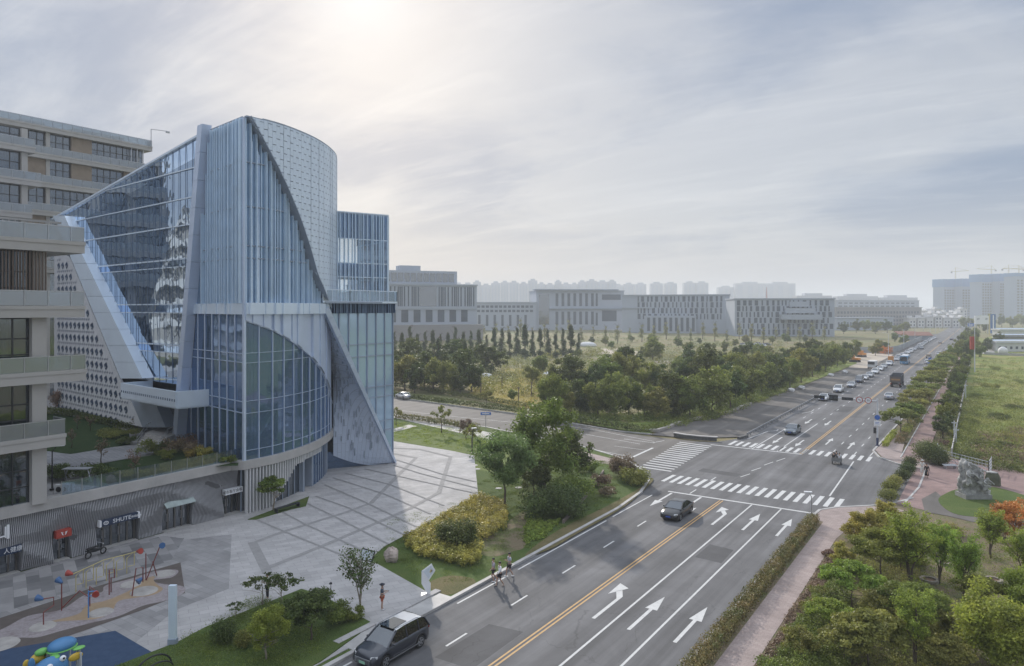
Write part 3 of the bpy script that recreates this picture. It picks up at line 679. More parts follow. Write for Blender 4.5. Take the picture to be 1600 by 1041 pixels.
# --- pale drum skin: shingled panels
dr = MB(); rr = random.Random(11); s = .3; W_ = .46
while s < (NC-3)*STEP:
    k = 0; z = 20.0-(0, .65)[int(s/W_) % 2]; col_ = rr.choice((0, .012, .035))
    base = .95 if s > .6 else .5
    while z < ZT:
        z1 = min(z+1.3, ZT)
        za_, zb_ = max(z, ze(s)), max(z, ze(s+W_))
        if z1 > max(za_, zb_)+.05 or z1 > min(za_, zb_)+.3:
            za_ = min(za_, z1); zb_ = min(zb_, z1)
            o1 = .75+col_; a, b = cvo(s, o1), cvo(s+W_-.02, o1+.01)
            dr.quad((a.x, a.y, za_+.05), (b.x, b.y, zb_+.05), (b.x, b.y, z1-.025), (a.x, a.y, z1-.025))
        z = z1
    s += W_
dr.build('drum_skin', M['alu_lt'], TW); M['drumback'] = pm('drum_joint', (.42, .48, .58), .5)
dk = MB(); s = .2
while s < (NC-3)*STEP:
    a, b = cvo(s, .66), cvo(s+STEP, .66); wallquad(dk, a, b, max(ze(s), 20.0), ZT-.03, max(ze(s+STEP), 20.0), ZT-.03); s += STEP
dk.build('drum_backing', M['drumback'], TW)
# slanted edge fascia of the skin
fa = MB(); s = .25
while s < 13.9:
    s2 = min(s+.5, 14.0); a, b = cvo(s, -.05), cvo(s2, -.05); c_, d_ = cvo(s2, .92), cvo(s, .92)
    fa.add([(a.x, a.y, ze(s)), (b.x, b.y, ze(s2)), (c_.x, c_.y, ze(s2)), (d_.x, d_.y, ze(s)), (a.x, a.y, ze(s)+.14), (b.x, b.y, ze(s2)+.14), (c_.x, c_.y, ze(s2)+.14), (d_.x, d_.y, ze(s)+.14)],
           [(0, 3, 2, 1), (4, 5, 6, 7), (0, 1, 5, 4), (1, 2, 6, 5), (2, 3, 7, 6), (3, 0, 4, 7)]); s += .5
# roof rim
s = 0
while s < (NC-4)*STEP:
    a, b = cvo(s, .3), cvo(s+STEP, .3); fa.bar((a.x, a.y, ZT+.06), (b.x, b.y, ZT+.06), .9 if s > .8 else .4, .16); s += STEP
fa.build('edge_fascia', M['alu_dk'], TW)
# --- sail: twisted panelled triangle
E0 = D(506, 80.2, 19.9); E1 = Vector((-63.15, 66.7, .16)); NS = 26; NU = 14
Lf0 = Vector((-63.6, 55.8, 20.0)); Lf1 = Vector((-66.6, 59.6, 1.9))
def sail(t, u, off=0):
    e = E0.lerp(E1, t); l = Lf0.lerp(Lf1, min(1, t*1.02)); l = Vector((Lf0.x+(Lf1.x-Lf0.x)*min(1, t*2.2), Lf0.y+(Lf1.y-Lf0.y)*min(1, t*2.2), l.z))
    p = l.lerp(e, u)
    if t > .86: p.z = max(.15, p.z*(1-(t-.86)/.14*min(1, u*1.35)))if u < 1 else p.z
    return p
sa = MB(); vs = []
for i in range(NS+1):
    for j in range(NU+1): vs.append(sail(i/NS, j/NU))
sa.add(vs, [(i*(NU+1)+j, i*(NU+1)+j+1, (i+1)*(NU+1)+j+1, (i+1)*(NU+1)+j) for i in range(NS) for j in range(NU)])
def panelmat():
    m, nt, N, L, B = nmat('sail_panel'); B.inputs['Roughness'].default_value = .42; B.inputs['Metallic'].default_value = .15
    g_ = N.new('ShaderNodeNewGeometry'); sp = N.new('ShaderNodeSeparateXYZ'); L.new(g_.outputs['Position'], sp.inputs[0])
    cb = N.new('ShaderNodeCombineXYZ'); L.new(sp.outputs[2], cb.inputs[0]); L.new(sp.outputs[1], cb.inputs[1])
    br = N.new('ShaderNodeTexBrick'); L.new(cb.outputs[0], br.inputs[0]); br.inputs['Scale'].default_value = 1; br.inputs['Brick Width'].default_value = 2.2; br.inputs['Row Height'].default_value = .42; br.inputs['Mortar Size'].default_value = .012
    setc(br.inputs['Color1'], (.52, .59, .71)); setc(br.inputs['Color2'], (.48, .55, .67)); setc(br.inputs['Mortar'], (.28, .32, .40)); L.new(br.outputs[0], B.inputs['Base Color']); return m
M['sail'] = panelmat()
sa.k = 1; rr = random.Random(21)
for _ in range(110):
    t = rr.random()**.75*.84+.1; u = rr.random()*.93
    q0 = sail(t, u); h = rr.uniform(.6, .95); w = (sail(t, min(1, u+.03))-q0); w.z = 0
    if w.length < .01: continue
    w = w.normalized(); n = Vector((w.y, -w.x, 0)); n = n if n.x > 0 else -n
    if q0.z < 1.6: continue
    c_ = q0+n*.01; sa.hexa([(c_-w*.05).xy, (c_+w*.05).xy, (c_+w*.05+n*.16).xy, (c_-w*.05+n*.16).xy], q0.z-h/2, q0.z+h/2)
sa.build('sail_wall', [M['sail'], M['alu_dk']], TW)
rb = MB(); u_ = (E1-E0).normalized(); nn = Vector((.96, -.25, 0)); sd = u_.cross(nn).normalized()
for k in range(18):
    a = E0+(E1-E0)*(k/18); b = E0+(E1-E0)*((k+.985)/18); w = .52-.32*(k/18); w2 = .52-.32*((k+1)/18)
    q = [a-sd*w, a+sd*w*.3, b+sd*w2*.3, b-sd*w2]; rb.slab([x-nn*.25 for x in q], nn*.65)
rb.build('sail_edge', M['alu'], TW)
# --- right block lower glass
FX = -63.35
bg = MB(); ys = [56.0+1.52*k for k in range(8)]; ys = [55.2]+ys[0:7]+[66.6]
yE = lambda z: 54.8+(66.6-54.8)*(1-z/19.9)
for y0, y1 in zip(ys[:-1], ys[1:]):
    z0, z1 = (19.9*(1-(y-54.8)/11.9) for y in (y0, y1)); bg.quad((FX, y0, max(0, z0)), (FX, y1, max(0, z1)), (FX, y1, 19.4), (FX, y0, 19.4))
bg.build('side_block_glass', M['paleglass'], TW)
bm_ = MB()
for y in ys[1:]: bm_.bar((FX+.06, y, max(.1, 19.9*(1-(y-54.8)/11.9))), (FX+.06, y, 19.4), .12, .2)
for z in (15.6, 14.1, 10.2, 8.9, 5.8, 4.6):
    bm_.bar((FX+.05, max(55, yE(z)), z), (FX+.05, 66.5, z), .09, .12)
bm_.bar((FX, 66.62, .15), (FX, 66.62, 19.4), .2, .2)
bm_.build('side_block_mullion', M['alu_dk'], TW)
mb = MB(); mb.box(-76, -70, 60.5, 66.5, .1, 19.4); mb.box(-76, FX-.3, 66.2, 66.55, .1, 19.4)
for z in (9.3, 14.5): mb.box(-76, -68, 60.0, 66.3, z, z+.5)
mb.build('side_block_interior', M['interior'], TW)
sb = MB(); rr = random.Random(4); y = 55.2
while y < 66.6:
    w = rr.uniform(.12, .3); sb.box(FX-.2, FX+.25+rr.choice((0, .1, .18)), y, y+w*.7, 19.42, 20.6); y += w*1.25
sb.box(FX-.3, FX+.05, 55.2, 66.6, 19.42, 20.6); sb.build('side_block_band', M['fin_dk'], TW)
tc_ = MB(); tc_.box(-78, FX+.45, 56.5, 67.0, 20.6, 20.8); tc_.hexa([(-61.9, 54.2), (FX+.45, 67.0), (-66, 67), (-66, 56)], 20.58, 20.82); tc_.build('terrace_slab', M['alu_dk'], TW)
bp_ = [Vector((-61.95, 53.9)), Vector((-62.5, 58.5)), Vector((-62.85, 66.9)), Vector((-74, 67.0))]
tg = MB(); tp = MB()
for a, b in zip(bp_[:-1], bp_[1:]):
    wallquad(tg, a, b, 20.75, 22.1, 20.75, 22.1); tp.bar((a.x, a.y, 22.15), (b.x, b.y, 22.15), .09)
    n = int((b-a).length/1.5)
    for k in range(n+1): p = a.lerp(b, k/n); tp.bar((p.x, p.y, 20.7), (p.x, p.y, 22.15), .07)
    tp.bar((a.x, a.y, 20.75), (b.x, b.y, 20.75), .12, .22)
tg.build('terrace_glass_railing', M['railglass'], TW); tp.build('terrace_rail', M['alu_lt'], TW)
# --- transparent box on the terrace
Q0 = Vector((-66.5, 59.3)); Q1 = Vector((-63.75, 66.2)); uq = (Q1-Q0).normalized(); nq = Vector((uq.y, -uq.x)); Q2 = Q1-nq*10; Q3 = Q0-nq*10; Q00 = Q0-uq*2.5
bx = MB()
for a, b in ((Q00, Q1), (Q1, Q2), (Q2, Q3)): wallquad(bx, a, b, 20.8, 31.8, 20.8, 31.8)
bx.build('terrace_box_glass', M['boxglass'], TW)
fl = MB(); fl.hexa([Q00, Q1-nq*.1, Q2, Q3], 31.7, 31.95); fl.build('terrace_box_roof', M['alu_dk'], TW); fl = MB(); fl.hexa([Q00-nq*.3, Q1-nq*.3-uq*.2, Q2+nq*.1, Q3], 24.0, 24.5)
fl.build('terrace_box_slab', M['alu_dk'], TW)
sp_ = MB()
for a, b in ((Q00, Q1), (Q1, Q2)):
    n = Vector(((b-a).y, -(b-a).x)).normalized()
    for z0, z1 in ((28.7, 31.75), (23.95, 25.6))[:2 if a is Q00 else 1]: sp_.slab([(a.x-n.x*.12, a.y-n.y*.12, z0), (b.x-n.x*.12, b.y-n.y*.12, z0), (b.x-n.x*.12, b.y-n.y*.12, z1), (a.x-n.x*.12, a.y-n.y*.12, z1)], (-n.x*.1, -n.y*.1, 0))
sp_.build('terrace_box_spandrel', glass('box_spandrel', (.6, .74, .92), .3, 0, (.10, .19, .33), .01), TW)
bf = MB(); rr = random.Random(9)
for a, b in ((Q00, Q1), (Q1, Q2)):
    d = (b-a); n = Vector((d.y, -d.x)).normalized(); L_ = d.length; d.normalize(); t = .05
    while t < L_:
        p = a+d*t; w = d*.045; q = p+n*rr.uniform(.15, .35); bf.hexa([p-w, q-w, q+w, p+w], 20.85, 31.8); t += rr.uniform(.22, .62) if a is Q00 else rr.uniform(.8, 1.6)
bf.build('terrace_box_louvre', M['fin'], TW)
ed = MB()
for p in (Q1, Q2): ed.bar((p.x, p.y, 20.8), (p.x, p.y, 31.9), .16)
for z in (31.95, 28.65, 25.65, 23.9):
    for a, b in ((Q00, Q1), (Q1, Q2)): ed.bar((a.x+nq.x*.1, a.y+nq.y*.1, z), (b.x+nq.x*.1, b.y+nq.y*.1, z), .12)
ed.build('terrace_box_frame', M['alu_lt'], TW)
# --- left louvred face (between corner and leaning beam)
P1 = lambda px, py: RP(px, py, A0, U1); P2 = lambda px, py: RP(px, py, B0, U2)
Lb = 13.9; lft = A0+U1*Lb; ztl = lambda t: interp(t, [(7.3, ZT), (14.0, 5.2)])
g = MB(); g.slab([(*A0, 5.3), (*lft, 5.3), (*(A0+U1*7.35), ZT-.1), (*A0, ZT-.1)], (0, .02, 0)); 
g2 = MB(); zl = 20.0
tl = 7.3+(ZT-zl)*(14.0-7.3)/(ZT-5.2)
g2.slab([(*A0, zl), (*(A0+U1*tl), zl), (*(A0+U1*7.3), ZT-.1), (*A0, ZT-.1)], (0, .02, 0)); g2.build('left_upper_glass', M['blueglass'], TW)
g = MB(); g.slab([(*A0, 5.3), (*(A0+U1*13.9), 5.3), (*(A0+U1*tl), 19.5), (*A0, 19.5)], (0, .02, 0)); g.build('left_lower_glass', M['seeglass'], TW)
m_ = MB()
for k in range(9):
    t = 1.75*k; 
    zt = min(19.5, interp(t, [(7.3, ZT), (13.9, 5.2)])); p = A0+U1*t+N1*.06
    if zt > 5.5: m_.bar((p.x, p.y, 5.2), (p.x, p.y, zt), .09, .12)
for z in (9.85, 10.95, 14.75, 15.6):
    a = A0+N1*.04; b = A0+U1*interp(z, [(5.2, 13.9), (ZT, 7.3)])+N1*.04; m_.bar((a.x, a.y, z), (b.x, b.y, z), .07)
m_.bar((A0.x+.12, A0.y-.05, 5.2), (A0.x+.12, A0.y-.05, ZT), .26, .26)
m_.build('left_mullion', M['alu'], TW)
m_ = MB()
for z0, z1 in ((9.9, 10.9), (14.8, 15.55)):
    a = A0-N1*.2; b = A0+U1*interp(z0, [(5.2, 13.9), (ZT, 7.3)])-N1*.2; wallquad(m_, a, b, z0, z1, z0, z1)
m_.build('left_floor_spandrel', glass('spandrel_glass_left', (.6, .72, .85), .3, 0, (.07, .10, .14), .01), TW)
fn = MB(); rr = random.Random(15); t = .15
while t < 9.3:
    z0 = 20.5; zt = min(ZT-.05, interp(t, [(7.1, ZT), (9.4, 28)])); p = A0+U1*t; q = p+N1*rr.uniform(.12, .42); w = U1*.06
    if t > 7.4 and rr.random() < .5: t += .6; continue
    fn.hexa([p-w, q-w, q+w, p+w], z0, zt); t += rr.uniform(.28, .7)
fn.build('left_louvre_screen', M['fin'], TW)
for z in (24.9, 26.1, 29.9, 34.2, ZT+.05):
    m_ = MB(); a = A0+N1*.12; b = A0+U1*interp(z, [(5.2, 13.5), (ZT, 7.2)])+N1*.12; m_.bar((a.x, a.y, z), (b.x, b.y, z), .10)
    m_.build('left_screen_rail', M['alu_dk'], TW)
# leaning beam
bmt = A0+U1*7.2; bmb = A0+U1*14.0; bb = MB()
for k in range(12):
    a = bmb.lerp(bmt, k/12); b = bmb.lerp(bmt, (k+.99)/12); z0 = 5.2+(39.0-5.2)*k/12; z1 = 5.2+(39.0-5.2)*(k+.99)/12
    bb.slab([(a.x, a.y, z0), ((a+U1*1.15).x, (a+U1*1.15).y, z0), ((b+U1*1.15).x, (b+U1*1.15).y, z1), (b.x, b.y, z1)], (*(N1*1.0), 0))
bb.build('leaning_beam', M['alu'], TW)
# --- big glass face
LT = P2(88, 343); RT = A0+U1*8.3
g = MB(); rt = (RT.x, RT.y, ZT); rbm = A0+U1*14.6
lbz = 11.5; lbp = P2(195, 600)
pts = [rt, (LT.x, LT.y, LT.z), (lbp.x, lbp.y, lbz), (rbm.x, rbm.y, lbz)]
g.slab(pts, (0, .03, 0)); g.build('west_glass_wall', M['blueglass'], TW)
def xr(z): p = A0+U1*interp(z, [(5.2, 14.4), (ZT, 8.0)]); return p
def xl(z): return Vector((interp(z, [(lbz, lbp.x), (LT.z, LT.x)]), interp(z, [(lbz, lbp.y), (LT.z, LT.y)])))
for z, h in ((35.1, .12), (32.0, .12), (29.1, .14), (25.45, .16), (24.6, .1), (20.45, .14), (19.5, .1), (15.85, .14), (15.0, .1), (12.0, .1)):
    a = xr(z); 
    b = xl(z) if z < LT.z else Vector((RT.x, RT.y)).lerp(Vector((LT.x, LT.y)), (ZT-z)/(ZT-LT.z))
    a = a+N2*.08; b = b+N2*.08; tm = MB(); tm.bar((a.x, a.y, z), (b.x, b.y, z), .12, h); tm.build('west_transom', M['alu_lt'], TW)
vm_ = MB(); t = 0
while t < 46:
    p = Vector((RT.x, RT.y)).lerp(Vector((LT.x, LT.y)), t/((RT-Vector((LT.x, LT.y))).length)); tt = (RT-p).length/(RT-LT.xy).length
    ztop = ZT+(LT.z-ZT)*tt
    zb = lbz
    if p.x < lbp.x: zb = interp(-p.x, [(-lbp.x, lbz), (-LT.x, LT.z)])
    q = p+N2*.05
    zz_ = max(zb, lbz)
    if p.x > rbm.x: zz_ = interp(p.x, [(rbm.x, lbz), (RT.x, ZT)])
    if ztop > zz_+.3 and tt <= 1: vm_.bar((q.x, q.y, zz_), (q.x, q.y, ztop), .045, .05)
    t += 1.55
vm_.build('west_mullion', M['fin_dk'], TW)
M['wsp'] = glass('west_spandrel_glass', (.38, .52, .75), .35, 0, (.03, .05, .08), .02)
for z0, z1 in ((24.65, 25.4), (19.55, 20.4), (15.05, 15.8)):
    a = xr(z0)+N2*.05; b = xl(z0)+N2*.05; sb = MB(); wallquad(sb, a, b, z0, z1, z0, z1); sb.build('west_spandrel', M['wsp'], TW)
rf = MB(); a = Vector(rt)+Vector((0, 0, .1)); b = LT+Vector((-.8, 0, .1)); rf.bar(a, b, .5, .22); rf.build('roof_edge', M['alu_lt'], TW)
# diagonal broad beam
def slabpx(mb, px, P0, u, t, off=0):
    pts = [RP(a, b, P0, u) for a, b in px]; n = Vector((u[1], -u[0], 0)).normalized(); n = n if n.y < 0 else -n
    mb.slab([p+n*off for p in pts], n*t)
db = MB(); PB = B0+N2*1.3
def beamrow(L0, L1, R0, R1, n, P0):
    for k in range(n):
        f0 = k/n; f1 = (k+.985)/n; q = [(L0[0]+(L1[0]-L0[0])*f, L0[1]+(L1[1]-L0[1])*f) for f in (f0, f1)]; w = [(R0[0]+(R1[0]-R0[0])*f, R0[1]+(R1[1]-R0[1])*f) for f in (f0, f1)]
        slabpx(db, [q[0], w[0], w[1], q[1]], P0, U2, 1.3, -1.35)
beamrow((82, 337), (103, 386), (100, 337), (122, 386), 2, PB); beamrow((103, 386), (188, 592), (122, 386), (222, 592), 8, PB)
db.build('diagonal_beam', M['alu_lt'], TW)
db = MB(); slabpx(db, [(200, 615), (236, 615), (258, 668), (222, 668)], PB, U2, 1.3, -1.35); db.build('beam_foot', M['alu_dk'], TW)
# hanging balcony box
hb = MB(); c0 = RP(190, 600, B0+N2*3.2, U2); c1 = RP(276, 615, B0+N2*3.2, U2); c0.z = c1.z = 0
iw = Vector((-N2.x, -N2.y, 0))*3.4; c2 = c1+iw+Vector((U1.x*-.6, 0, 0)); c3 = c0+iw
def up(v, z): return (v.x, v.y, z)
hb.hexa([c0, c1, c2, c3], 9.75, 9.95)
for a, b in ((c0, c1), (c1, c2), (c3, c0)): hb.seg(a, b, .22, 9.9, 11.55)
hb.k = 1; sl_ = hb
for k in range(26):
    p = c0.lerp(c1, (k+.5)/26)+Vector((N2.x, N2.y, 0))*.12; sl_.box(p.x-.05, p.x+.12, p.y-.02, p.y+.02, 10.5, 10.75)
hb.build('hanging_balcony', [M['alu_lt'], M['fin_dk']], TW)
# recess under it
rc = MB(); p0 = rbm; q0 = Vector((-97, 49.5)); rc.slab([(p0.x-.3, p0.y+5, 5.3), (q0.x, q0.y+3.5, 5.3), (q0.x, q0.y+3.5, 11.6), (p0.x-.3, p0.y+5, 11.6)], (0, .03, 0)); rc.build('recessed_glass', M['blueglass'], TW)
so = MB(); so.hexa([(rbm.x, rbm.y+.05), (lbp.x-12, lbp.y+1.2), (lbp.x-12, 56), (rbm.x, 56)], 11.45, 11.75); so.build('soffit', M['alu_dk'], TW)
# lattice wall
PLt = B0+N2*.15
lp = MB(); slabpx(lp, [(84, 390), (108, 402), (190, 600), (224, 668), (84, 637)], PLt, U2, .25, -.3)
def inpoly(x, y, P):
    c = False
    for i in range(len(P)):
        a, b = P[i], P[i-1]
        if (a[1] > y) != (b[1] > y) and x < (b[0]-a[0])*(y-a[1])/(b[1]-a[1])+a[0]: c = not c
    return c
LW = [RP(a, b, PLt, U2) for a, b in [(85, 395), (106, 404), (188, 602), (221, 667), (85, 636)]]; LP2 = [(p.x, p.z) for p in LW]
row = 0; z = 5.9
while z < 28:
    x = -119.0; big = row % 2 == 0
    while x < -84:
        if inpoly(x-.3, z, LP2) and inpoly(x+.6, z, LP2) and inpoly(x+.3, z+.5, LP2):
            y = PLt.y+(x-PLt.x)*U2.y/U2.x-.0; n = N2
            def pt(dx, dz, o): return (x+dx+n.x*o, y+n.y*o+dx*U2.y/U2.x, z+dz)
            if big:
                lp.k = 1; lp.add([pt(-.62, .14, .0), pt(-.08, -.55, .0), pt(.50, -.12, .0), pt(.14, .50, .0)], [(0, 1, 2, 3)])
                lp.k = 0; lp.add([pt(-.62, .16, .0), pt(-.25, .26, .07), pt(.14, .56, .0)], [(0, 1, 2)]); lp.add([pt(-.20, -.20, .01), pt(.02, -.05, .05), pt(.14, -.28, .01)], [(0, 1, 2)])
            else:
                lp.k = 1
                for dx in (-.36, .36): lp.add([pt(dx-.20, .12, .0), pt(dx-.04, -.20, .0), pt(dx+.06, .04, .0)], [(0, 1, 2)]); lp.add([pt(dx+.06, .18, .0), pt(dx+.22, -.12, .0), pt(dx+.24, .2, .0)], [(0, 1, 2)])
        x += 1.5
    z += .84; row += 1
lp.build('lattice_wall', [M['lattice'], M['fin_dk']], TW)
# core, floors and roof
cores = MB()
inn = [cvo(s, -4.5) for s in np.arange(3, 30, 2.0)]
poly_c = [A0+U1*5-N1*5]+inn+[Vector((-84, 62)), Vector((-84, 50))]
cores.hexa(poly_c, 5.2, ZT-.8); cores.hexa([(-84, 50.5), (-84, 62), (-110, 62), (-110, 53)], 5.2, 31); cores.build('inner_core', M['interior'], TW)
fs = MB(); ring = [cvo(s, -.35) for s in np.arange(.4, 34, 1.6)]+[Vector((-83, 62)), A0+U1*12.5-N1*.3-Vector((0, -.4)), A0+U1*.3-N1*.3]
for z in (10.2, 14.95, 19.6, 24.7, 29.6, 34): 
    if z < 20: fs.hexa(ring, z, z+.45)
fs.build('floor_slab', M['interior'], TW)
ic = MB()
for s in (3, 7, 11.5, 16): p = cvo(s, -2.2); ic.cyl(p, .28, 5.2, 19.6, 10)
for t in (3, 7, 11): p = A0+U1*t-N1*2.2; ic.cyl(p, .26, 5.2, 19.6, 10)
a = cvo(2, -3); b = cvo(9, -3); ic.bar((a.x, a.y, 5.6), (b.x, b.y, 10.2), .9, .35)
ic.build('inner_column', M['white'], TW)
ro = MB(); ro.ngon([(p.x, p.y, ZT-.3) for p in [A0, *[cvo(s, -.05) for s in np.arange(.4, (NC-1)*STEP, 1.2)]]]+[(-80.5, 62, ZT-.3), (-68, 60, ZT-.3), (A0+U1*8).to_tuple()+(ZT-.3,)])
ro.add([(*RT, ZT-.2), (LT.x, LT.y, LT.z-.2), (-113, 62, LT.z-.2), (-72, 62, ZT-.2)], [(0, 1, 2, 3)])
ro.add([(LT.x, LT.y+.2, LT.z-.2), (-113, 62, LT.z-.2), (-113, 62, 5.2), (LT.x, LT.y+1.2, 5.2)], [(0, 1, 2, 3)])
ro.add([(-72, 62, ZT-.2), (-113, 62, LT.z-.2), (-113, 62, 5.2), (-72, 62, 5.2)], [(0, 1, 2, 3)])
ro.build('roof', M['alu_dk'], TW)
# skylight sliver where the glass face meets the beam top
# ground-level entrance under the curve
EN = MB(); 
for s in np.arange(7.5, 19.5, .9):
    a, b = cvo(s, -.5), cvo(s+.86, -.5)
    if s > 11.6: wallquad(EN, a, b, .14, 4.5, .14, 4.5)
EN.build('ground_floor_glass', M['seeglass'], TW)
EF = MB()
for s in np.arange(11.7, 20, .9): p = cvo(s, -.45); EF.bar((p.x, p.y, .1), (p.x, p.y, 4.5), .08)
EF.build('ground_floor_mullion', M['alu_dk'], TW)
EG = MB()
EG.hexa([cvo(9.0, -.4), cvo(9.35, -.4), cvo(9.35, -4), cvo(9.0, -4)], .14, 4.4); EG.hexa([cvo(11.4, -.45), cvo(11.75, -.45), cvo(11.75, -4.4), cvo(11.4, -4.4)], .14, 4.4)
EG.hexa([cvo(7, -4.2), cvo(13, -4.2), cvo(13, -4.5), cvo(7, -4.5)], .14, 4.4)
EG.build('entrance_reveal', M['alu_dk'], TW)
DR = MB(); 
for k in range(4):
    a = cvo(9.4+.5*k, -3.6); b = cvo(9.86+.5*k, -3.6); wallquad(DR, a, b, .14, 3.6, .14, 3.6)
DR.build('entrance_door', M['winglass'], TW)
SG = MB(); pA = cvo(20, -.9); SG.quad((pA.x, pA.y, .14), (-64.2, 65.2, .14), (-64.2, 65.2, 2.2), (pA.x, pA.y, 2.2)); SG.build('glass_under_sail', M['seeglass'], TW)
# ================================================================ PODIUM with shops, roof garden
WX = -60.35
WP = (WX, 0); WU = (0, 1)
wp = lambda px, py: RP(px, py, WP, WU)
PD = thing('podium', 'low podium clad in rippling grey slats with shop doors and a roof garden on top', 'podium', (-61, 20, 0))
mb = MB(); inn2 = [cvo(s, -4.6) for s in (8.6, 10.2, 12.2)]; base = [(-61.1, -45), (-61.1, 42.2), cvo(3, -1.3).to_tuple(), cvo(6.5, -1.3).to_tuple(), cvo(8.6, -1.3).to_tuple()]+[p.to_tuple() for p in inn2]+[cvo(14, -4).to_tuple(), cvo(18, -4).to_tuple(), (-72, 60), (-160, 72), (-160, -45)]
mb.hexa(base, -.1, 5.1); mb.build('podium_body', M['concrete'], PD)
mb = MB(); kp = [(-60.55, -45), (-60.55, 41.0)]+[cvo(s, -.2).to_tuple() for s in np.arange(0, 21, 1.0)]
kerb(mb, kp, 1.0, 4.45, 5.28); mb.hexa([(-61.2, -45), (-61.2, 42)]+[cvo(s, -.1).to_tuple() for s in np.arange(1, 21, 1.0)]+[(-70, 58), (-66, 44)][0:1]+[cvo(s, -5).to_tuple() for s in (18, 12, 6)]+[(-65, -45)], 4.5, 4.7)
mb.build('ledge', M['concrete'], PD)
# openings: y0, y1, top z
def yz(px, py): p = wp(px, py); return p.y, p.z
OPS = []
for pa, pb, ta, tb in ((-26, 32, 866, 846), (85, 110, 829, 825), (153, 216, 813, 800), (256, 300, 785, 777), (349, 377, 765, 760)):
    OPS.append((yz(pa, ta)[0], yz(pb, tb)[0], (yz(pa, ta)[1]+yz(pb, tb)[1])/2))
# rippling slats
def ripple(y, z):
    def tri(v): v = v % 1.0; return 1-abs(2*v-1)
    a = tri(z*.21+y*.055+.18*math.sin(y*.5)); b = tri(z*.16-y*.10+.4+.1*math.sin(y*.8))
    return .04+.62*max(a**1.2, b**1.5*.9)
sl_ = MB(); y = 12.0
while y < 42.0:
    segs = [(.16, 4.45)]
    for y0, y1, zt in OPS:
        if y0-.05 < y < y1+.05: segs = [(zt, 4.45)] if zt < 4.3 else []
    for z0, z1 in segs:
        n = max(1, int((z1-z0)/.3)); vs = []
        for k in range(n+1):
            z = z0+(z1-z0)*k/n; x = WX-.38+ripple(y, z); vs += [(x, y-.032, z), (x, y+.032, z), (WX-.4, y+.032, z), (WX-.4, y-.032, z)]
        fs = []
        for k in range(n):
            o = k*4
            for q in range(4): fs.append((o+q, o+(q+1) % 4, o+4+(q+1) % 4, o+4+q))
        sl_.add(vs, fs)
    y += .125
sl_.build('rippled_slat_cladding', M['slat'], PD)
mb = MB()
for (a0, a1, zt), (b0, b1, zt2) in zip([(0, 8, 4)]+OPS, OPS+[(42.3, 43, 4)]): mb.box(-61.15, WX-.30, a1, b0, .1, 4.6)
for y0, y1, zt in OPS: mb.box(-61.15, WX-.30, y0, y1, zt, 4.6)
mb.build('slat_backing', pm('slat_backing', (.10, .10, .105), .8), PD)
mb = MB()
for y0, y1, zt in OPS: mb = MB(); mb.box(-61.6, WX-.0, y0, y1, .0, .17); mb.build('door_threshold', M['concrete'], PD)
for k, (y0, y1, zt) in enumerate(OPS):
    nd = (4, 2, 5, 4, 3)[k]; fr = MB(); w = (y1-y0)/nd
    for i in range(nd+1): fr.box(-61.08, -60.9, y0+w*i-.06+(.06 if i == 0 else -.06 if i == nd else 0), y0+w*i+.06+(.06 if i == 0 else -.06 if i == nd else 0), .17, zt)
    fr.box(-61.09, -60.88, y0+.02, y1-.02, zt-.75, zt-.02); fr.box(-61.09, -60.88, y0+.02, y1-.02, 2.9, 2.98)
    f = fr.build('shopfront', pm('bronze_frame', (.16, .15, .14), .4, .5, var=.1) if k == 0 else bpy.data.materials['bronze_frame'], PD)
    gl_ = MB(); gl_.box(-61.04, -61.0, y0, y1, .17, zt-.7); gl_.build('glazing', M['winglass'], f)
    for i in range(1, nd, 2):
        for e in (-.12, .12): hd = MB(); hd.bar((-60.85, y0+w*i+e, .9), (-60.85, y0+w*i+e, 1.6), .04); hd.build('door_handle', M['steel'], f)
# white fins under the curved ledge
fn = MB()
for s in np.arange(.25, 8.2, .36): p = cvo(s, -.15); q = p+cn(s)*.32; t = Vector((-cn(s).y, cn(s).x))*.055; fn.hexa([p-t, q-t, q+t, p+t], .14 if s < 3 else min(3.6, .14+(s-3)*.9), 4.46)
for s in np.arange(8.2, 13.0, .36): p = cvo(s, -.15); q = p+cn(s)*.25; t = Vector((-cn(s).y, cn(s).x))*.05; fn.hexa([p-t, q-t, q+t, p+t], 3.75, 4.46)
fn.build('white_fin_screen', M['white'], PD)
mb = MB()
for a, b in ((.2, 9.0),):
    s = a
    while s < b: p = cvo(s, -.9); q = cvo(s+.8, -.9); wallquad(mb, p, q, .14, 4.5, .14, 4.5); s += .8
mb.build('entrance_glazing', M['winglass'], PD)
mb = MB()
for s in np.arange(.2, 9.2, 1.1): p = cvo(s, -.82); mb.bar((p.x, p.y, .14), (p.x, p.y, 4.5), .09)
s = 8.2
while s < 13.2: p = cvo(s, -.12); q = cvo(s+.5, -.12); mb.slab([(p.x, p.y, 3.7), (q.x, q.y, 3.7), (q.x, q.y, 4.46), (p.x, p.y, 4.46)], (*(-cn(s)*.1), 0)); s += .5
mb.build('entrance_frame', M['alu_dk'], PD)
# planted strip by the entrance
bdp = [G(387, 812, .16), G(483, 776, .16), G(478, 791, .16), G(455, 796, .16), G(400, 812, .16)]
raised('entrance_bed', bdp, M['lawn'], .05, .2)
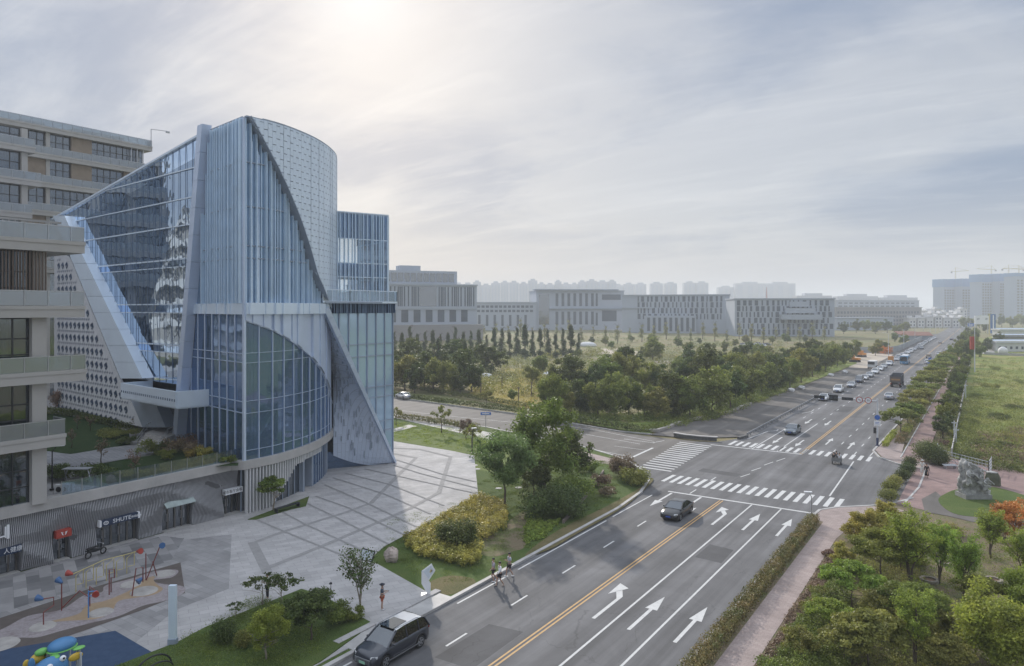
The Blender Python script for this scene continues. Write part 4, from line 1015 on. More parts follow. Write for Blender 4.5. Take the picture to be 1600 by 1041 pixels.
# ---------------------------------------------------------------- lettering
def text(name, body, size, mat, parent, M4, depth=.02, sx=1):
    cu = bpy.data.curves.new('t', 'FONT'); cu.body = body; cu.size = size; cu.extrude = depth; cu.align_x = 'CENTER'; cu.align_y = 'CENTER'; cu.resolution_u = 3
    o = bpy.data.objects.new('t', cu); COL.objects.link(o); bpy.context.view_layer.update()
    me = bpy.data.meshes.new_from_object(o.evaluated_get(bpy.context.evaluated_depsgraph_get()))
    bpy.data.objects.remove(o)
    me.transform(Matrix.Diagonal((sx, 1, 1, 1))); me.transform(Matrix.Translation(-org(parent)) @ M4); me.name = name; me.materials.clear(); me.materials.append(mat)
    q = bpy.data.objects.new(name, me); COL.objects.link(q); q.parent = parent; return q
def face_x(x, y, z):   # text on a wall facing +X (reading towards +Y)
    return Matrix.Translation((x, y, z)) @ Matrix(((0, 0, 1, 0), (1, 0, 0, 0), (0, 1, 0, 0), (0, 0, 0, 1)))
def wall_sign(k, label, mat, h, body, size, tm, off=.0, sx=1, endcap=False):
    y0, y1, zt = OPS[k]; c = (y0+y1)/2; t = thing('shop_sign', label, 'sign', (WX, c, zt-h))
    mb = MB(); mb.box(WX-.2, WX+.28, y0+.03, y1-.03, zt-h, zt); mb.build('board', mat, t)
    if endcap:
        for ya in (y0, y1-.16): mb = MB(); mb.box(WX-.2, WX+.285, ya, ya+.16, zt-h-.01, zt+.01); mb.build('end_cap', M['signwhite'], t)
    if body: text('lettering', body, size, tm, t, face_x(WX+.285, c+off, zt-h/2), .01, sx)
    return t
wall_sign(0, 'dark blue shop sign with pale characters at the left end of the podium', pm('navy_sign', (.02, .035, .075), .4), .55, '人健康', .42, M['signwhite'], .6)
t = wall_sign(1, 'small red shop sign with a white emblem above a narrow dark doorway', M['red'], .6, None, 0, None)
y0, y1, zt = OPS[1]; c = (y0+y1)/2; mb = MB()
for s_ in (-1, 1): mb.slab([(WX+.285, c+s_*.04, zt-.42), (WX+.285, c+s_*.13, zt-.38), (WX+.285, c+s_*.24, zt-.12), (WX+.285, c+s_*.14, zt-.16)], (.012, 0, 0)); mb.slab([(WX+.285, c+s_*.06, zt-.24), (WX+.285, c+s_*.12, zt-.22), (WX+.285, c+s_*.10, zt-.13)], (.012, 0, 0))
mb.build('emblem', M['signwhite'], t)
t = wall_sign(2, 'long navy shop sign with white lettering above five glass doors', bpy.data.materials['navy_sign'], .5, 'SHUTE', .46, M['signwhite'], .15, 1.1, True)
y0, y1, zt = OPS[2]; c = (y0+y1)/2; mb = MB()
for a in range(12): a0, a1 = a*math.pi/6, (a+1)*math.pi/6; mb.slab([(WX+.285, c-1.15+math.cos(q)*r*1.3, zt-.25+math.sin(q)*r) for q, r in ((a0, .11), (a0, .16), (a1, .16), (a1, .11))], (.01, 0, 0))
mb.box(WX+.285, WX+.295, c-1.22, c-1.08, zt-.28, zt-.22); mb.build('logo_ring', M['signwhite'], t)
text('small_lettering', '休闲美食', .22, M['signwhite'], t, face_x(WX+.285, c+1.35, zt-.27), .01)
t = thing('door_canopy', 'worn pale grey-green canopy strip above the four-leaf glass shopfront', 'canopy', (WX, (OPS[3][0]+OPS[3][1])/2, OPS[3][2])); mb = MB(); y0, y1, zt = OPS[3]
mb.slab([(WX-.1, y0-.05, zt+.05), (WX+.55, y0-.05, zt-.42), (WX+.55, y1+.05, zt-.42), (WX-.1, y1+.05, zt+.05)], (.03, 0, .05)); mb.build('awning', pm('awning_cloth', (.36, .42, .41), .8, var=.25), t)
mb = MB(); mb.bar((WX-.1, y0, zt-.5), (WX+.5, y0, zt-.46), .04); mb.bar((WX-.1, y1, zt-.5), (WX+.5, y1, zt-.46), .04); mb.build('bracket', M['steel'], t)
wall_sign(4, 'white shop sign with small dark characters beside the white fin screen', M['signwhite'], .5, '城市客厅会客厅', .36, M['black'])
t = thing('wall_characters', 'white raised letters on the slat wall at the left edge of the picture', 'sign', (WX+.3, wp(2, 832).y, 3.2)); p = wp(6, 830)
text('letter', '山', 1.15, M['signwhite'], t, face_x(WX+.32, p.y-.42, p.z), .06)
mb = MB(); q = wp(9, 830); mb.box(WX+.26, WX+.38, q.y-.06, q.y+.1, q.z-.5, q.z+.52); mb.build('letter_stroke', M['signwhite'], t)
# ---------------------------------------------------------------- roof garden
g4 = lambda pts, z=5.15: [G(a/3.47, 500+b/3.47, z) for a, b in pts]
sheet('garden_terrace', [(-61.0, -45), (-61.0, 41.9), cvo(.5, -.6).to_tuple(), cvo(2, -.9).to_tuple(), (-68, 45), (-80, 50), (-150, 60), (-150, -45)], M['plaza2'], 5.13)
sheet('garden_lawn', g4([(250, 500), (520, 540), (700, 610), (705, 675), (560, 700), (380, 727), (100, 700), (-200, 690), (-200, 560)], 5.16), ground_mat('garden_grass', [(.3, (.018, .040, .010)), (.7, (.035, .060, .016))], 1.2, bump=.8), 5.16)
sheet('garden_lawn', g4([(480, 792), (700, 752), (860, 728), (1000, 690), (1130, 700), (1300, 745), (1290, 790), (1000, 800), (600, 893), (560, 880)], 5.16), bpy.data.materials['garden_grass'], 5.165)
sheet('garden_path', g4([(265, 712), (380, 729), (620, 688), (740, 680), (850, 722), (700, 750), (480, 788), (430, 797), (120, 760), (-300, 740), (-300, 705)], 5.17), paving('garden_path', (.30, .30, .31), (.25, .25, .26), (.16, .16, .16), .8, .4, .2), 5.17)
GR = thing('terrace_railing', 'clear glass railing running along the podium ledge above the shops', 'railing', (WX, 33, 5.28)); gg = MB(); gp = MB()
y = 26.2
while y < 41.5: gg.box(WX-.02, WX, y+.03, y+1.45, 5.3, 6.35); gp.bar((WX-.01, y, 5.28), (WX-.01, y, 6.38), .045); y += 1.5
gg.build('glass_panel', M['railglass'], GR); gp.build('post', M['steel'], GR)
# stairs to the recessed door
ST = thing('garden_stairs', 'wide stone steps with steel handrails climbing from the garden path to the tower', 'stairs', (-79, 44, 5.15)); mb = MB()
sa_, sb_ = G(214, 697, 5.15), G(247, 706, 5.15); dirv = (G(262, 672, 6.0)-G(232, 684, 6.0)).xy
dn = Vector((-.62, .78)); wv = (sb_-sa_).xy
for k in range(6): a = sa_.xy+dn*.42*k; b = sb_.xy+dn*.42*k; e = dn*(6.2-.42*k); mb.hexa([a, b, b+e, a+e], 5.16+.17*k-.0, 5.16+.17*(k+1))
mb.build('step', M['concrete'], ST)
mb = MB()
for p in (sa_.xy, sb_.xy):
    for h in (.5, .9): mb.tube([(p.x, p.y, 5.2+h), (*(p+dn*2.5), 6.2+h), (*(p+dn*4), 6.2+h)], .035, 6)
    for k in (0, 1.25, 2.5, 4): q = p+dn*k; z = 5.2+min(k, 2.5)*.4; mb.tube([(q.x, q.y, z), (q.x, q.y, z+.9)], .03, 6)
mb.build('handrail', M['steel'], ST)
# ================================================================ APARTMENT BLOCKS
def apartment(name, label, x, y0, y1, dx, floors, zb, over, bays, face=1, groundz=5.1, top=None):
    """road-parallel block; floors = z of slab undersides, face +X"""
    T = thing(name, label, 'building', (x, y1, groundz)); ztop = top or floors[-1]+.9
    body = MB(); body.box(x-dx, x-1.2, y0, y1-.1, groundz, ztop-.3); body.build('wall', M['apt'], T)
    for z, o in zip(floors, over):
        sl = MB(); rl = MB(); rp_ = MB(); yb = y1+o
        sl.box(x-dx-.5, x+.5, y0, yb, z, z+.85); sl.box(x-1.2, x+.55, y0, yb+.05, z+.62, z+.9)
        rl.box(x+.38, x+.42, y0, yb, z+.92, z+2.0); rl.box(x-1.5, x+.40, yb-.04, yb, z+.92, z+2.0); k = y0
        while k < yb: rp_.bar((x+.45, k, z+.85), (x+.45, k, z+2.03), .05); k += 1.6
        rp_.bar((x+.4, y0, z+2.03), (x+.4, yb, z+2.03), .06); rp_.bar((x+.4, yb, z+2.03), (x-1.5, yb, z+2.03), .06)
        s_ = sl.build('balcony', M['apt'], T); rl.build('glass_panel', M['frost'], s_); rp_.build('rail', M['steel'], s_)
    zs = [groundz]+[f+.85 for f in floors[:-1]]+([floors[-1]+.85] if top else [])
    ze_ = list(floors)+([top] if top else [])
    rr = random.Random(int(abs(x)))
    for z0, z1 in zip(zs, ze_):
        y = y1
        for (kind, w) in bays*8:
            a, b = y-w, y
            if a < y0: break
            y = a
            if kind == 'c': m = MB(); m.box(x-1.3, x-.02, a, b, z0, z1); m.build('pier', M['apt'], T)
            elif kind == 'd' and rr.random() < .5: m = MB(); m.box(x-1.3, x-.1, a+.02, b-.02, z0+.01, z1-.01); m.build('timber_panel', M['wood'], T)
            else:
                fr = MB(); fr.box(x-1.25, x-1.0, a, b, z0, z1); n = max(2, round(w/1.2))
                for i in range(n+1): q = a+w*i/n; fr.box(x-.68, x-.52, q-.05, q+.05, z0+.01, z1-.01)
                for h in (z0+.06, z0+(z1-z0)*.33, z0+(z1-z0)*.62, z1-.06): fr.box(x-.665, x-.535, a+.02, b-.02, h-.05, h+.05)
                f = fr.build('window', M['frame'], T); gl = MB(); gl.box(x-.62, x-.58, a, b, z0+.02, z1-.02); gl.build('pane', M['apglass'], f)
                if rr.random() < .8:
                    ct = MB(); c0_ = a+rr.uniform(.0, .3)*w; c1_ = c0_+w*rr.uniform(.35, .6); q = c0_; P_ = []
                    while q < min(c1_, b-.05): P_.append((x-.80-.05*math.sin(q*22), q)); q += .07
                    for (xa, ya), (xb, yb_) in zip(P_[:-1], P_[1:]): ct.quad((xa, ya, z0+.1), (xb, yb_, z0+.1), (xb, yb_, z1-.1), (xa, ya, z1-.1))
                    ct.build('curtain', M['curtain'], f)
    return T
M['frost'] = glass('frosted_rail_glass', (.8, .85, .88), .10, .55, (.42, .43, .43), 0)
M['apglass'] = glass('apartment_glass', (.8, .86, .92), .16, .6, (.03, .035, .04), .01)
M['curtain'] = pm('curtain', (.38, .38, .37), .9, var=.15, scale=3)
NB = apartment('apartment_block', 'near cream apartment block with wide balconies at the left edge of the picture', -59.75, -36, 24.9, 22, [9.4, 14.3, 19.3, 24.35], 5.1, (1.1, 2.6, 2.5, 2.5), [('c', 1.0), ('w', 4.4), ('w', 4.2), ('c', .8)])
mb = MB()
for y in np.arange(21.0, 24.9, .22): mb.box(-59.62, -59.5, y-.035, y+.035, 20.2, 24.3)
mb.build('brown_slat_screen', pm('brown_slat', (.13, .095, .075), .6), NB)
mb = MB()
for y in np.arange(12.0, 27.0, .42): mb.box(-62.4, -62.3, y-.03, y+.03, 25.2, 26.9)
mb.box(-62.45, -62.25, 10, 27.0, 26.85, 27.0); mb.build('roof_fence', M['apt_dk'], NB)
FW = apartment('apartment_wing', 'far cream apartment wing with rooftop glass railing, rising behind the lattice wall', -131.8, 46, 71.4, 14, [26.0, 30.8, 35.6, 40.4, 45.2, 49.8], 5.1, (0, 0, 0, .2, .5, 1.4), [('d', 3.6), ('w', 5.6), ('d', 3.4), ('w', 3.4), ('c', .6)], top=None)
mb = MB(); mb.box(-142, -135, 52, 56, 50.7, 52.0); mb.box(-141, -134, 60, 69, 50.7, 51.9); mb.build('roof_plant_room', M['apt'], FW)
mb = MB()
for y in (69, 70.1, 71.2): mb.bar((-131.6, y, 41), (-131.6, y, 49.9), .12)
mb.build('corner_post', M['steel'], FW)
mb = MB(); mb.bar((-131, 72.4, 50.5), (-131, 72.4, 53.9), .1); mb.bar((-131, 72.4, 53.9), (-130.0, 75.0, 53.9), .1); mb.box(-130.2, -129.8, 74.8, 75.4, 53.6, 53.9); mb.build('roof_lamp_arm', M['steel'], FW)
apartment('apartment_stack', 'middle apartment stack of deep cream balconies between the near block and the far wing', -118, 30, 46.6, 8, [18.6, 23.5, 28.4, 33.3, 38.2, 43.1], 5.1, (1.2, .6, 1.4, .4, 1.6, .8), [('c', .8), ('w', 4.0), ('c', .5)], top=46.6)
# the slab that the big glass face mirrors
RB = thing('mirrored_apartment_block', 'long balconied apartment block seen only as a reflection in the tower glass', 'building', (-140, 0, 5.1)); mb = MB(); mb.box(-230, -100, -20, 2, 5.1, 40); mb.build('wall', M['apt'], RB)
sl = MB(); fr = MB(); cu_ = MB(); rr = random.Random(77)
for k in range(7):
    z = 8.4+4.9*k
    for a in np.arange(-230, -104, 14): 
        w = rr.uniform(8, 13); sl.box(a, a+w, 1.9, 4.2, z, z+.8); sl.box(a, a+w, 4.0, 4.2, z+.8, z+1.7)
    for a in np.arange(-228, -102, 3.4):
        if rr.random() < .6: fr.box(a, a+2.6, 2.0, 2.1, z+1.0, z+4.2)
        if rr.random() < .45: cu_.box(a+.3, a+1.5, 2.1, 2.14, z+1.2, z+4.0)
sl.build('balcony_slab', M['white'], RB); fr.build('window', M['frame'], RB); cu_.build('curtain', M['curtain'], RB)
# ================================================================ VEGETATION
def leafmesh(name, clumps, n, size, mats, seed=0, flat=.35, core=None, base=(0, 0, 0)):
    """many small leaf faces spread through clumps [(centre, radii)]"""
    rng = np.random.default_rng(seed); K = len(clumps)
    C = np.array([c for c, r in clumps], float); Rr = np.array([r if hasattr(r, '__len__') else (r, r, r) for c, r in clumps], float)
    vol = (Rr.prod(1))**(2/3); pr = vol/vol.sum(); ci = rng.choice(K, n, p=pr)
    d = rng.normal(size=(n, 3)); d /= np.linalg.norm(d, axis=1)[:, None]
    rad = rng.random(n)**.45*(.75+.45*rng.random(n))
    P = C[ci]+d*rad[:, None]*Rr[ci]-np.array(base)
    nr = d*.7+rng.normal(size=(n, 3))*.8+np.array([0, 0, flat]); nr /= np.linalg.norm(nr, axis=1)[:, None]
    a = np.cross(nr, rng.normal(size=(n, 3))); a /= np.linalg.norm(a, axis=1)[:, None]; b = np.cross(nr, a)
    s = size*(.55+.8*rng.random(n))[:, None]
    V = np.stack([P-a*s, P-b*s*.55, P+a*s, P+b*s*.55], 1).reshape(-1, 3)
    me = bpy.data.meshes.new(name); me.vertices.add(4*n); me.loops.add(4*n); me.polygons.add(n)
    me.vertices.foreach_set('co', V.astype(np.float32).ravel()); me.loops.foreach_set('vertex_index', np.arange(4*n, dtype=np.int32))
    me.polygons.foreach_set('loop_start', np.arange(0, 4*n, 4, dtype=np.int32)); me.polygons.foreach_set('loop_total', np.full(n, 4, dtype=np.int32))
    me.materials.append(mats[0] if isinstance(mats, (list, tuple)) else mats)
    if isinstance(mats, (list, tuple)):
        for m in mats[1:]: me.materials.append(m)
    me.update()
    ct = rng.random(K); t = np.clip(.5*ct[ci]+.5*rng.random(n), 0, 1); at = me.attributes.new('tint', 'FLOAT', 'FACE'); at.data.foreach_set('value', t.astype(np.float32))
    return me
def link(name, me, parent=None):
    o = bpy.data.objects.new(name, me); COL.objects.link(o); o.parent = parent; return o
def make_tree(kind, H, Rc, mat, seed, n=4000, leaf=.2, base=.35, bark='bark', clumps=26, name=None, cat='tree', stems=1, trunk_r=None, squash=1.0):
    rr = random.Random(seed); T = thing(name or kind+'_tree', '', cat)
    tr = MB(); tips = []; tr0 = trunk_r or H*.022
    for s in range(stems):
        lean = rr.uniform(0, .12 if stems == 1 else .3); ang = rr.uniform(0, 6.28)
        path = [Vector((0, 0, -.1))]; m = 5; top = H*(.66 if kind == 'sparse' else .92 if kind in ('conifer', 'poplar') else base+.35*(1-base))
        for k in range(1, m+1): f = k/m; path.append(Vector((math.cos(ang)*lean*f*H*.4+rr.uniform(-.03, .03)*H*.5, math.sin(ang)*lean*f*H*.4+rr.uniform(-.03, .03)*H*.5, top*f)))
        tr.tube(path, [tr0*(1-.8*k/m)/(1 if stems == 1 else 1.5) for k in range(m+1)], 7)
        nb = {'conifer': 14, 'sparse': 12, 'poplar': 10}.get(kind, 9)
        for b in range(nb):
            f = rr.uniform(.45 if kind not in ('conifer',) else .15, 1); i = min(m-1, int(f*m)); p = path[i].lerp(path[i+1], f*m-i)
            a = rr.uniform(0, 6.28); L_ = Rc*rr.uniform(.5, .95)*(1.05-f if kind == 'conifer' else .7 if kind == 'sparse' else 1); rise = {'conifer': .0, 'sparse': rr.uniform(.7, 1.9), 'poplar': 1.6, 'umbrella': .35}.get(kind, .6)
            q = p+Vector((math.cos(a), math.sin(a), rise))*L_*.55; e = p+Vector((math.cos(a+.2), math.sin(a+.2), rise*.9))*L_
            e.z = min(e.z, H*.97)
            tr.tube([p, q, e], [tr0*.38*(1-f*.5), tr0*.22, tr0*.08], 5); tips += [q.lerp(e, .6), e]
    tr.build('trunk', M[bark], T, smooth=True)
    cl = []
    zc = H*(base+1)/2; hz = H*(1-base)/2
    if kind == 'conifer':
        for k in range(clumps):
            f = (k+.5)/clumps; r = Rc*(1-f)**.8+.12*Rc; a = rr.uniform(0, 6.28); z = H*base*.6+(H*.98-H*base*.6)*f
            for j in range(2): a += 3.1; cl.append(((math.cos(a)*r*.5, math.sin(a)*r*.5, z), (r*.62, r*.62, H*.07)))
    elif kind == 'sparse':
        for e in tips: cl.append(((e.x*.95, e.y*.95, e.z), (Rc*.2*rr.uniform(.7, 1.3),)*2+(H*.07,)))
        for e in tips: q = rr.uniform(.3, .8); cl.append(((e.x*q, e.y*q, e.z-H*.12*(1-q)-H*.05), (Rc*.13, Rc*.13, H*.06)))
        for k in range(clumps//3): a = rr.uniform(0, 6.28); r = Rc*rr.random()**.5*.6; cl.append(((math.cos(a)*r, math.sin(a)*r, H*rr.uniform(base, .97)), (Rc*.17, Rc*.17, H*.05)))
    elif kind == 'umbrella':
        for k in range(clumps): a = rr.uniform(0, 6.28); r = Rc*rr.random()**.5*.85; cl.append(((math.cos(a)*r, math.sin(a)*r, H*(.93-.28*(r/Rc)**2)-rr.random()*H*.22), (Rc*.24, Rc*.24, H*.06)))
    elif kind == 'poplar':
        for k in range(clumps): f = rr.random(); a = rr.uniform(0, 6.28); r = Rc*(1-f)**.6*rr.random()**.5*.62; cl.append(((math.cos(a)*r, math.sin(a)*r, H*(base+(1-base)*f*.95)), (Rc*(.52-.30*f),)*2+(H*.075,)))
    else:
        for k in range(clumps):
            u = rr.uniform(-1, 1); a = rr.uniform(0, 6.28); q = math.sqrt(1-u*u); f = rr.uniform(.42, .84)*(1+.20*math.sin(2*a+seed)+.14*math.sin(3*a+seed*1.7+u*2))
            cl.append(((math.cos(a)*q*Rc*f, math.sin(a)*q*Rc*f, zc+u*hz*f*squash), (Rc*rr.uniform(.16, .36),)*2+(hz*rr.uniform(.14, .32),)))
    link('crown', leafmesh('crown', cl, n, leaf, LM[mat], seed), T); return T
def bush(name, label, p, r, h, mat, seed=1, n=1200, leaf=.09, cat='shrub', group=None, clumps=14):
    rr = random.Random(seed); cl = []
    for k in range(clumps):
        a = rr.uniform(0, 6.28); q = r*rr.random()**.5*.75; cl.append(((math.cos(a)*q, math.sin(a)*q, h*rr.uniform(.25, .78)), (r*.36, r*.36, h*.26)))
    o = link(name, leafmesh(name, cl, n, leaf, LM[mat], seed)); o.location = p; return tag(o, label, cat, group)
def ball_bush(name, label, p, r, h, mat, seed=1, n=2600, leaf=.06, group=None):
    rng = random.Random(seed); o = link(name, leafmesh(name, [((0, 0, h*.5), (r*.93, r*.93, h*.5))], n, leaf, LM[mat], seed)); o.location = p; return tag(o, label, 'shrub', group)
def hedge(name, label, path, w, h, mat, n, leaf=.09, z0=.1, cat='hedge', group=None, seed=3, rag=.12):
    """clipped hedge: leaf faces over a box run along a path"""
    P = [Vector(p[:2]) for p in path]; L_ = [(b-a).length for a, b in zip(P[:-1], P[1:])]; rr = random.Random(seed); cl = []
    b0 = P[0]; tot = sum(L_); st = min(w, h)*.45; d = 0
    while d < tot:
        k = 0; x = d
        while x > L_[k]: x -= L_[k]; k += 1
        p = P[k].lerp(P[k+1], x/L_[k]); t = (P[k+1]-P[k]).normalized(); nn = Vector((-t.y, t.x)); m = max(1, round(w/st*.8))
        for j in range(m):
            f = ((j+.5)/m-.5)*.82; q = p+nn*w*f-b0
            for zf in ((.3, .74) if h > .5 else (.55,)): cl.append(((q.x+rr.uniform(-rag, rag)*.5, q.y+rr.uniform(-rag, rag)*.5, h*zf+rr.uniform(-rag, rag)*.4), (st*.62, st*.62, h*(.27 if h > .5 else .45))))
        d += st*.9
    o = link(name, leafmesh(name, cl, n, leaf, LM[mat], seed)); o.location = (b0.x, b0.y, z0); return tag(o, label, cat, group)
# ---------------------------------------------------------------- prototypes
PT = {}
def proto(key, *a, **k): PT[key] = (a, k)
def plant(key, p, h=None, label='', group=None, rz=None, wide=1, cat=None, cache={}):
    a, k = PT[key]; T = cache.get(key)
    if T is None: T = cache[key] = make_tree(*a, **k); first = True
    else: first = False
    o = T if first else copy_tree(T)
    H = a[1]; s = (h or H)/H; o.location = (p[0], p[1], p[2] if len(p) > 2 else 0); o.scale = (s*wide, s*wide, s)
    o.rotation_euler = (0, 0, RG.uniform(0, 6.28) if rz is None else rz); o['label'] = label
    if group: o['group'] = group
    return o
RG = random.Random(42)
for i in range(3): proto('broad%d' % i, 'broad', 9, 4.0, ('mid', 'dark', 'mid')[i], 20+i, n=7500, leaf=.22, base=.03, clumps=44, name='broadleaf_tree')
for i in range(2): proto('olive%d' % i, 'broad', 9, 4.0, 'olive', 30+i, n=7000, leaf=.22, base=.03, clumps=40, name='broadleaf_tree')
for i in range(2): proto('dark%d' % i, 'broad', 9, 3.4, 'dark', 36+i, n=4600, leaf=.24, base=.06, clumps=30, name='evergreen_tree')
for i in range(2): proto('con%d' % i, 'poplar', 11, 2.1, 'conifer', 40+i, n=4600, leaf=.18, base=.03, clumps=46, name='columnar_conifer')
proto('thin', 'poplar', 8, 1.7, 'pale', 50, n=700, leaf=.22, base=.25, clumps=16, name='young_tree')
for i in range(3): proto('street%d' % i, 'umbrella', 5.2, 3.0, ('olive', 'mid', 'olive')[i], 60+i, n=4200, leaf=.15, base=.4, clumps=36, name='street_tree', bark='bark')
for i in range(2): proto('row%d' % i, 'broad', 5.4, 2.1, 'mid' if i else 'dark', 70+i, n=3600, leaf=.15, base=.12, clumps=26, name='pavement_tree')
def ordl(i): return ORD[i]
# ---------------------------------------------------------------- grove north-west
def row(spec, d_hint, keys, label, group, hj=.1, z=0):
    """spec: (px, base py, height m)"""
    for i, (px, py, h) in enumerate(spec):
        key = keys[i % len(keys)] if isinstance(keys, (list, tuple)) else keys
        plant(key, G(px, py), h*RG.uniform(1-hj, 1+hj), label % ordl(i), group, wide=RG.uniform(.9, 1.15))
row([(676, 613, 4.2), (719, 616, 5.6)], 0, ['street1', 'row0'], '%s rounded tree from the tower behind the cross-street hedge', 'lone trees by the cross-street hedge')
row([(862, 650, 8.5), (885, 652, 5.5), (906, 648, 7.6), (934, 653, 7.2), (960, 655, 8.2), (982, 650, 7.6), (1007, 652, 7.0), (1027, 656, 6.8), (1050, 652, 8), (1078, 654, 7.8), (1113, 649, 8.8), (1140, 641, 9.4), (1166, 628, 9.6), (1190, 617, 8.8), (1210, 611, 9), (1234, 606, 9), (1252, 598, 9.2), (1270, 589, 9.6), (1290, 581, 9.2), (1308, 573, 8.6), (1322, 567, 8.4), (1334, 561, 9)], 0,
    ['broad0', 'olive0', 'broad1', 'broad2', 'olive1', 'dark0'], '%s tree from the left in the front row of the grove', 'front row of the grove')
row([(872, 628, 9), (896, 622, 10), (925, 625, 9), (948, 618, 11), (978, 615, 11), (1010, 622, 9), (1040, 625, 9), (1070, 622, 10), (1100, 622, 10.5), (1128, 612, 9), (1150, 604, 10), (1172, 598, 9), (1195, 594, 9), (1220, 586, 9), (1243, 580, 9), (1262, 574, 9), (1282, 567, 9), (1300, 560, 8)], 0,
    ['dark0', 'broad1', 'dark1', 'broad0', 'olive0', 'broad2', 'dark0'], '%s tree from the left in the second row of the grove', 'second row of the grove')
row([(955, 598, 9), (985, 594, 10), (1020, 566, 9), (1060, 592, 7), (1075, 583, 9), (1103, 578, 9), (1130, 582, 8), (1158, 575, 9), (1185, 570, 7)], 0, ['dark0', 'dark1', 'olive1', 'broad0', 'dark0', 'broad1'], '%s dark round tree from the left at the back edge of the grove', 'back edge of the grove')
row([(x, 604+(i % 3)*5, 8.6+(i % 2)*1.2) for i, x in enumerate(range(618, 742, 15))], 0, ['dark0', 'olive0', 'dark1', 'broad1'], '%s tree from the left in the near row of the dark copse', 'near row of the dark copse')
row([(x, 578+(i % 3)*4, 9+(i % 3)*.8) for i, x in enumerate(range(614, 775, 14))], 0, ['con0', 'dark1', 'broad1', 'con1', 'dark0'], '%s tree from the left in the middle row of the dark copse', 'middle row of the dark copse')
row([(x, 556+(i % 2)*4, 10+(i % 3)*1.3) for i, x in enumerate(range(616, 912, 12))], 0, ['con0', 'con1'], '%s slim dark conifer from the left in the back row of the copse', 'slim conifers of the back row', .12)
row([(760, 640-8, 3), (800, 628, 3), (832, 600, 6), (845, 585, 6), (890, 590, 7)], 0, ['street0', 'row1', 'olive0', 'broad2', 'olive1'], '%s small tree from the left at the rim of the golden field', 'small trees round the golden field')
yt = [(x, 530+(i % 3)*4-(4 if x < 900 else 0), 9+(i % 4)) for i, x in enumerate(range(756, 1300, 19))]
row(yt, 0, 'thin', '%s thin pale young tree from the left before the far offices', 'thin young trees before the far offices', .15)
row([(x, y, h) for x, y, h in ((1338, 520, 12), (1352, 518, 12), (1368, 522, 11), (1386, 520, 12), (1402, 524, 10), (1415, 520, 10), (1318, 522, 10), (1398, 534, 7), (1412, 538, 6))], 0, ['dark0', 'broad0', 'broad2'], '%s tree from the left in the clump behind the gravel turn-off', 'trees behind the gravel turn-off')
row([(1368, 556, 6), (1384, 552, 5), (1376, 549, 6)], 0, ['olive0', 'broad1'], '%s bushy tree from the left beside the grey site fence', 'trees beside the grey site fence')
rw = random.Random(8)
row([(905+i*17+rw.uniform(-7, 7), rw.uniform(534, 562), rw.uniform(3.5, 6.5)) for i in range(24)], 0, ['olive0', 'broad1', 'olive1', 'row1', 'broad2'], '%s scattered small tree from the left on the waste ground', 'scattered trees of the waste ground')
# ---------------------------------------------------------------- street trees along the far pavement
for i in range(16):
    y = 124+i*9.5+(i > 9)*3*(i-9); plant('street%d' % (i % 3), (-10.7+RG.uniform(-.2, .2), y, .1), 5.0+RG.uniform(-.4, .5)+(i > 5)*.5, '%s tree north of the traffic signal in the verge row beside the road' % ordl(i), 'verge trees beside the road', wide=RG.uniform(.95, 1.15))
for i in range(14):
    y = 127+i*10.5+(i > 8)*4*(i-8); plant('row%d' % (i % 2), (-5.6+RG.uniform(-.2, .2), y, .1), 4.6+RG.uniform(-.5, .6)+(i > 5)*.8, '%s tree north of the statue in the row inside the field fence' % ordl(i), 'trees inside the field fence', wide=RG.uniform(.9, 1.15))
for i in range(12):
    plant('broad%d' % (i % 3), (-9.5+(i % 2)*4, 300+i*24, 0), 8, '%s tall tree from the near end of the distant avenue right of the road' % ordl(i), 'distant avenue trees', wide=.8)
for i, (x, y, h) in enumerate(((1530, 558, 6), (1522, 553, 6.5), (1543, 549, 6.5), (1560, 540, 8), (1510, 515, 14), (1530, 513, 14), (1548, 512, 15), (1565, 511, 15), (1582, 512, 14), (1598, 511, 15), (1490, 508, 14), (1540, 520, 9))):
    plant(('broad0', 'olive0', 'broad1', 'dark0')[i % 4], G(x, y), h, '%s round tree from the near side behind the field by the billboard' % ordl(i), 'trees by the billboard')
# shrubs in the verge
for i in range(9):
    hedge('verge_hedge', '%s low olive hedge block north of the signal in the road verge' % ordl(i), [(-10.5, 117.5+i*9), (-10.5, 124.5+i*9)], 1.6, .95, 'olive' if i % 2 else 'hedge', 1500, .1, group='verge hedge blocks', seed=i)
hedge('bright_hedge', 'fresh green clipped hedge along the kerb right behind the traffic signal', [(-12.0, 113.6), (-11.9, 126)], .9, .9, 'bright', 2600, .09)
for i in range(9):
    bush('fence_shrub', '%s small shrub north of the round bushes along the field fence' % ordl(i), (-5.3, 119+i*8.5, .1), 1.2, 1.1, 'olive' if i % 3 else 'brown', i+4, 700, .1, group='small shrubs along the field fence')
for i, (x, y, r, h) in enumerate(((1422, 731, .95, 1.5), (1418, 741.5, 1.0, 1.45), (1410, 752, 1.0, 1.4), (1398, 761, .95, 1.35), (1391.6, 770, 1.0, 1.4), (1388, 782, 1.1, 1.2))):
    ball_bush('round_bush', ('dark clipped round bush, %s from the north in the line at the junction edge' % ordl(i)), G(x, y, .1), r, h, 'dark' if i < 3 else 'olive', i+60, 2400, .07, 'round bushes at the junction edge')
ball_bush('big_round_bush', 'largest dark round bush beside the red pavement near the white fence', G(1451, 722, .1), 2.1, 2.9, 'dark', 71, 7000, .09)
ball_bush('big_round_bush', 'second large dark round bush touching the white fence end', G(1466, 727, .1), 1.5, 2.0, 'dark', 72, 4000, .09)
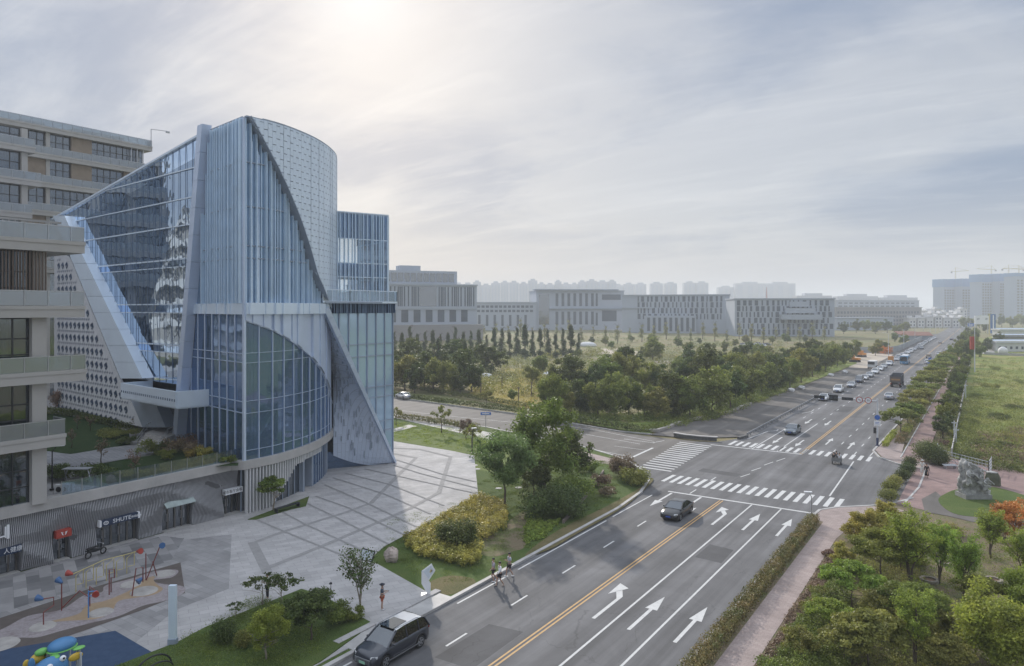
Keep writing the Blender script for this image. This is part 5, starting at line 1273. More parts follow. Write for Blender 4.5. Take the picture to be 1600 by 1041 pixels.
for i, (x, y, r, h, m) in enumerate(((1560, 655, 2.2, 1.2, 'dark'), (1592, 690, 3.0, 1.3, 'olive'), (1548, 608, 2.2, 1.6, 'mid'), (1585, 640, 2.6, 1.0, 'dark'), (1545, 700, 1.8, 1.0, 'mid'), (1570, 700, 1.2, 1.0, 'dark'), (1530, 622, 3.0, 1.4, 'mid'), (1598, 600, 3.0, 1.2, 'olive'), (1555, 578, 3, 1.4, 'mid'))):
    bush('field_bush', '%s low bush of the green field, numbered from its middle outward' % ordl(i), G(x, y), r, h, m, 120+i, 1600, .1, group='low bushes of the green field')
# ---------------------------------------------------------------- hedges of the cross street
hedge('long_hedge', 'long dark green hedge along the far side of the cross street', [(-150, 132.5), (-110, 116.8), (-73.5, 111.8), (-46.5, 105.4)], 1.5, 1.25, 'dark', 16000, .13)
hedge('long_hedge', 'second long dark hedge behind the first beyond the cross street', [(-160, 147), (-123, 131.5), (-86, 121.5), (-70, 116.8)], 1.3, 1.1, 'dark', 9000, .13)
hedge('brown_hedge', 'reddish brown hedge along the near pavement of the cross street', [(-110, 98.5), (-92, 94.5), (-69, 92.6)], 1.4, 1.1, 'hedge', 9000, .11)
sheet('cross_street_pavement', [G(*p, .12) for p in ((612, 652), (690, 670), (760, 686), (800, 700), (800, 692), (766, 676), (690, 661), (612, 645))], M['concrete'], .115)
sheet('cross_street_pavement', [G(*p, .12) for p in ((840, 700), (917, 720), (953, 726), (962, 718), (917, 707), (850, 694))], M['pinkpave'], .116)
sheet('lawn_path', [G(*p, .12) for p in ((612, 676), (612, 671), (640, 663), (652, 666))], M['concrete'], .118)
# island vegetation
proto('willow', 'broad', 8.2, 3.7, 'willow', 81, n=13000, leaf=.12, base=.3, clumps=60, name='feathery_tree', squash=1.0, trunk_r=.14)
proto('bigmid', 'broad', 9.6, 3.9, 'mid', 82, n=12000, leaf=.15, base=.12, clumps=46, name='leafy_tree')
plant('willow', G(789, 795, .1), 8.4, 'tall feathery green tree on a slim dark trunk at the end of the golden hedge', rz=1)
plant('bigmid', G(852, 765, .1), 10.4, 'largest leafy tree of the island, right behind the feathery tree', rz=2)
proto('dkb', 'broad', 6, 2.6, 'dark', 83, n=7000, leaf=.13, base=.05, clumps=34, name='evergreen_shrub_tree')
plant('dkb', G(893, 752, .1), 6.6, 'dark evergreen right of the largest island tree, near the street pavement', wide=1.0)
plant('dkb', G(835, 775, .1), 4.2, 'low dark evergreen beneath the largest island tree', wide=1.1)
bush('spreading_juniper', 'wide dark green spreading juniper at the foot of the island trees', G(862, 805, .1), 3.3, 3.0, 'dark', 5, 9000, .11, clumps=40)
bush('spreading_juniper', 'upper dark green spreading juniper beside the brick path edge', G(892, 785, .1), 2.8, 2.8, 'mid', 6, 7000, .11, clumps=34)
bush('bronze_shrub', 'bronze brown shrub near the kerb tip of the island', G(973, 745, .1), 1.9, 2.6, 'brown', 7, 4500, .1, clumps=24)
bush('green_shrub', 'olive shrub in front of the bronze shrub at the kerb tip', G(991, 757, .1), 2.0, 1.9, 'olive', 8, 4500, .1, clumps=24)
bush('bare_shrub', 'small reddish brown shrub beside the low wall of the island', G(942, 760, .1), 1.5, 1.6, 'brown', 9, 1800, .09)
bush('bare_shrub', 'second small brownish shrub nearer the road on the island', G(948, 775, .1), 1.2, 1.0, 'brown', 10, 1200, .09)
bush('light_shrub', 'low light green shrub against the low wall of the island', G(915, 738, .1), 1.6, 1.5, 'mid', 11, 2200, .1)
def carpet(name, label, pts, h, mat, n, leaf, z0=.1, seed=1, cat='hedge', kind=None):
    P = [(p[0], p[1]) for p in pts]; rr = random.Random(seed); xs = [p[0] for p in P]; ys = [p[1] for p in P]; cl = []; b = (min(xs), min(ys)); st = max(.35, h*.5)
    y = min(ys)
    while y < max(ys):
        x = min(xs)
        while x < max(xs):
            if inpoly(x, y, P): hh = h*rr.uniform(.85, 1.1); cl.append(((x-b[0]+rr.uniform(-.15, .15), y-b[1]+rr.uniform(-.15, .15), hh*.55), (st*.65, st*.65, hh*.46)))
            x += st
        y += st
    o = link(name, leafmesh(name, cl, n, leaf, LM[mat], seed, flat=.9)); o.location = (*b, z0); return tag(o, label, cat, kind=kind)
carpet('golden_hedge', 'broad golden clipped hedge running from the plaza edge to the feathery tree', [G(*p, .7) for p in ((632, 836), (690, 805), (748, 770), (790, 785), (792, 816), (760, 838), (735, 826), (690, 838), (660, 850))], 1.0, 'gold', 24000, .09, seed=2)
carpet('golden_hedge', 'lower golden hedge curling round the dark shrub toward the road', [G(*p, .6) for p in ((632, 842), (690, 842), (735, 832), (752, 850), (750, 872), (720, 880), (690, 870), (650, 858))], .9, 'gold', 14000, .09, seed=3)
bush('dark_shrub', 'dark round shrub in the middle of the golden hedges', G(711, 858, .1), 1.9, 2.6, 'dark', 12, 6500, .09, clumps=26)
carpet('bright_groundcover', 'bright green ground cover patch under the juniper', [G(*p, .2) for p in ((825, 795), (850, 815), (880, 812), (850, 838), (818, 852), (822, 820))], .3, 'bright', 5000, .09, cat='ground cover', kind='stuff')
sheet('worn_soil', blob([G(*p, .1) for p in [(795, 815), (822, 800), (822, 850), (800, 862), (770, 870), (745, 862), (755, 840), (790, 828)]], 5), M['soil'], .108)
sheet('worn_soil', blob([G(*p, .1) for p in [(670, 912), (700, 900), (740, 905), (735, 920), (690, 930)]], 5), M['lawn_dry'], .109)
sheet('dry_lawn_patch', blob([G(*p, .1) for p in [(870, 830), (950, 790), (1000, 762), (1012, 748), (1020, 752), (975, 792), (900, 835), (860, 858), (820, 868)]], 5), M['lawn_dry'], .107)
sheet('island_north_grass', [G(*p, .1) for p in ((612, 664), (690, 676), (800, 705), (800, 740), (745, 735), (735, 710), (612, 688))], ground_mat('sunny_lawn', [(.3, (.09, .13, .03)), (.7, (.14, .17, .045))], .5, bump=.8), .104)
for i, (x, y) in enumerate(((742, 727), (746, 733), (779, 763), (810, 762))):
    p = G(x, y, .12); mb = MB(); mb.cyl(p, .38, .1, .135, 10); tag(mb.build('stepping_stone', M['concrete']), '%s pale flat stone from the tower side set in the island lawn' % ordl(i), 'stepping stone', 'flat stones in the island lawn')
LWm = MB(); kerb(LWm, [G(880, 818, .1).xy, G(905, 790, .1).xy, G(935, 752, .1).xy, G(943, 738, .1).xy], .16, .05, .42); tag(LWm.build('low_garden_wall', pm('rusty_edging', (.20, .16, .14), .8)), 'low brown edging wall running through the island shrubs', 'wall')
# small street trees near cross street
proto('sap', 'umbrella', 3.4, 1.3, 'olive', 90, n=700, leaf=.11, base=.45, clumps=14, name='sapling')
plant('sap', G(690, 676, .1), 4.6, 'bare-stemmed sapling in the brown hedge left of the street name sign'); plant('sap', G(619, 664, .1), 3.2, 'small sapling right beside the tower edge on the sunny lawn')
proto('redsap', 'broad', 3.2, 1.2, 'brown', 91, n=1400, leaf=.1, base=.1, clumps=16, name='red_shrub'); plant('redsap', G(728, 687, .1), 3.4, 'reddish shrub beside the street name sign at the lawn corner'); plant('sap', G(737, 705, .1), 4.0, 'thin sapling at the plaza corner behind the reddish shrub')
# ---------------------------------------------------------------- garden bed near the parked car
proto('multi', 'sparse', 4.3, 1.75, 'dark', 95, n=1300, leaf=.08, base=.2, clumps=26, name='crape_myrtle', stems=4, bark='palebark')
plant('multi', G(563, 955, .2), 4.4, 'tall multi-stemmed slender tree beside the standing man with orange shorts', rz=.4)
proto('low', 'umbrella', 2.2, 1.15, 'dark', 96, n=700, leaf=.08, base=.5, clumps=16, name='small_myrtle', bark='palebark')
plant('low', G(410, 945, .2), 2.2, 'small dark-leaved tree in front of the person in black trousers', wide=1.2); plant('low', G(440, 953, .2), 2.6, 'small dark-leaved tree right of the person in black trousers'); plant('low', G(368, 965, .2), 1.1, 'lowest leafy sprig at the left end of the garden bed')
proto('brg', 'broad', 3.2, 1.25, 'bright', 97, n=9000, leaf=.06, base=.15, clumps=40, name='bright_tree', stems=3, bark='palebark')
plant('brg', G(416, 1030, .2), 3.1, 'bright green rounded small tree in the middle of the garden bed')
proto('dkt', 'broad', 3.2, 1.5, 'dark', 98, n=7000, leaf=.08, base=.2, clumps=34, name='dark_garden_tree')
plant('dkt', G(486, 1000, .2), 3.2, 'dark leafy small tree right of the bright green tree in the garden bed')
plant('dkt', G(441, 985, .2), 1.9, 'low dark leafy tree behind the bright green tree in the garden bed', wide=1.2)
ball_bush('round_shrub', 'dark round shrub at the left of the garden bed', G(350, 1002, .2), .95, 1.3, 'dark', 31, 3000, .06); ball_bush('yellow_shrub', 'small yellow-green ball shrub in the garden bed', G(381, 1010, .2), .62, 1.0, 'olive', 32, 2500, .045)
bush('green_shrub', 'mid green shrub behind the tripod in the garden bed', G(525, 975, .2), 1.2, 1.4, 'mid', 33, 3200, .07, clumps=18); bush('green_shrub', 'small green shrub under the slender multi-stemmed tree', G(553, 967, .2), .8, .8, 'mid', 34, 1600, .06)
proto('ent', 'umbrella', 3.6, 1.35, 'mid', 99, n=3800, leaf=.09, base=.45, clumps=26, name='entrance_tree', stems=2, bark='palebark'); plant('ent', G(427, 799, .15), 3.9, 'forked pale-stemmed tree in the bed beside the white fin screen', rz=.7, wide=1.1)
# ---------------------------------------------------------------- roof garden planting
zr = 5.2
hedge('garden_hedge', 'dark hedge along the foot of the lattice wall', [g4([(250, 510)])[0], g4([(430, 530)])[0], g4([(560, 565)])[0], g4([(740, 600)])[0]], 1.6, 1.0, 'dark', 6000, .1, z0=zr)
bush('garden_shrub', 'yellow-green mounded shrub in front of the lattice wall', g4([(640, 630)], zr)[0], 2.6, 1.0, 'olive', 41, 4000, .08, clumps=26); bush('garden_shrub', 'green mound shrub right of the yellow-green one', g4([(690, 670)], zr)[0], 1.4, .9, 'dark', 42, 1800, .08)
bush('garden_shrub', 'dark tall shrub against the left end of the lattice wall', g4([(325, 500)], zr)[0], 1.6, 3.4, 'brown', 43, 2200, .1)
for i, (x, y, r, h, m) in enumerate(((800, 730, 1.3, 1.6, 'mid'), (870, 720, .9, 1.2, 'dark'), (940, 730, 1.4, 1.7, 'brown'), (900, 755, 1.0, .9, 'mid'), (1000, 700, 1.6, 1.6, 'brown'), (1060, 740, 1.2, 1.1, 'gold'), (1110, 745, 1.0, 1.0, 'gold'), (1040, 735, 1.0, 1.3, 'brown'), (1150, 770, .8, .8, 'mid'), (1240, 775, .9, .7, 'mid'))):
    bush('garden_shrub', '%s roof-garden shrub right of the stairs along the glass tower' % ordl(i), g4([(x, y)], zr)[0], r, h, m, 44+i, 1500, .08, group='roof garden shrubs by the tower')
for i, (x, y, r, h) in enumerate(((380, 850, 1.8, 1.1), (500, 850, 1.9, 1.2), (290, 860, 1.6, 1.3))):
    bush('garden_shrub', '%s dark hedge mound from the left beside the garden table frame' % ordl(max(0, i)), g4([(x, y)], zr)[0], r, h, 'dark', 60+i, 2400, .08, group='dark mounds by the table frame')
proto('bare', 'sparse', 2.6, 1.1, 'brown', 101, n=420, leaf=.06, base=.4, clumps=14, name='bare_garden_tree')
for i, (x, y, h) in enumerate(((550, 780, 2.8), (388, 690, 2.2), (730, 850, 2.7), (420, 590, 2.0), (490, 600, 2.0), (730, 600, 2.2))):
    plant('bare', g4([(x, y)], zr)[0], h, 'leafless small garden tree, %s of six on the roof garden lawns' % ordl(i), 'leafless small trees of the roof garden')
# ---------------------------------------------------------------- park on the right
hedge('kerb_hedge', 'long clipped reddish green hedge along the right kerb of the road', [(-13.2, 20), (-13.25, 70.3)], 1.3, .9, 'hedge', 34000, .065, seed=9, z0=.1)
proto('gold', 'broad', 3.2, 1.6, 'gold', 110, n=9000, leaf=.08, base=.1, clumps=36, name='golden_tree')
plant('gold', G(1345, 852, .1), 3.1, 'golden-topped tree nearest the pavement corner in the park'); plant('gold', G(1385, 832, .1), 3.0, 'golden tree right of the pavement corner tree, nearest the red pavement')
plant('gold', G(1372, 842, .1), 2.6, 'smaller golden tree between the two golden-topped park trees')
proto('acer', 'umbrella', 4.2, 2.3, 'mid', 111, n=12000, leaf=.08, base=.3, clumps=50, name='spreading_tree'); plant('acer', G(1377, 912, .1), 4.1, 'spreading green tree in front of the golden trees in the park', rz=1)
proto('tallsp', 'sparse', 6, 1.9, 'bright', 112, n=8000, leaf=.075, base=.18, clumps=60, name='sparse_tree', stems=3); plant('tallsp', G(1423, 924, .1), 6.0, 'tallest sparse-leaved tree in the middle of the park', rz=2, wide=1.15)
plant('tallsp', G(1505, 942, .1), 5.0, 'sparse-leaved tree standing left of the bright green crown', rz=4); plant('tallsp', G(1596, 905, .1), 3.9, 'sparse-leaved tree at the right edge of the picture below the orange tree', rz=5, wide=1.3)
plant('tallsp', G(1431, 1042, .1), 4.4, 'sparse-leaved tree at the bottom edge of the picture', rz=.5, wide=1.1)
proto('yg', 'umbrella', 3.4, 1.9, 'bright', 113, n=10000, leaf=.08, base=.15, clumps=44, name='yellow_green_tree'); plant('yg', G(1331, 955, .1), 3.5, 'yellow-green rounded tree beside the pavement below the spreading tree', rz=3)
proto('big', 'broad', 4.6, 2.6, 'bright', 114, n=17000, leaf=.085, base=.1, clumps=60, name='bright_crowned_tree'); plant('big', G(1560, 1050, .1), 4.8, 'big bright green crown in the bottom right corner of the picture')
proto('pine', 'umbrella', 3.2, 1.9, 'olive', 115, n=10000, leaf=.1, base=.2, clumps=50, name='pine_like_tree'); plant('pine', G(1357, 1042, .1), 3.3, 'dark green layered tree at the bottom edge left of the bare-trunked tree', rz=1)
plant('pine', G(1480, 1060, .1), 2.4, 'low layered tree at the bottom edge left of the big bright crown', rz=4)
proto('orng', 'broad', 3.6, 2.0, 'orange', 116, n=7000, leaf=.08, base=.12, clumps=40, name='orange_tree'); plant('orng', G(1585, 845, .1), 4.0, 'rust orange tree at the right edge beside the statue lawn')
bush('brown_shrub', 'brown twiggy shrub left of the orange tree', G(1552, 838, .1), 1.3, 1.5, 'brown', 77, 2000, .07)
for i, (x, y, r, h, m) in enumerate(((1318, 985, 1.2, .9, 'mid'), (1290, 1000, 1.4, 1.0, 'mid'), (1262, 1000, 1.3, 1.0, 'mid'), (1300, 1040, 1.4, 1.0, 'mid'), (1250, 1045, 1.5, 1.1, 'mid'), (1215, 1060, 1.3, 1.0, 'mid'), (1275, 960, 1.1, .8, 'olive'), (1285, 935, .9, .7, 'olive'), (1297, 870, .7, .5, 'brown'), (1290, 895, .6, .5, 'brown'), (1225, 1015, .6, .5, 'brown'), (1205, 1035, .6, .5, 'brown'), (1425, 880, 1.2, .8, 'mid'), (1480, 835, 1.6, .9, 'olive'), (1440, 838, 1.4, .8, 'olive'), (1540, 1000, 1.2, .8, 'olive'))):
    bush('park_shrub', '%s park shrub counted along the pavement edge then inward' % ordl(i), G(x, y, .1), r, h, m, 80+i, 3200, .06, group='park shrubs beside the pavement', clumps=20)
carpet('shrub_mass', 'dense green shrub mass filling the ground between the pavement and the park trees', [G(*p, .4) for p in ((1300, 905), (1330, 925), (1330, 1000), (1330, 1090), (1190, 1090), (1200, 1035), (1232, 985), (1268, 935))], .8, 'mid', 42000, .06, seed=12, cat='shrubs', kind='stuff')
carpet('twiggy_edge', 'brown twiggy weeds along the inner edge of the pavement', [G(*p, .3) for p in ((1296, 862), (1308, 880), (1282, 930), (1240, 985), (1205, 1040), (1180, 1060), (1172, 1045), (1215, 985), (1262, 915), (1286, 872))], .4, 'brown', 16000, .05, seed=13, cat='weeds', kind='stuff')
carpet('park_undergrowth', 'mixed green undergrowth beneath the park trees', [G(*p, .2) for p in ((1335, 880), (1345, 850), (1420, 850), (1445, 900), (1430, 960), (1520, 1000), (1500, 1090), (1340, 1090), (1340, 990), (1345, 930))], .32, 'olive', 22000, .06, seed=14, cat='weeds', kind='stuff')
for k, x, y, h, w, lb in (('yg', 1296, 992, 2.3, 1.1, 'rounded green tree rising from the shrub mass beside the pavement'), ('gold', 1318, 893, 2.2, 1, 'small golden tree above the brown weeds at the pavement edge'), ('acer', 1428, 990, 3.4, 1.1, 'spreading green tree between the sparse trees near the bottom edge'),
    ('tallsp', 1468, 912, 4.6, 1.1, 'sparse-leaved tree just behind the biggest stone ring'), ('tallsp', 1548, 872, 4.0, 1.2, 'sparse-leaved tree in front of the orange tree'), ('pine', 1322, 1045, 2.6, 1, 'layered tree at the bottom edge above the shrub mass'), ('big', 1612, 978, 4.0, .9, 'second bright crown cut by the right edge of the picture'),
    ('acer', 1528, 962, 2.8, 1.1, 'low spreading tree in front of the sparse tree left of the bright crown'), ('yg', 1408, 890, 2.6, 1.1, 'yellow-green low tree behind the tallest sparse tree'), ('olv', 1380, 985, 2.8, 1.1, 'olive rounded tree right of the shrub mass'), ('olv', 1465, 1010, 2.6, 1.1, 'olive rounded tree left of the big bright crown'), ('olv', 1250, 1030, 1.9, 1.2, 'olive rounded bush-like tree near the pavement at the bottom edge')):
    if k == 'olv' and 'olv' not in PT: proto('olv', 'broad', 3, 1.5, 'olive', 119, n=8000, leaf=.07, base=.05, clumps=44, name='olive_tree')
    plant(k, G(x, y, .1), h, lb, wide=w)
# ---------------------------------------------------------------- uncountable ground cover
def scatter(name, label, regions, n, size, mat, seed, leaf, per=16, z=.05):
    rr = random.Random(seed); cl = []
    for k in range(n):
        P = rr.choice(regions); xs = [p[0] for p in P]; ys = [p[1] for p in P]
        for _ in range(30):
            px, py = rr.uniform(min(xs), max(xs)), rr.uniform(min(ys), max(ys))
            if inpoly(px, py, P): break
        else: continue
        g_ = G(px, py); s = size*rr.uniform(.5, 1.5); cl.append(((g_.x, g_.y, s*.35), (s, s, s*.5)))
    o = link(name, leafmesh(name, cl, n*per, leaf, LM[mat], seed)); return tag(o, label, kind='stuff')
scatter('scrub', 'brown and green scrub over the waste ground behind the grove', [[(640, 530), (930, 518), (1150, 524), (1330, 530), (1250, 575), (960, 600), (830, 600), (640, 600)]], 900, 1.9, 'pale', 1, .26, 46)
scatter('dark_scrub', 'dark green scrub over the waste ground behind the grove', [[(740, 560), (930, 545), (1150, 535), (1330, 540), (1250, 580), (960, 610), (830, 620), (640, 610)]], 620, 2.0, 'olive', 2, .26, 50)
scatter('field_weeds', 'low weeds and tufts over the green field on the right', [[(1535, 560), (1600, 560), (1600, 740), (1505, 715), (1480, 690), (1500, 640)]], 1500, .8, 'olive', 3, .12, 24)
def turf(name, label, P, n, leaf, mat, z, seed):
    rng = np.random.default_rng(seed); P = [(p[0], p[1]) for p in P]; xs = [p[0] for p in P]; ys = [p[1] for p in P]; cl = []; rr = random.Random(seed)
    while len(cl) < 500:
        x, y = rr.uniform(min(xs), max(xs)), rr.uniform(min(ys), max(ys))
        if inpoly(x, y, P): cl.append(((x-xs[0], y-ys[0], .03), (rr.uniform(.4, .9),)*2+(.035,)))
    o = link(name, leafmesh(name, cl, n, leaf, LM[mat], seed, flat=.2)); o.location = (xs[0], ys[0], z); return tag(o, label, kind='stuff')
turf('bed_grass', 'short dark grass of the garden bed by the car', [(-40.5, 17), (-39.2, 22.2), (-41.8, 30.6), (-38.5, 31.5), (-32.2, 28.3), (-32, 17)], 42000, .035, 'mid', .2, 1)
turf('island_grass', 'short grass of the corner island', [(-31.6, 40.5), (-31.6, 64), (-34, 74), (-40, 82), (-47, 84), (-50, 70), (-45, 58), (-47, 47), (-40.0, 41.5), (-33, 39.2)], 70000, .035, 'mid', .1, 2)
turf('sunny_grass', 'sunlit grass between the plaza and the cross street', [(-72, 79), (-60, 78), (-58, 86), (-68, 92), (-88, 91), (-90, 82)], 24000, .05, 'bright', .1, 3)
scatter('brown_weeds', 'brown dried weeds behind the statue', [[(1530, 680), (1600, 670), (1620, 730), (1560, 735), (1520, 712)]], 150, .8, 'brown', 4, .1, 60)
scatter('dark_weeds', 'dark green weeds and brush along the field edge behind the statue', [[(1500, 700), (1545, 690), (1600, 725), (1600, 745), (1550, 735), (1505, 722)]], 90, 1.0, 'dark', 6, .11, 70)
scatter('tall_weeds', 'tall green weeds inside the white fence', [[(1478, 695), (1500, 660), (1512, 640), (1530, 640), (1510, 710), (1490, 715)]], 120, .9, 'mid', 5, .1, 60)
scatter('golden_weeds', 'golden weeds over the yellow field', [[(730, 592), (800, 576), (860, 580), (885, 600), (850, 640), (818, 642), (735, 618)]], 500, .8, 'gold', 8, .12, 22)
scatter('understorey', 'low green understorey at the foot of the grove front trees', [[(850, 646), (1000, 650), (1110, 645), (1190, 612), (1320, 560), (1325, 564), (1195, 620), (1115, 654), (1000, 660), (850, 654)]], 420, 1.2, 'mid', 17, .14, 60)
scatter('park_grass_tufts', 'grass tufts and weeds among the park trees', [[(1330, 840), (1600, 840), (1620, 1090), (1330, 1090)]], 1500, .45, 'olive', 18, .05, 26)
scatter('verge_scrub', 'rough undergrowth along the verge of the north road', [[(990, 672), (1100, 650), (1190, 618), (1325, 560), (1330, 566), (1200, 626), (1110, 658), (1000, 678)]], 300, .9, 'mid', 9, .12, 40)
# ================================================================ VEHICLES (front looks along +Y, origin on the ground at the middle)
CARP = {}
def paintmat(name, c, metal=.3): return CARP.setdefault(name, pm('car_paint_'+name, c, .28, metal, var=0, coat=.8))
PAINT = {'white': (.72, .72, .72), 'silver': (.45, .46, .47), 'grey': (.13, .14, .155), 'black': (.012, .013, .015), 'bluegrey': (.10, .125, .15), 'slate': (.028, .033, .046), 'red': (.3, .03, .03), 'brown': (.16, .11, .08)}
def car(kind, colour, label='', name='car', plate='blueplate', roof=None):
    L, Wd, H = {'sedan': (4.75, 1.82, 1.45), 'suv': (4.75, 1.9, 1.72), 'van': (4.7, 1.75, 1.9)}[kind]; hw = Wd/2
    T = thing(name, label, {'sedan': 'car', 'suv': 'car', 'van': 'van'}[kind]); pt = paintmat(colour, PAINT[colour])
    yf, yr = L/2, -L/2; wy = (L/2-.92, -L/2+.95); wr = .33 if kind == 'sedan' else .36; gc = .2 if kind == 'sedan' else .24
    if kind == 'sedan': top = [(yr, .72), (yr+.06, 1.0), (yr+.75, 1.05), (-.9, 1.02), (.85, .98), (1.7, .90), (yf-.25, .76), (yf, .58)]
    elif kind == 'suv': top = [(yr, .80), (yr+.05, 1.02), (yr+.4, 1.10), (.8, 1.10), (1.3, 1.07), (yf-.35, .95), (yf-.05, .80), (yf, .62)]
    else: top = [(yr, .8), (yr+.05, 1.05), (yr+.3, 1.1), (1.4, 1.08), (1.9, .98), (yf-.08, .8), (yf, .62)]
    rings = []; ys = sorted(set([round(yr+L*k/44, 3) for k in range(45)]))
    for y in ys:
        ep = min(y-yr, yf-y); k = min(1, (ep/.55))**.5 if ep > 0 else 0; w = hw*(.80+.20*k); zt = interp(y, top); zb = gc+.12*(1-min(1, ep/.3))
        arch = 0
        for c in wy:
            dd = abs(y-c)
            if dd < wr+.07: arch = max(arch, math.sqrt((wr+.07)**2-dd*dd)+wr)
        za_ = max(zb, arch); zm = max(za_+.03, min(.62, zt-.1)); zs = max(zm+.02, zt-.13)
        r = [(0, zb), (w*.62, zb), (w*.64, max(zb, za_-.02)), (w*.97, max(zb+.02, za_)), (w, zm), (w*.985, zs), (w*.90, zt-.02), (w*.5, zt+.03), (0, zt+.045)]
        rings.append([(x, y, z) for x, z in r]+[(-x, y, z) for x, z in r[-2:0:-1]])
    mb = MB(); mb.loft(rings); mb.build('body', pt, T, smooth=True)
    if kind == 'sedan': g = [(-1.75, 1.03, 0), (-1.15, 1.0, .72), (-.7, 1.0, .97), (0, 1.0, 1.0), (.35, 1, .93), (1.25, .98, 0)]
    elif kind == 'suv': g = [(yr+.12, 1.05, 0), (yr+.42, 1.05, .84), (yr+.8, 1.05, .97), (-.2, 1.05, 1.0), (.45, 1.05, .93), (1.32, 1.03, 0)]
    else: g = [(yr+.06, 1.05, 0), (yr+.2, 1.05, .95), (yr+.6, 1.05, 1.0), (.6, 1.05, .98), (1.0, 1.05, .88), (1.65, 1.03, 0)]
    gr = []; rr_ = []
    for k in range(29):
        y = g[0][0]+(g[-1][0]-g[0][0])*k/28; zb = 0.99 if kind == 'sedan' else 1.06; f = interp(y, [(a, c) for a, b, c in g]); zt = zb+(H-zb)*f+.004
        wb = hw*.93; wt = hw*(.93-.20*f)
        gr.append([(x, y, z) for x, z in [(-wb, zb-.05), (-wt, zt-.03), (-wt*.86, zt), (0, zt+.02), (wt*.86, zt), (wt, zt-.03), (wb, zb-.05)]]); 
    mb = MB(); mb.loft(gr); mb.build('window_glass', M['carglass'], T, smooth=False)
    rf = MB(); rp = MB() if roof else rf; ra = [q for q in gr if interp(q[0][1], [(a, c) for a, b, c in g]) > .90]; up_ = lambda q, dz: [(x*1.01, y, z+dz) for x, y, z in q]
    rf.loft([up_(q[1:6], .012) for q in ra], close=False); 
    for s_ in (0, 1):
        i0, i1 = (0, 1) if s_ == 0 else (6, 5)
        for yy in ([-.15] if kind == 'sedan' else [-.35, -1.35]):
            q = min(gr, key=lambda r: abs(r[0][1]-yy)); rp.bar(Vector(q[i0])*1, Vector(q[i1])+Vector((0, 0, .01)), .09, .03)
        pr = [q for q in gr if q[0][1] <= ra[0][0][1]+.01]; po = [q for q in gr if q[0][1] >= ra[-1][0][1]-.01]
        for se in (pr, po):
            for a_, b_ in zip(se[:-1], se[1:]): rp.bar(Vector(a_[i1])*1.0, Vector(b_[i1]), .10, .06)
    rf.build('roof', paintmat(roof, PAINT[roof]) if roof else pt, T, smooth=False)
    if roof: rp.build('pillar', pt, T)
    if roof:
        sr = MB(); sr.hexa([(-.55, .55), (-.5, -.65), (.5, -.65), (.55, .55)], H+.02, H+.045); sr.build('sunroof', M['carglass'], T)
        rl = MB()
        for s_ in (-1, 1): rl.tube([(s_*.68, .6, H-.06), (s_*.70, .4, H+.04), (s_*.68, -1.3, H+.04), (s_*.66, -1.6, H-.08)], .022, 6)
        rl.build('roof_rail', M['steel'], T)
    for s_ in (-1, 1):
        for c in wy:
            w = thing('wheel', None, None, (s_*(hw-.12), c, wr)); w.parent = T
            ty = MB(); ty.loft([[(s_*(hw-.12)+dx, c+math.cos(a)*r, wr+math.sin(a)*r) for a in [2*math.pi*i/20 for i in range(20)]] for dx, r in ((-.1, wr*.6), (-.1, wr*.94), (-.07, wr), (.07, wr), (.1, wr*.94), (.1, wr*.66))]); ty.build('tyre', M['tyre'], w, smooth=False)
            rm = MB(); ox = s_*.095
            for i in range(5):
                a = 2*math.pi*i/5+.3; cx_ = s_*(hw-.12)+ox; d_ = Vector((0, math.cos(a), math.sin(a))); n_ = Vector((0, -math.sin(a), math.cos(a)))
                p0_ = Vector((cx_, c, wr)); rm.slab([p0_+d_*.03-n_*.05, p0_+d_*wr*.63-n_*.035, p0_+d_*wr*.63+n_*.035, p0_+d_*.03+n_*.05], (s_*.015, 0, 0))
            rm.loft([[(s_*(hw-.12)+ox*.9+dx, c+math.cos(a)*r, wr+math.sin(a)*r) for a in [2*math.pi*i/20 for i in range(20)]] for dx, r in ((0, wr*.60), (s_*.02, wr*.60), (s_*.02, wr*.68), (0, wr*.68))], cap=False)
            rm.build('rim', M['rim'], w)
        h = MB(); x0 = s_*hw*.60; x1 = s_*hw*.93; zl = .70 if kind == 'sedan' else .80; h.slab([(x0, yf-.10, zl-.07), (x1, yf-.30, zl-.05), (x1, yf-.32, zl+.07), (x0, yf-.13, zl+.04)], (0, .06, 0)); h.build('headlight', M['lamp'], T)
        h = MB(); zl = .86 if kind == 'sedan' else .98; h.slab([(x0, yr+.06, zl-.07), (x1, yr+.18, zl-.07), (x1, yr+.20, zl+.07), (x0, yr+.08, zl+.07)], (0, -.07, 0)); h.build('tail_light', M['redlight'], T)
        m_ = MB(); m_.ball((s_*(hw+.06), .95 if kind != 'van' else 1.3, 1.02 if kind == 'sedan' else 1.12), (.11, .06, .07), 8, 6); m_.build('mirror', pt, T, smooth=True)
    gr_ = MB(); gr_.box(-hw*.52, hw*.52, yf-.06, yf+.012, .38, .60); gr_.build('grille', M['black'], T)
    if roof:
        ch = MB()
        for z in (.42, .48, .54, .60, .66): ch.box(-hw*.6, hw*.6, yf-.05, yf+.025, z, z+.018)
        for s_ in (-1, 1): ch.bar((s_*hw*1.01, -1.3, .36), (s_*hw*1.01, 1.2, .36), .02, .05)
        ch.build('chrome_trim', M['steel'], T)
    p_ = MB(); p_.box(-.23, .23, yf+.02, yf+.035, .40, .54); p_.box(-.23, .23, yr-.03, yr-.015, .62, .76); p_.build('number_plate', M[plate], T)
    return T
CC = {}
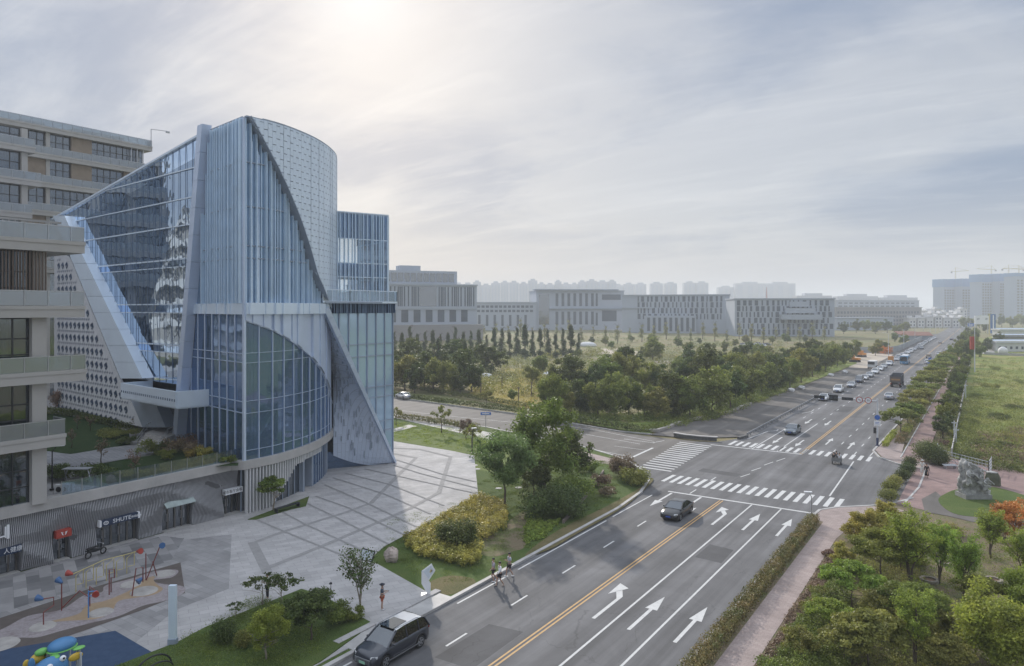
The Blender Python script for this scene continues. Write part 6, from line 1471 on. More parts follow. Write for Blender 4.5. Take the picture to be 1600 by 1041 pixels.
def putcar(kind, colour, x, y, south, label, group=None, rz=0, **k):
    key = (kind, colour); T = CC.get(key)
    if T is None: T = CC[key] = car(kind, colour, **k)
    else: T = copy_tree(T)
    T.location = (x, y, .005); T.rotation_euler = (0, 0, (math.pi if south else 0)+rz); T['label'] = label
    if group: T['group'] = group
    return T
suv = car('suv', 'slate', 'dark slate estate car with a white roof, stopped beside the garden bed', 'parked_car', 'greenplate', 'white'); suv.location = (-28.55, 30.0, .005); suv.rotation_euler = (0, 0, math.pi)
putcar('sedan', 'black', -24.7, 65.3, True, 'black sedan just past the near crossing, beside the yellow centre line', name='car')
putcar('sedan', 'bluegrey', -25.6, 118.6, True, 'dark blue-grey sedan waiting alone at the far stop line')
q = [('sedan', 'white', -29.2, 165.5), ('suv', 'white', -29.2, 183.5), ('sedan', 'silver', -28.3, 197), ('van', 'grey', -28.3, 210.5), ('sedan', 'white', -28.2, 219.5), ('sedan', 'silver', -28.0, 229), ('suv', 'white', -28.0, 241), ('sedan', 'white', -28.1, 254), ('sedan', 'silver', -28.3, 266), ('suv', 'white', -28.0, 279)]
for i, a in enumerate(q): putcar(a[0], a[1], a[2], a[3], True, '%s vehicle from the front of the queue in the left lanes, %s %s' % (ordl(i), {'white': 'white', 'silver': 'silver', 'grey': 'dark grey'}[a[1]], {'sedan': 'sedan', 'suv': 'high-roofed car', 'van': 'van'}[a[0]]), 'cars queuing toward the junction')
rr = random.Random(12); y = 305
for i in range(26):
    c = rr.choice(['white', 'white', 'white', 'silver', 'black', 'silver']); kd = rr.choice(['sedan', 'suv', 'sedan', 'van'])
    putcar(kd, c, -28.2+rr.uniform(-.3, .3), y, True, '%s vehicle of the distant queue counted from the bus end, %s' % (ordl(i), c), 'distant queue beyond the bus'); y += rr.uniform(8, 11.5)
for kd, c, x, y, s, lb in (('sedan', 'silver', -17.6, 175.5, False, 'silver sedan driving away behind the dump truck'), ('suv', 'white', -17.2, 293, False, 'white high-roofed car driving away near the blue roadside sign'), ('suv', 'white', -16.6, 350, False, 'white car farther up the right lane beyond the pickup'),
                         ('suv', 'grey', -25.9, 398, True, 'dark grey car coming alone in the lane beside the distant queue'), ('sedan', 'black', -17.8, 520, False, 'tiny black car far up the right side of the road'), ('sedan', 'white', -14.8, 390, False, 'white car beside the avenue trees far up the road'), ('sedan', 'brown', -21.5, 470, True, 'small brown car on the far stretch near the centre line')):
    putcar(kd, c, x, y, s, lb)
p = G(636, 622); cw = putcar('sedan', 'white', p.x, p.y-1.2, False, 'white sedan on the cross street just right of the tower', rz=R(72)); 
for i, (px, py) in enumerate(((1163, 541), (1170, 539), (1177, 542), (1185, 539), (1192, 542), (1199, 540))): p = G(px, py); putcar('sedan' if i % 2 else 'suv', ('white', 'silver', 'black')[i % 3], p.x, p.y, True, '%s car from the left parked in front of the far slatted office' % ordl(i), 'cars parked by the far office', rz=1.2)
# bus
def wheelset(T, xs, ys, r, w=.25):
    for x in xs:
        for y in ys:
            mb = MB(); mb.loft([[(x+dx, y+math.cos(a)*q, r+math.sin(a)*q) for a in [2*math.pi*i/16 for i in range(16)]] for dx, q in ((-w/2, r*.9), (-w/2+.03, r), (w/2-.03, r), (w/2, r*.9))]); o = mb.build('wheel', M['tyre'], T)
            mb = MB(); s_ = 1 if x > 0 else -1; mb.loft([[(x+s_*w/2+dx, y+math.cos(a)*q, r+math.sin(a)*q) for a in [2*math.pi*i/12 for i in range(12)]] for dx, q in ((0, r*.55), (s_*.02, r*.5))]); mb.build('hub', M['rim'], o)
T = thing('bus', 'light blue city bus coming toward the junction beside the car queue', 'bus'); mb = MB()
mb.loft([[(x*s, y, z) for x, z in ((-1.2, .35), (1.2, .35), (1.25, 1.0), (1.25, 2.6), (1.15, 2.95), (-1.15, 2.95), (-1.25, 2.6), (-1.25, 1.0))] for y, s in ((-5.2, .97), (-5.0, 1), (5.0, 1), (5.25, .96))]); mb.build('body', pm('bus_blue', (.05, .22, .42), .35, var=.05, coat=.5), T)
mb = MB(); mb.box(-1.1, 1.1, 5.2, 5.28, 1.15, 2.45); mb.box(-1.1, 1.1, -5.25, -5.2, 1.5, 2.4); mb.build('windscreen', M['carglass'], T)
for s in (-1, 1):
    for k in range(6): mb = MB(); mb.box(min(s*1.24, s*1.262), max(s*1.24, s*1.262), -4.7+1.6*k, -3.3+1.6*k, 1.45, 2.4); mb.build('window', M['carglass'], T)
    mb = MB(); mb.box(s*.7-.2, s*.7+.2, 5.22, 5.27, .62, .82); mb.build('headlight', M['lamp'], T)
mb = MB(); mb.box(-.9, .9, 5.2, 5.29, 2.5, 2.8); mb.build('destination_panel', M['black'], T)
mb = MB(); mb.box(-1.0, 1.0, -3.5, 2.5, 2.95, 3.12); mb.build('roof_unit', M['signwhite'], T); wheelset(T, (-1.15, 1.15), (-3.2, 3.4), .48); T.location = (-24.2, 291, 0); T.rotation_euler = (0, 0, math.pi)
# dump truck, seen from behind
T = thing('dump_truck', 'dark grey dump truck with an orange tailgate panel driving away', 'truck'); mb = MB()
mb.hexa([(-1.25, -4.2), (1.25, -4.2), (1.25, 1.4), (-1.25, 1.4)], 1.25, 1.4)
for x in (-1.25, 1.17): mb.box(x, x+.08, -4.2, 1.4, 1.4, 3.0)
mb.box(-1.17, 1.17, 1.32, 1.4, 1.4, 3.3); mb.box(-1.25, 1.25, 1.4, 2.4, 2.9, 3.3)
for y in np.arange(-4.1, 1.3, .9): mb.box(-1.32, -1.25, y, y+.12, 1.3, 3.0); mb.box(1.25, 1.32, y, y+.12, 1.3, 3.0)
tp = mb.build('tipper_body', pm('truck_grey', (.09, .10, .12), .6, .2, var=.2), T)
mb = MB(); mb.box(-1.22, 1.22, -4.28, -4.2, 1.35, 2.7); tg = mb.build('tailgate', pm('tailgate_brown', (.13, .10, .085), .7, var=.3, scale=4), T)
mb = MB(); mb.box(-1.0, 1.0, -4.30, -4.28, 1.8, 2.2); mb.build('tailgate_panel', pm('dull_orange', (.34, .19, .07), .7, var=.35, scale=5), tg)
mb = MB(); mb.box(-1.15, 1.15, 2.3, 4.1, .9, 3.0); mb.build('cab', pm('truck_cab', (.06, .07, .10), .4, var=.1), T)
mb = MB(); mb.box(-.4, .4, -4.0, 3.9, .75, 1.2); mb.box(-1.2, 1.2, -4.15, -4.05, .75, 1.0); mb.build('chassis', M['black'], T); wheelset(T, (-1.0, 1.0), (-3.2, -1.9, 3.1), .52, .45)
for s in (-1, 1): mb = MB(); mb.box(s*1.0-.15, s*1.0+.15, -4.2, -4.16, .82, .95); mb.build('tail_light', M['redlight'], T)
T.location = (-18.9, 206, 0)
# pickup
T = thing('pickup_truck', 'small loaded pickup truck in the right lanes ahead of the white car', 'truck'); mb = MB(); mb.box(-.85, .85, .6, 2.3, .5, 1.75); mb.box(-.85, .85, -2.4, .5, .7, .8)
for x in (-.85, .8): mb.box(x, x+.05, -2.4, .5, .8, 1.15)
mb.build('body', paintmat('silver', PAINT['silver']), T); mb = MB(); mb.ball((0, -1, 1.25), (.7, 1.1, .45), 10, 6, lambda a, t: 1+.15*math.sin(a*5+t*7)); mb.build('load', M['wood'], T); wheelset(T, (-.75, .75), (-1.6, 1.5), .33); T.location = (-19.0, 329, 0)
# site machines
def digger(loc, rz, label):
    T = thing('excavator', label, 'excavator'); mb = MB()
    for s in (-1, 1): mb.loft([[(s*.95+dx, y, z) for y, z in ((-1.6, .15), (-1.4, 0), (1.4, 0), (1.6, .15), (1.6, .6), (1.3, .8), (-1.3, .8), (-1.6, .6))] for dx in (-.25, .25)])
    mb.build('track', M['black'], T); mb = MB(); mb.box(-1.1, 1.1, -1.6, 1.2, .9, 1.6); mb.box(-1.05, -.15, .0, 1.3, 1.6, 2.7); mb.build('cab', M['orange'], T)
    mb = MB(); mb.bar((.3, 1, 1.5), (.3, 3, 4.0), .3); mb.bar((.3, 3, 4.0), (.3, 5, 2.4), .25); mb.build('boom', M['orange'], T); mb = MB(); mb.slab([(-.1, 4.9, 2.5), (-.1, 5.5, 2.0), (-.1, 5.0, 1.2), (-.1, 4.5, 1.6)], (.8, 0, 0)); mb.build('bucket', M['black'], T)
    T.location = loc; T.rotation_euler = (0, 0, rz)
digger(G(1336, 566), 1.2, 'orange excavator standing at the mouth of the gravel turn-off'); digger(G(1346, 558), 2.6, 'second orange excavator behind the first at the gravel turn-off')
T = thing('site_truck', 'white tipper truck heading the distant queue near the turn-off', 'truck'); mb = MB(); mb.box(-1.1, 1.1, 1.4, 3.2, .6, 2.6); mb.box(-1.15, 1.15, -3.2, 1.2, 1.0, 2.5); mb.build('body', M['white'], T); mb = MB(); mb.box(-1, 1, 3.2, 3.24, 1.5, 2.4); mb.build('windscreen', M['carglass'], T); wheelset(T, (-1, 1), (-2, 2.2), .48); T.location = (-31.3, 262, 0); T.rotation_euler = (0, 0, math.pi)
T = thing('orange_barrier_box', 'orange box barrier standing in the road behind the queue', 'barrier'); mb = MB(); mb.box(-.9, .9, -.5, .5, .2, 2.2); mb.build('box', M['orange'], T); mb = MB(); mb.box(-.8, .8, -.6, .6, 0, .2); mb.build('base', M['black'], T); T.location = G(1392, 566)
# ================================================================ PEOPLE
cloth = lambda n, c: bpy.data.materials.get(n) or pm(n, c, .85, var=.12, scale=9)
def skinmesh(name, verts, edges, radii, mat, parent, root=0, sub=1):
    me = bpy.data.meshes.new(name); me.from_pydata(verts, edges, []); me.materials.append(mat)
    o = bpy.data.objects.new(name, me); COL.objects.link(o); o.parent = parent
    m = o.modifiers.new('skin', 'SKIN'); m.use_smooth_shade = True
    sv = me.skin_vertices[0].data if len(me.skin_vertices) else None
    for i, r in enumerate(radii): r = r if isinstance(r, tuple) else (r, r); sv[i].radius = r
    sv[root].use_root = True; s_ = o.modifiers.new('sub', 'SUBSURF'); s_.levels = s_.render_levels = sub
    o.data.update(); bpy.context.view_layer.update()
    ev = o.evaluated_get(bpy.context.evaluated_depsgraph_get()); nm = bpy.data.meshes.new_from_object(ev); nm.name = name
    if not nm.materials: nm.materials.append(mat)
    o.modifiers.clear(); o.data = nm; return o
def person(label, loc, rz, top=(.6, .6, .6), leg=(.03, .03, .035), shoe=(.6, .6, .6), h=1.72, legs='stand', armL='down', armR='down', long_leg=False, long_sleeve=False, hat=None, skirt=None, seat=0, lean=0, hair=(.02, .016, .015), bag=None):
    T = thing('person', label, 'person'); k = h/1.75; V = []; E_ = []; Rd = []
    def v(x, y, z, r, p=None): V.append((x*k, y*k, z*k)); Rd.append(tuple(q*k for q in r) if isinstance(r, tuple) else r*k); (E_.append((p, len(V)-1)) if p is not None else None); return len(V)-1
    z0 = seat; hz = .93+z0 if legs != 'sit' else .15+z0; ly = lambda z: lean*(z-hz)
    pel = v(0, 0, hz, (.135, .10)); wa = v(0, ly(hz+.2), hz+.2, (.12, .09), pel); ch = v(0, ly(hz+.40), hz+.40, (.155, .10), wa); nk = v(0, ly(hz+.55), hz+.555, .052, ch); hb = v(0, ly(hz+.6)+.012, hz+.63, .066, nk); hd = v(0, ly(hz+.7)+.02, hz+.72, (.082, .098), hb); ht = v(0, ly(hz+.8)+.01, hz+.79, (.062, .075), hd)
    nose = v(0, ly(hz+.7)+.118, hz+.695, .010, hd)
    for s in (-1, 1): v(s*.088, ly(hz+.7)+.01, hz+.70, .012, hd)
    foot = {}
    if legs == 'sit': L = {-1: [(.36, .14), (.45, -.28)], 1: [(.36, .14), (.42, -.28)]}
    elif legs == 'walk': L = {-1: [(.16, hz-.43), (-.02, .08)], 1: [(-.02, hz-.44), (-.34, .12)]}
    elif legs == 'walk2': L = {1: [(.18, hz-.43), (.22, .08)], -1: [(.0, hz-.44), (-.26, .10)]}
    else: L = {-1: [(.01, hz-.45), (0, .08)], 1: [(.02, hz-.45), (.0, .08)]}
    jl = {}
    for s in (-1, 1):
        (ky, kz), (fy, fz) = L[s]; sp = .10 if legs != 'sit' else .16
        kz_ = kz if legs != 'sit' else hz-.01; fz_ = fz if legs != 'sit' else hz-.42
        h_ = v(s*.09, 0, hz-.03, .088, pel); kn = v(s*sp, ky, kz_, .058, h_); cf = v(s*sp, (ky*.6+fy*.4)-.02, kz_*.65+fz_*.35, .054, kn); an = v(s*sp, fy, fz_, .036, cf); to = v(s*sp*1.15, fy+.15, fz_-.04, .03, an); jl[s] = (sp, ky, kz_, fy, fz_)
    arms = {'down': [(.24, .0, -.28), (.27, .04, -.52)], 'phone': [(.25, .0, -.26), (.14, .26, -.18)], 'swingf': [(.23, .10, -.27), (.22, .28, -.42)], 'swingb': [(.24, -.14, -.26), (.25, -.20, -.50)], 'bars': [(.26, .2, -.16), (.24, .42, -.18)]}
    ja = {}
    for s, am in ((-1, armL), (1, armR)):
        sz = hz+.47; sy = ly(sz); sh = v(s*.185, sy, sz, .055, ch); (ex, ey, ez), (wx, wy_, wz) = arms[am]
        el = v(s*ex, sy+ey, sz+ez, .040, sh); wr_ = v(s*wx, sy+wy_, sz+wz, .027, el); d = (Vector((wx, wy_, wz))-Vector((ex, ey, ez))).normalized(); pc = Vector((s*wx, sy+wy_, sz+wz))+Vector((s*d.x, d.y, d.z))*.07
        pm_ = v(*pc, (.036, .018), wr_); ja[s] = (Vector((s*.185, sy, sz)), Vector((s*ex, sy+ey, sz+ez)), Vector((s*wx, sy+wy_, sz+wz)), pc)
        for f, (off, ln) in enumerate(((-.027, .062), (-.009, .075), (.009, .07), (.027, .055))):
            b = pc+Vector((0, off, 0))+Vector((s*d.x, d.y, d.z))*.03; a1 = v(*b, .009, pm_); a2 = v(*(b+Vector((s*d.x-.15*s, d.y, d.z))*ln), .007, a1)
        b = pc+Vector((0, .04, .01)); v(*b, .010, pm_)
    body = skinmesh('body', V, E_, Rd, M['skin'], T)
    # clothes follow the limbs
    V = []; E_ = []; Rd = []; pv = v(0, 0, hz-.02, (.155, .12)); w2 = v(0, ly(hz+.2), hz+.2, (.145, .112), pv); c2 = v(0, ly(hz+.4), hz+.40, (.175, .122), w2); n2 = v(0, ly(hz+.5), hz+.50, (.10, .08), c2)
    for s in (-1, 1):
        a, b, c, _ = ja[s]; i1 = v(*a, .072, c2); i2 = v(*(a.lerp(b, .75)), .060, i1)
        if long_sleeve: i3 = v(*b, .054, i2); v(*(b.lerp(c, .9)), .042, i3)
    skinmesh('shirt', V, E_, Rd, cloth('cloth_%02d%02d%02d' % tuple(int(99*c) for c in top), top), T)
    V = []; E_ = []; Rd = []
    if skirt:
        mb = MB(); o0 = [(.15, .11, hz+.05), (.20, .16, hz-.3), (.25, .2, hz-.62)]
        mb.loft([[(math.cos(a)*rx*k, math.sin(a)*ry*k, z*k) for a in [2*math.pi*i/14 for i in range(14)]] for rx, ry, z in o0[::-1]]); mb.build('skirt', cloth('cloth_%02d%02d%02d' % tuple(int(99*c) for c in leg), leg), T, smooth=True)
    else:
        pv = v(0, 0, hz+.02, (.155, .118))
        for s in (-1, 1):
            sp, ky, kz_, fy, fz_ = jl[s]; i1 = v(s*.09, .0, hz-.06, .108, pv); f = 1.0 if long_leg else .75; i2 = v(s*(.09+(sp-.09)*f), ky*f, hz-.06+(kz_-hz+.06)*f, .086 if not long_leg else .078, i1)
            if long_leg: v(s*sp, ky*.15+fy*.85, kz_*.15+fz_*.85, .058, i2)
        skinmesh('trousers' if long_leg else 'shorts', V, E_, Rd, cloth('cloth_%02d%02d%02d' % tuple(int(99*c) for c in leg), leg), T)
    for s in (-1, 1):
        sp, ky, kz_, fy, fz_ = jl[s]; mb = MB(); mb.ball((s*sp*1.08*k, (fy+.06)*k, (fz_-.035)*k), (.05*k, .135*k, .045*k), 10, 6); mb.build('shoe', cloth('shoe_%02d' % int(shoe[0]*99), shoe), T, smooth=True)
    mb = MB(); hc = Vector((0, ly(hz+.75)-.008, hz+.755))*k; mb.ball(hc, (.098*k, .112*k, .085*k), 12, 8); hr = mb.build('hair', M['hair'] if hair[0] < .05 else cloth('hair_pale', hair), T, smooth=True)
    ey = MB()
    for s in (-1, 1): ey.ball(Vector((s*.032, ly(hz+.7)+.108, hz+.715))*k, .010*k, 6, 4)
    ey.build('eye', M['black'], T)
    mb = MB(); mb.box(-.022*k, .022*k, (ly(hz+.7)+.100)*k, (ly(hz+.7)+.112)*k, (hz+.652)*k, (hz+.66)*k); mb.build('mouth', M['red'], T)
    if hat: mb = MB(); c = Vector((0, ly(hz+.8), hz+.79))*k; mb.ball(c, (.105*k, .118*k, .085*k), 12, 6); mb.cyl(c, .19*k, c.z-.02, c.z, 16); mb.build('hat', cloth('hat_%02d' % int(hat[0]*99), hat), T, smooth=False)
    T.location = loc; T.rotation_euler = (0, 0, rz); T['_hand'] = 0
    del T['_hand']; return T, ja, k
def held(name, label, cat, T, pos, mat, size, parent=None):
    o = thing(name, label, cat); mb = MB(); mb.box(-size[0]/2, size[0]/2, -size[1]/2, size[1]/2, -size[2]/2, size[2]/2); mb.build('case', mat, o); mb = MB(); mb.box(-size[0]*.42, size[0]*.42, -size[1]*.42, size[1]*.42, size[2]/2, size[2]/2+.003); mb.build('screen', M['black'], o)
    w = Matrix.Translation(T.location) @ Matrix.Rotation(T.rotation_euler.z, 4, 'Z') @ Vector(pos); o.location = w; o.rotation_euler = (R(35), 0, T.rotation_euler.z); return o
south = math.pi
P_, ja, k = person('person in a white long-sleeved top and black shorts walking, nearest of three crossing', G(781, 916), south+R(-35), (.75, .75, .77), (.02, .02, .025), (.3, .25, .22), 1.76, 'walk2', 'swingf', 'swingb', long_sleeve=True)
P_, ja, k = person('person in a lilac grey sleeveless top and black shorts behind the white-topped one', G(771, 909), south+R(-38), (.36, .34, .40), (.02, .02, .025), (.6, .6, .62), 1.74, 'walk', 'swingf', 'down')
P_, ja, k = person('person in a light grey t-shirt and black shorts looking at a phone while crossing', G(796, 901), south+R(-30), (.40, .42, .48), (.02, .02, .025), (.7, .7, .7), 1.78, 'walk2', 'phone', 'phone')
held('mobile_phone', 'small dark phone held by the person in the light grey t-shirt', 'phone', P_, (0, .38*k, 1.24*k), M['black'], (.08, .16, .01))
P_, ja, k = person('person in a dark cap, slate t-shirt and orange shorts reading a phone on the plaza', G(597, 953, .14), R(-56), (.05, .07, .10), (.36, .09, .04), (.6, .6, .6), 1.72, 'stand', 'phone', 'phone', hat=(.03, .035, .05))
held('mobile_phone', 'small phone held by the person in orange shorts on the plaza', 'phone', P_, (0, .40*k, 1.25*k), M['black'], (.08, .16, .01))
P_, ja, k = person('person in a white top and black trousers standing behind the small dark-leaved tree', G(418, 936, .14), south+R(-20), (.62, .62, .64), (.02, .02, .03), (.6, .6, .6), 1.74, 'stand', 'phone', 'phone', long_leg=True, hair=(.35, .28, .2))
P_, ja, k = person('person in black carrying a bag on the street pavement behind the island', G(920, 712, .12), R(-60), (.02, .02, .025), (.03, .03, .035), (.1, .1, .1), 1.74, 'walk2', 'down', 'down', long_leg=True, long_sleeve=True)
o = thing('hand_bag', 'dark bag hanging from the hand of the person in black on the pavement', 'bag'); mb = MB(); mb.loft([[(x*s, y*s, z) for x, y in ((-.06, -.17), (.06, -.17), (.06, .17), (-.06, .17))] for z, s in ((.0, .8), (.08, 1), (.28, .9))]); mb.build('pouch', M['black'], o); mb = MB(); mb.tube([(0, -.1, .28), (0, -.06, .42), (0, .06, .42), (0, .1, .28)], .012, 6); mb.build('strap', M['black'], o)
w = Matrix.Translation(P_.location) @ Matrix.Rotation(P_.rotation_euler.z, 4, 'Z') @ Vector((-.28, .07, .30)); o.location = w
P_, ja, k = person('person in a long black dress on the red pavement near the statue', G(1448, 747, .125), south, (.015, .015, .018), (.015, .015, .018), (.05, .05, .05), 1.7, 'walk', 'down', 'down', long_sleeve=True, skirt=True)
P_, ja, k = person('person in white clothes and a white hat beside the person in the black dress', G(1441, 741, .125), south, (.68, .68, .66), (.6, .6, .58), (.6, .6, .6), 1.7, 'walk2', 'down', 'swingf', long_leg=True, hat=(.6, .6, .58))
# cargo tricycle with three riders
TK = G(1307, 724); T = thing('cargo_tricycle', 'grey three-wheeled cargo tricycle carrying people across the far crossing', 'tricycle'); mb = MB(); mb.box(-.62, .62, -1.35, .35, .48, .54)
for a, b, c, d in ((-.62, -.58, -1.35, .35), (.58, .62, -1.35, .35), (-.58, .58, -1.35, -1.31), (-.58, .58, .31, .35)): mb.box(a, b, c, d, .54, .95)
mb.build('cargo_tray', pm('tray_grey', (.22, .22, .22), .6, .3, var=.25), T); mb = MB(); mb.tube([(0, .3, .5), (0, 1.0, .45), (0, 1.25, .9), (0, 1.15, 1.15)], .035, 6); mb.tube([(-.36, .98, 1.1), (0, 1.15, 1.15), (.36, .98, 1.1)], .022, 6); mb.box(-.18, .18, .38, .75, .62, .72); mb.tube([(0, 1.25, .7), (0, 1.35, .28)], .03, 6); mb.build('frame', M['black'], T); wheelset(T, (-.5, .5), (-.6,), .28, .12); wheelset(T, (0,), (1.35,), .28, .1)
T.location = TK; T.rotation_euler = (0, 0, R(10))
for lb, (dx, dy, dz), c, rz in (('person in black steering the cargo tricycle', (0, .45, .62), (.02, .02, .025), 0), ('person in dark clothes sitting at the left of the tricycle tray', (-.33, -.35, .62), (.04, .045, .05), 3.14), ('person in a white shirt sitting at the right of the tricycle tray', (.33, -.5, .62), (.65, .65, .66), 0)):
    w = Matrix.Translation(TK) @ Matrix.Rotation(R(10), 4, 'Z') @ Vector((dx, dy, dz-.05)); person(lb, w, R(10)+rz, c, (.03, .03, .04), (.1, .1, .1), 1.7, 'sit', 'bars', 'bars', long_leg=True, long_sleeve=True)
def moto(loc, rz, label, c=(.03, .03, .035), name='motorcycle', cat='motorcycle'):
    T = thing(name, label, cat)
    for y in (-.62, .68):
        mb = MB(); mb.loft([[(dx, y+math.cos(a)*q, .28+math.sin(a)*q) for a in [2*math.pi*i/18 for i in range(18)]] for dx, q in ((-.045, .2), (-.045, .27), (0, .29), (.045, .27), (.045, .2))], cap=False); w = mb.build('wheel', M['tyre'], T); mb = MB(); mb.loft([[(dx, y+math.cos(a)*q, .28+math.sin(a)*q) for a in [2*math.pi*i/12 for i in range(12)]] for dx, q in ((-.03, .06), (.03, .06))])
        for i in range(5): a = 1.257*i; mb.bar((0, y, .28), (0, y+math.cos(a)*.2, .28+math.sin(a)*.2), .025)
        mb.build('rim', M['rim'], w)
    mb = MB(); mb.loft([[(x*s, y, z0+z*s) for x, z in ((-.12, 0), (.12, 0), (.14, .16), (0, .24), (-.14, .16))] for y, z0, s in ((-.85, .62, .4), (-.6, .5, .9), (-.1, .42, 1.1), (.2, .40, .8), (.42, .45, .7), (.5, .72, .9), (.52, .86, .5))]); mb.build('body', pm('moto_'+name, c, .4, var=.1), T)
    mb = MB(); mb.loft([[(x, y, z) for x, z in ((-.12, .74), (.12, .74), (.10, .84), (-.10, .84))] for y in (-.75, .12)]); mb.build('seat', M['black'], T)
    mb = MB(); mb.tube([(0, .68, .28), (0, .5, .95)], .03, 6); mb.tube([(-.32, .38, 1.0), (0, .5, .97), (.32, .38, 1.0)], .018, 6); mb.build('handlebar', M['steel'], T); mb = MB(); mb.ball((0, .62, .84), (.08, .06, .08), 8, 6); mb.build('headlight', M['lamp'], T)
    for s in (-1, 1): mb = MB(); mb.bar((s*.25, .42, 1.0), (s*.28, .42, 1.15), .012); mb.ball((s*.28, .42, 1.18), (.05, .015, .035), 8, 4); mb.build('mirror', M['black'], T)
    T.location = loc; T.rotation_euler = (0, 0, rz); return T
moto(G(1391, 655), R(6), 'dark motorcycle riding north past the traffic signal'); p = G(1391, 655)
person('person in an orange-brown jacket riding the motorcycle', (p.x, p.y-.2, .66), R(6), (.40, .20, .08), (.05, .05, .06), (.05, .05, .05), 1.72, 'sit', 'bars', 'bars', long_leg=True, long_sleeve=True, hat=(.03, .03, .03))
moto(G(1457, 527), 0, 'distant motorcycle far up the road at the left lane edge', (.2, .03, .03))
p = wp(158, 872); sc = moto((-59.1, G(158, 873, .15).y, .15), R(12), 'black electric scooter parked in front of the five-door shop', (.02, .02, .022), 'electric_scooter', 'scooter')
# ================================================================ STREET FURNITURE
SP = G(1371, 697, .1); T = thing('traffic_signal', 'white signal mast with dark blue foot and long arm of black lights', 'traffic light', SP); mb = MB(); mb.tube([(*SP.xy, 1.2), (*SP.xy, 6.9)], [.14, .11], 10); mb.build('mast', M['polewhite'], T)
mb = MB(); mb.tube([(*SP.xy, .1), (*SP.xy, 1.3)], .16, 10); mb.cyl(SP, .3, .1, .2, 10); mb.build('mast_foot', pm('navy_paint', (.02, .035, .10), .5), T)
AE = Vector((SP.x-9.2, SP.y+.6, 6.75)); mb = MB(); mb.tube([(SP.x, SP.y, 6.6), tuple(AE)], [.08, .04], 8); mb.build('arm', M['polewhite'], T)
def sigbox(cx, w, n, h=.42):
    p = SP.lerp(AE, 0); p = Vector((SP.x-cx, SP.y+.6*cx/9.2-.05, 6.62)); mb = MB(); mb.box(p.x-w/2, p.x+w/2, p.y-.16, p.y+.16, p.z-h/2, p.z+h/2); o = mb.build('signal_head', M['black'], T)
    for i in range(n): mb = MB(); x = p.x-w/2+w*(i+.5)/n; mb.tube([(x, p.y-.16, p.z), (x, p.y-.26, p.z+.02)], .14 if h < .5 else .2, 10); mb.build('lens_hood', M['dark'], o)
sigbox(7.9, 1.5, 3); sigbox(5.9, 1.2, 2, .85); sigbox(4.0, 1.5, 3)
for cx, kind in ((2.35, 0), (1.2, 1)):
    p = Vector((SP.x-cx, SP.y-.05, 6.6)); s_ = thing('round_sign', ('red-ringed no-left-turn disc on the signal arm' if kind == 0 else 'red-ringed number disc on the signal arm nearest the mast'), 'sign', p)
    for r, m, y in ((.46, 'red', 0), (.36, 'signwhite', -.012)): mb = MB(); mb.slab([(p.x+math.cos(a)*r, p.y+y-.02, p.z+math.sin(a)*r) for a in [2*math.pi*i/24 for i in range(24)]], (0, .02, 0)); mb.build('disc' if r > .4 else 'sign_face', M[m], s_)
    if kind == 0:
        mb = MB(); mb.bar((p.x-.24, p.y-.04, p.z+.24), (p.x+.24, p.y-.04, p.z-.24), .07, .02); mb.build('bar', M['red'], s_); mb = MB(); mb.bar((p.x+.1, p.y-.035, p.z-.22), (p.x+.1, p.y-.035, p.z+.05), .05, .02); mb.bar((p.x+.1, p.y-.035, p.z+.05), (p.x-.18, p.y-.035, p.z+.05), .05, .02); mb.build('turn_arrow', M['black'], s_)
    else: text('numeral', '50', .42, M['black'], s_, Matrix.Translation((p.x, p.y-.04, p.z)) @ Matrix.Rotation(R(90), 4, 'X'), .005)
s_ = thing('mast_signs', 'blue round sign over a white plate fixed to the signal mast', 'sign', (SP.x, SP.y, 3.6)); mb = MB(); mb.slab([(SP.x+math.cos(a)*.36, SP.y-.2, 4.25+math.sin(a)*.36) for a in [2*math.pi*i/20 for i in range(20)]], (0, .03, 0)); mb.build('blue_disc', M['signblue'], s_); mb = MB(); mb.box(SP.x-.42, SP.x+.42, SP.y-.2, SP.y-.17, 3.05, 3.75); mb.build('white_plate', M['signwhite'], s_)
mb = MB(); mb.box(SP.x-.25, SP.x+.25, SP.y-.215, SP.y-.20, 3.5, 3.56); mb.box(SP.x-.25, SP.x+.25, SP.y-.215, SP.y-.20, 3.3, 3.35); mb.build('plate_lines', M['signblue'], s_)
mb = MB(); mb.box(SP.x-.5, SP.x-.18, SP.y-.15, SP.y+.15, 1.9, 2.75); pb = mb.build('pedestrian_signal', M['black'], T)
def lamp(name, label, loc, h, arm, mat, rz=0, double=False, group=None):
    T = thing(name, label, 'street lamp', (0, 0, 0)); mb = MB(); mb.tube([(0, 0, 0), (0, 0, h)], [h*.011+.03, h*.007+.02], 8); mb.cyl((0, 0), .2, 0, .12, 10); mb.build('pole', mat, T)
    for s in ((1, -1) if double else (1,)): mb = MB(); mb.tube([(0, 0, h-.1), (s*arm*.6, 0, h+.35), (s*arm, 0, h+.4)], .04, 6); a = mb.build('arm', mat, T); mb = MB(); mb.box(s*arm-.35, s*arm+.35, -.12, .12, h+.33, h+.43); mb.build('lamp_head', M['signwhite'], a)
    T.location = loc; T.rotation_euler = (0, 0, rz); 
    if group: T['group'] = group
    return T
l0 = lamp('street_lamp', 'first tall double-armed street lamp from the near end of the far road', (-33.5, 330, 0), 9.5, 2.0, M['polewhite'], double=True, group='tall lamps along the far road')
for i in range(1, 16):
    c = copy_tree(l0); c.location = ((-33.5 if i % 2 == 0 else -11.2), 330+i*33, 0); c['label'] = '%s tall double-armed street lamp from the near end of the far road' % ordl(i)
p = G(1268, 812, .12); lamp('slim_lamp', 'slim grey lamp post at the stop line by the hedge tip', p, 2.2, .3, M['steel'], R(200))
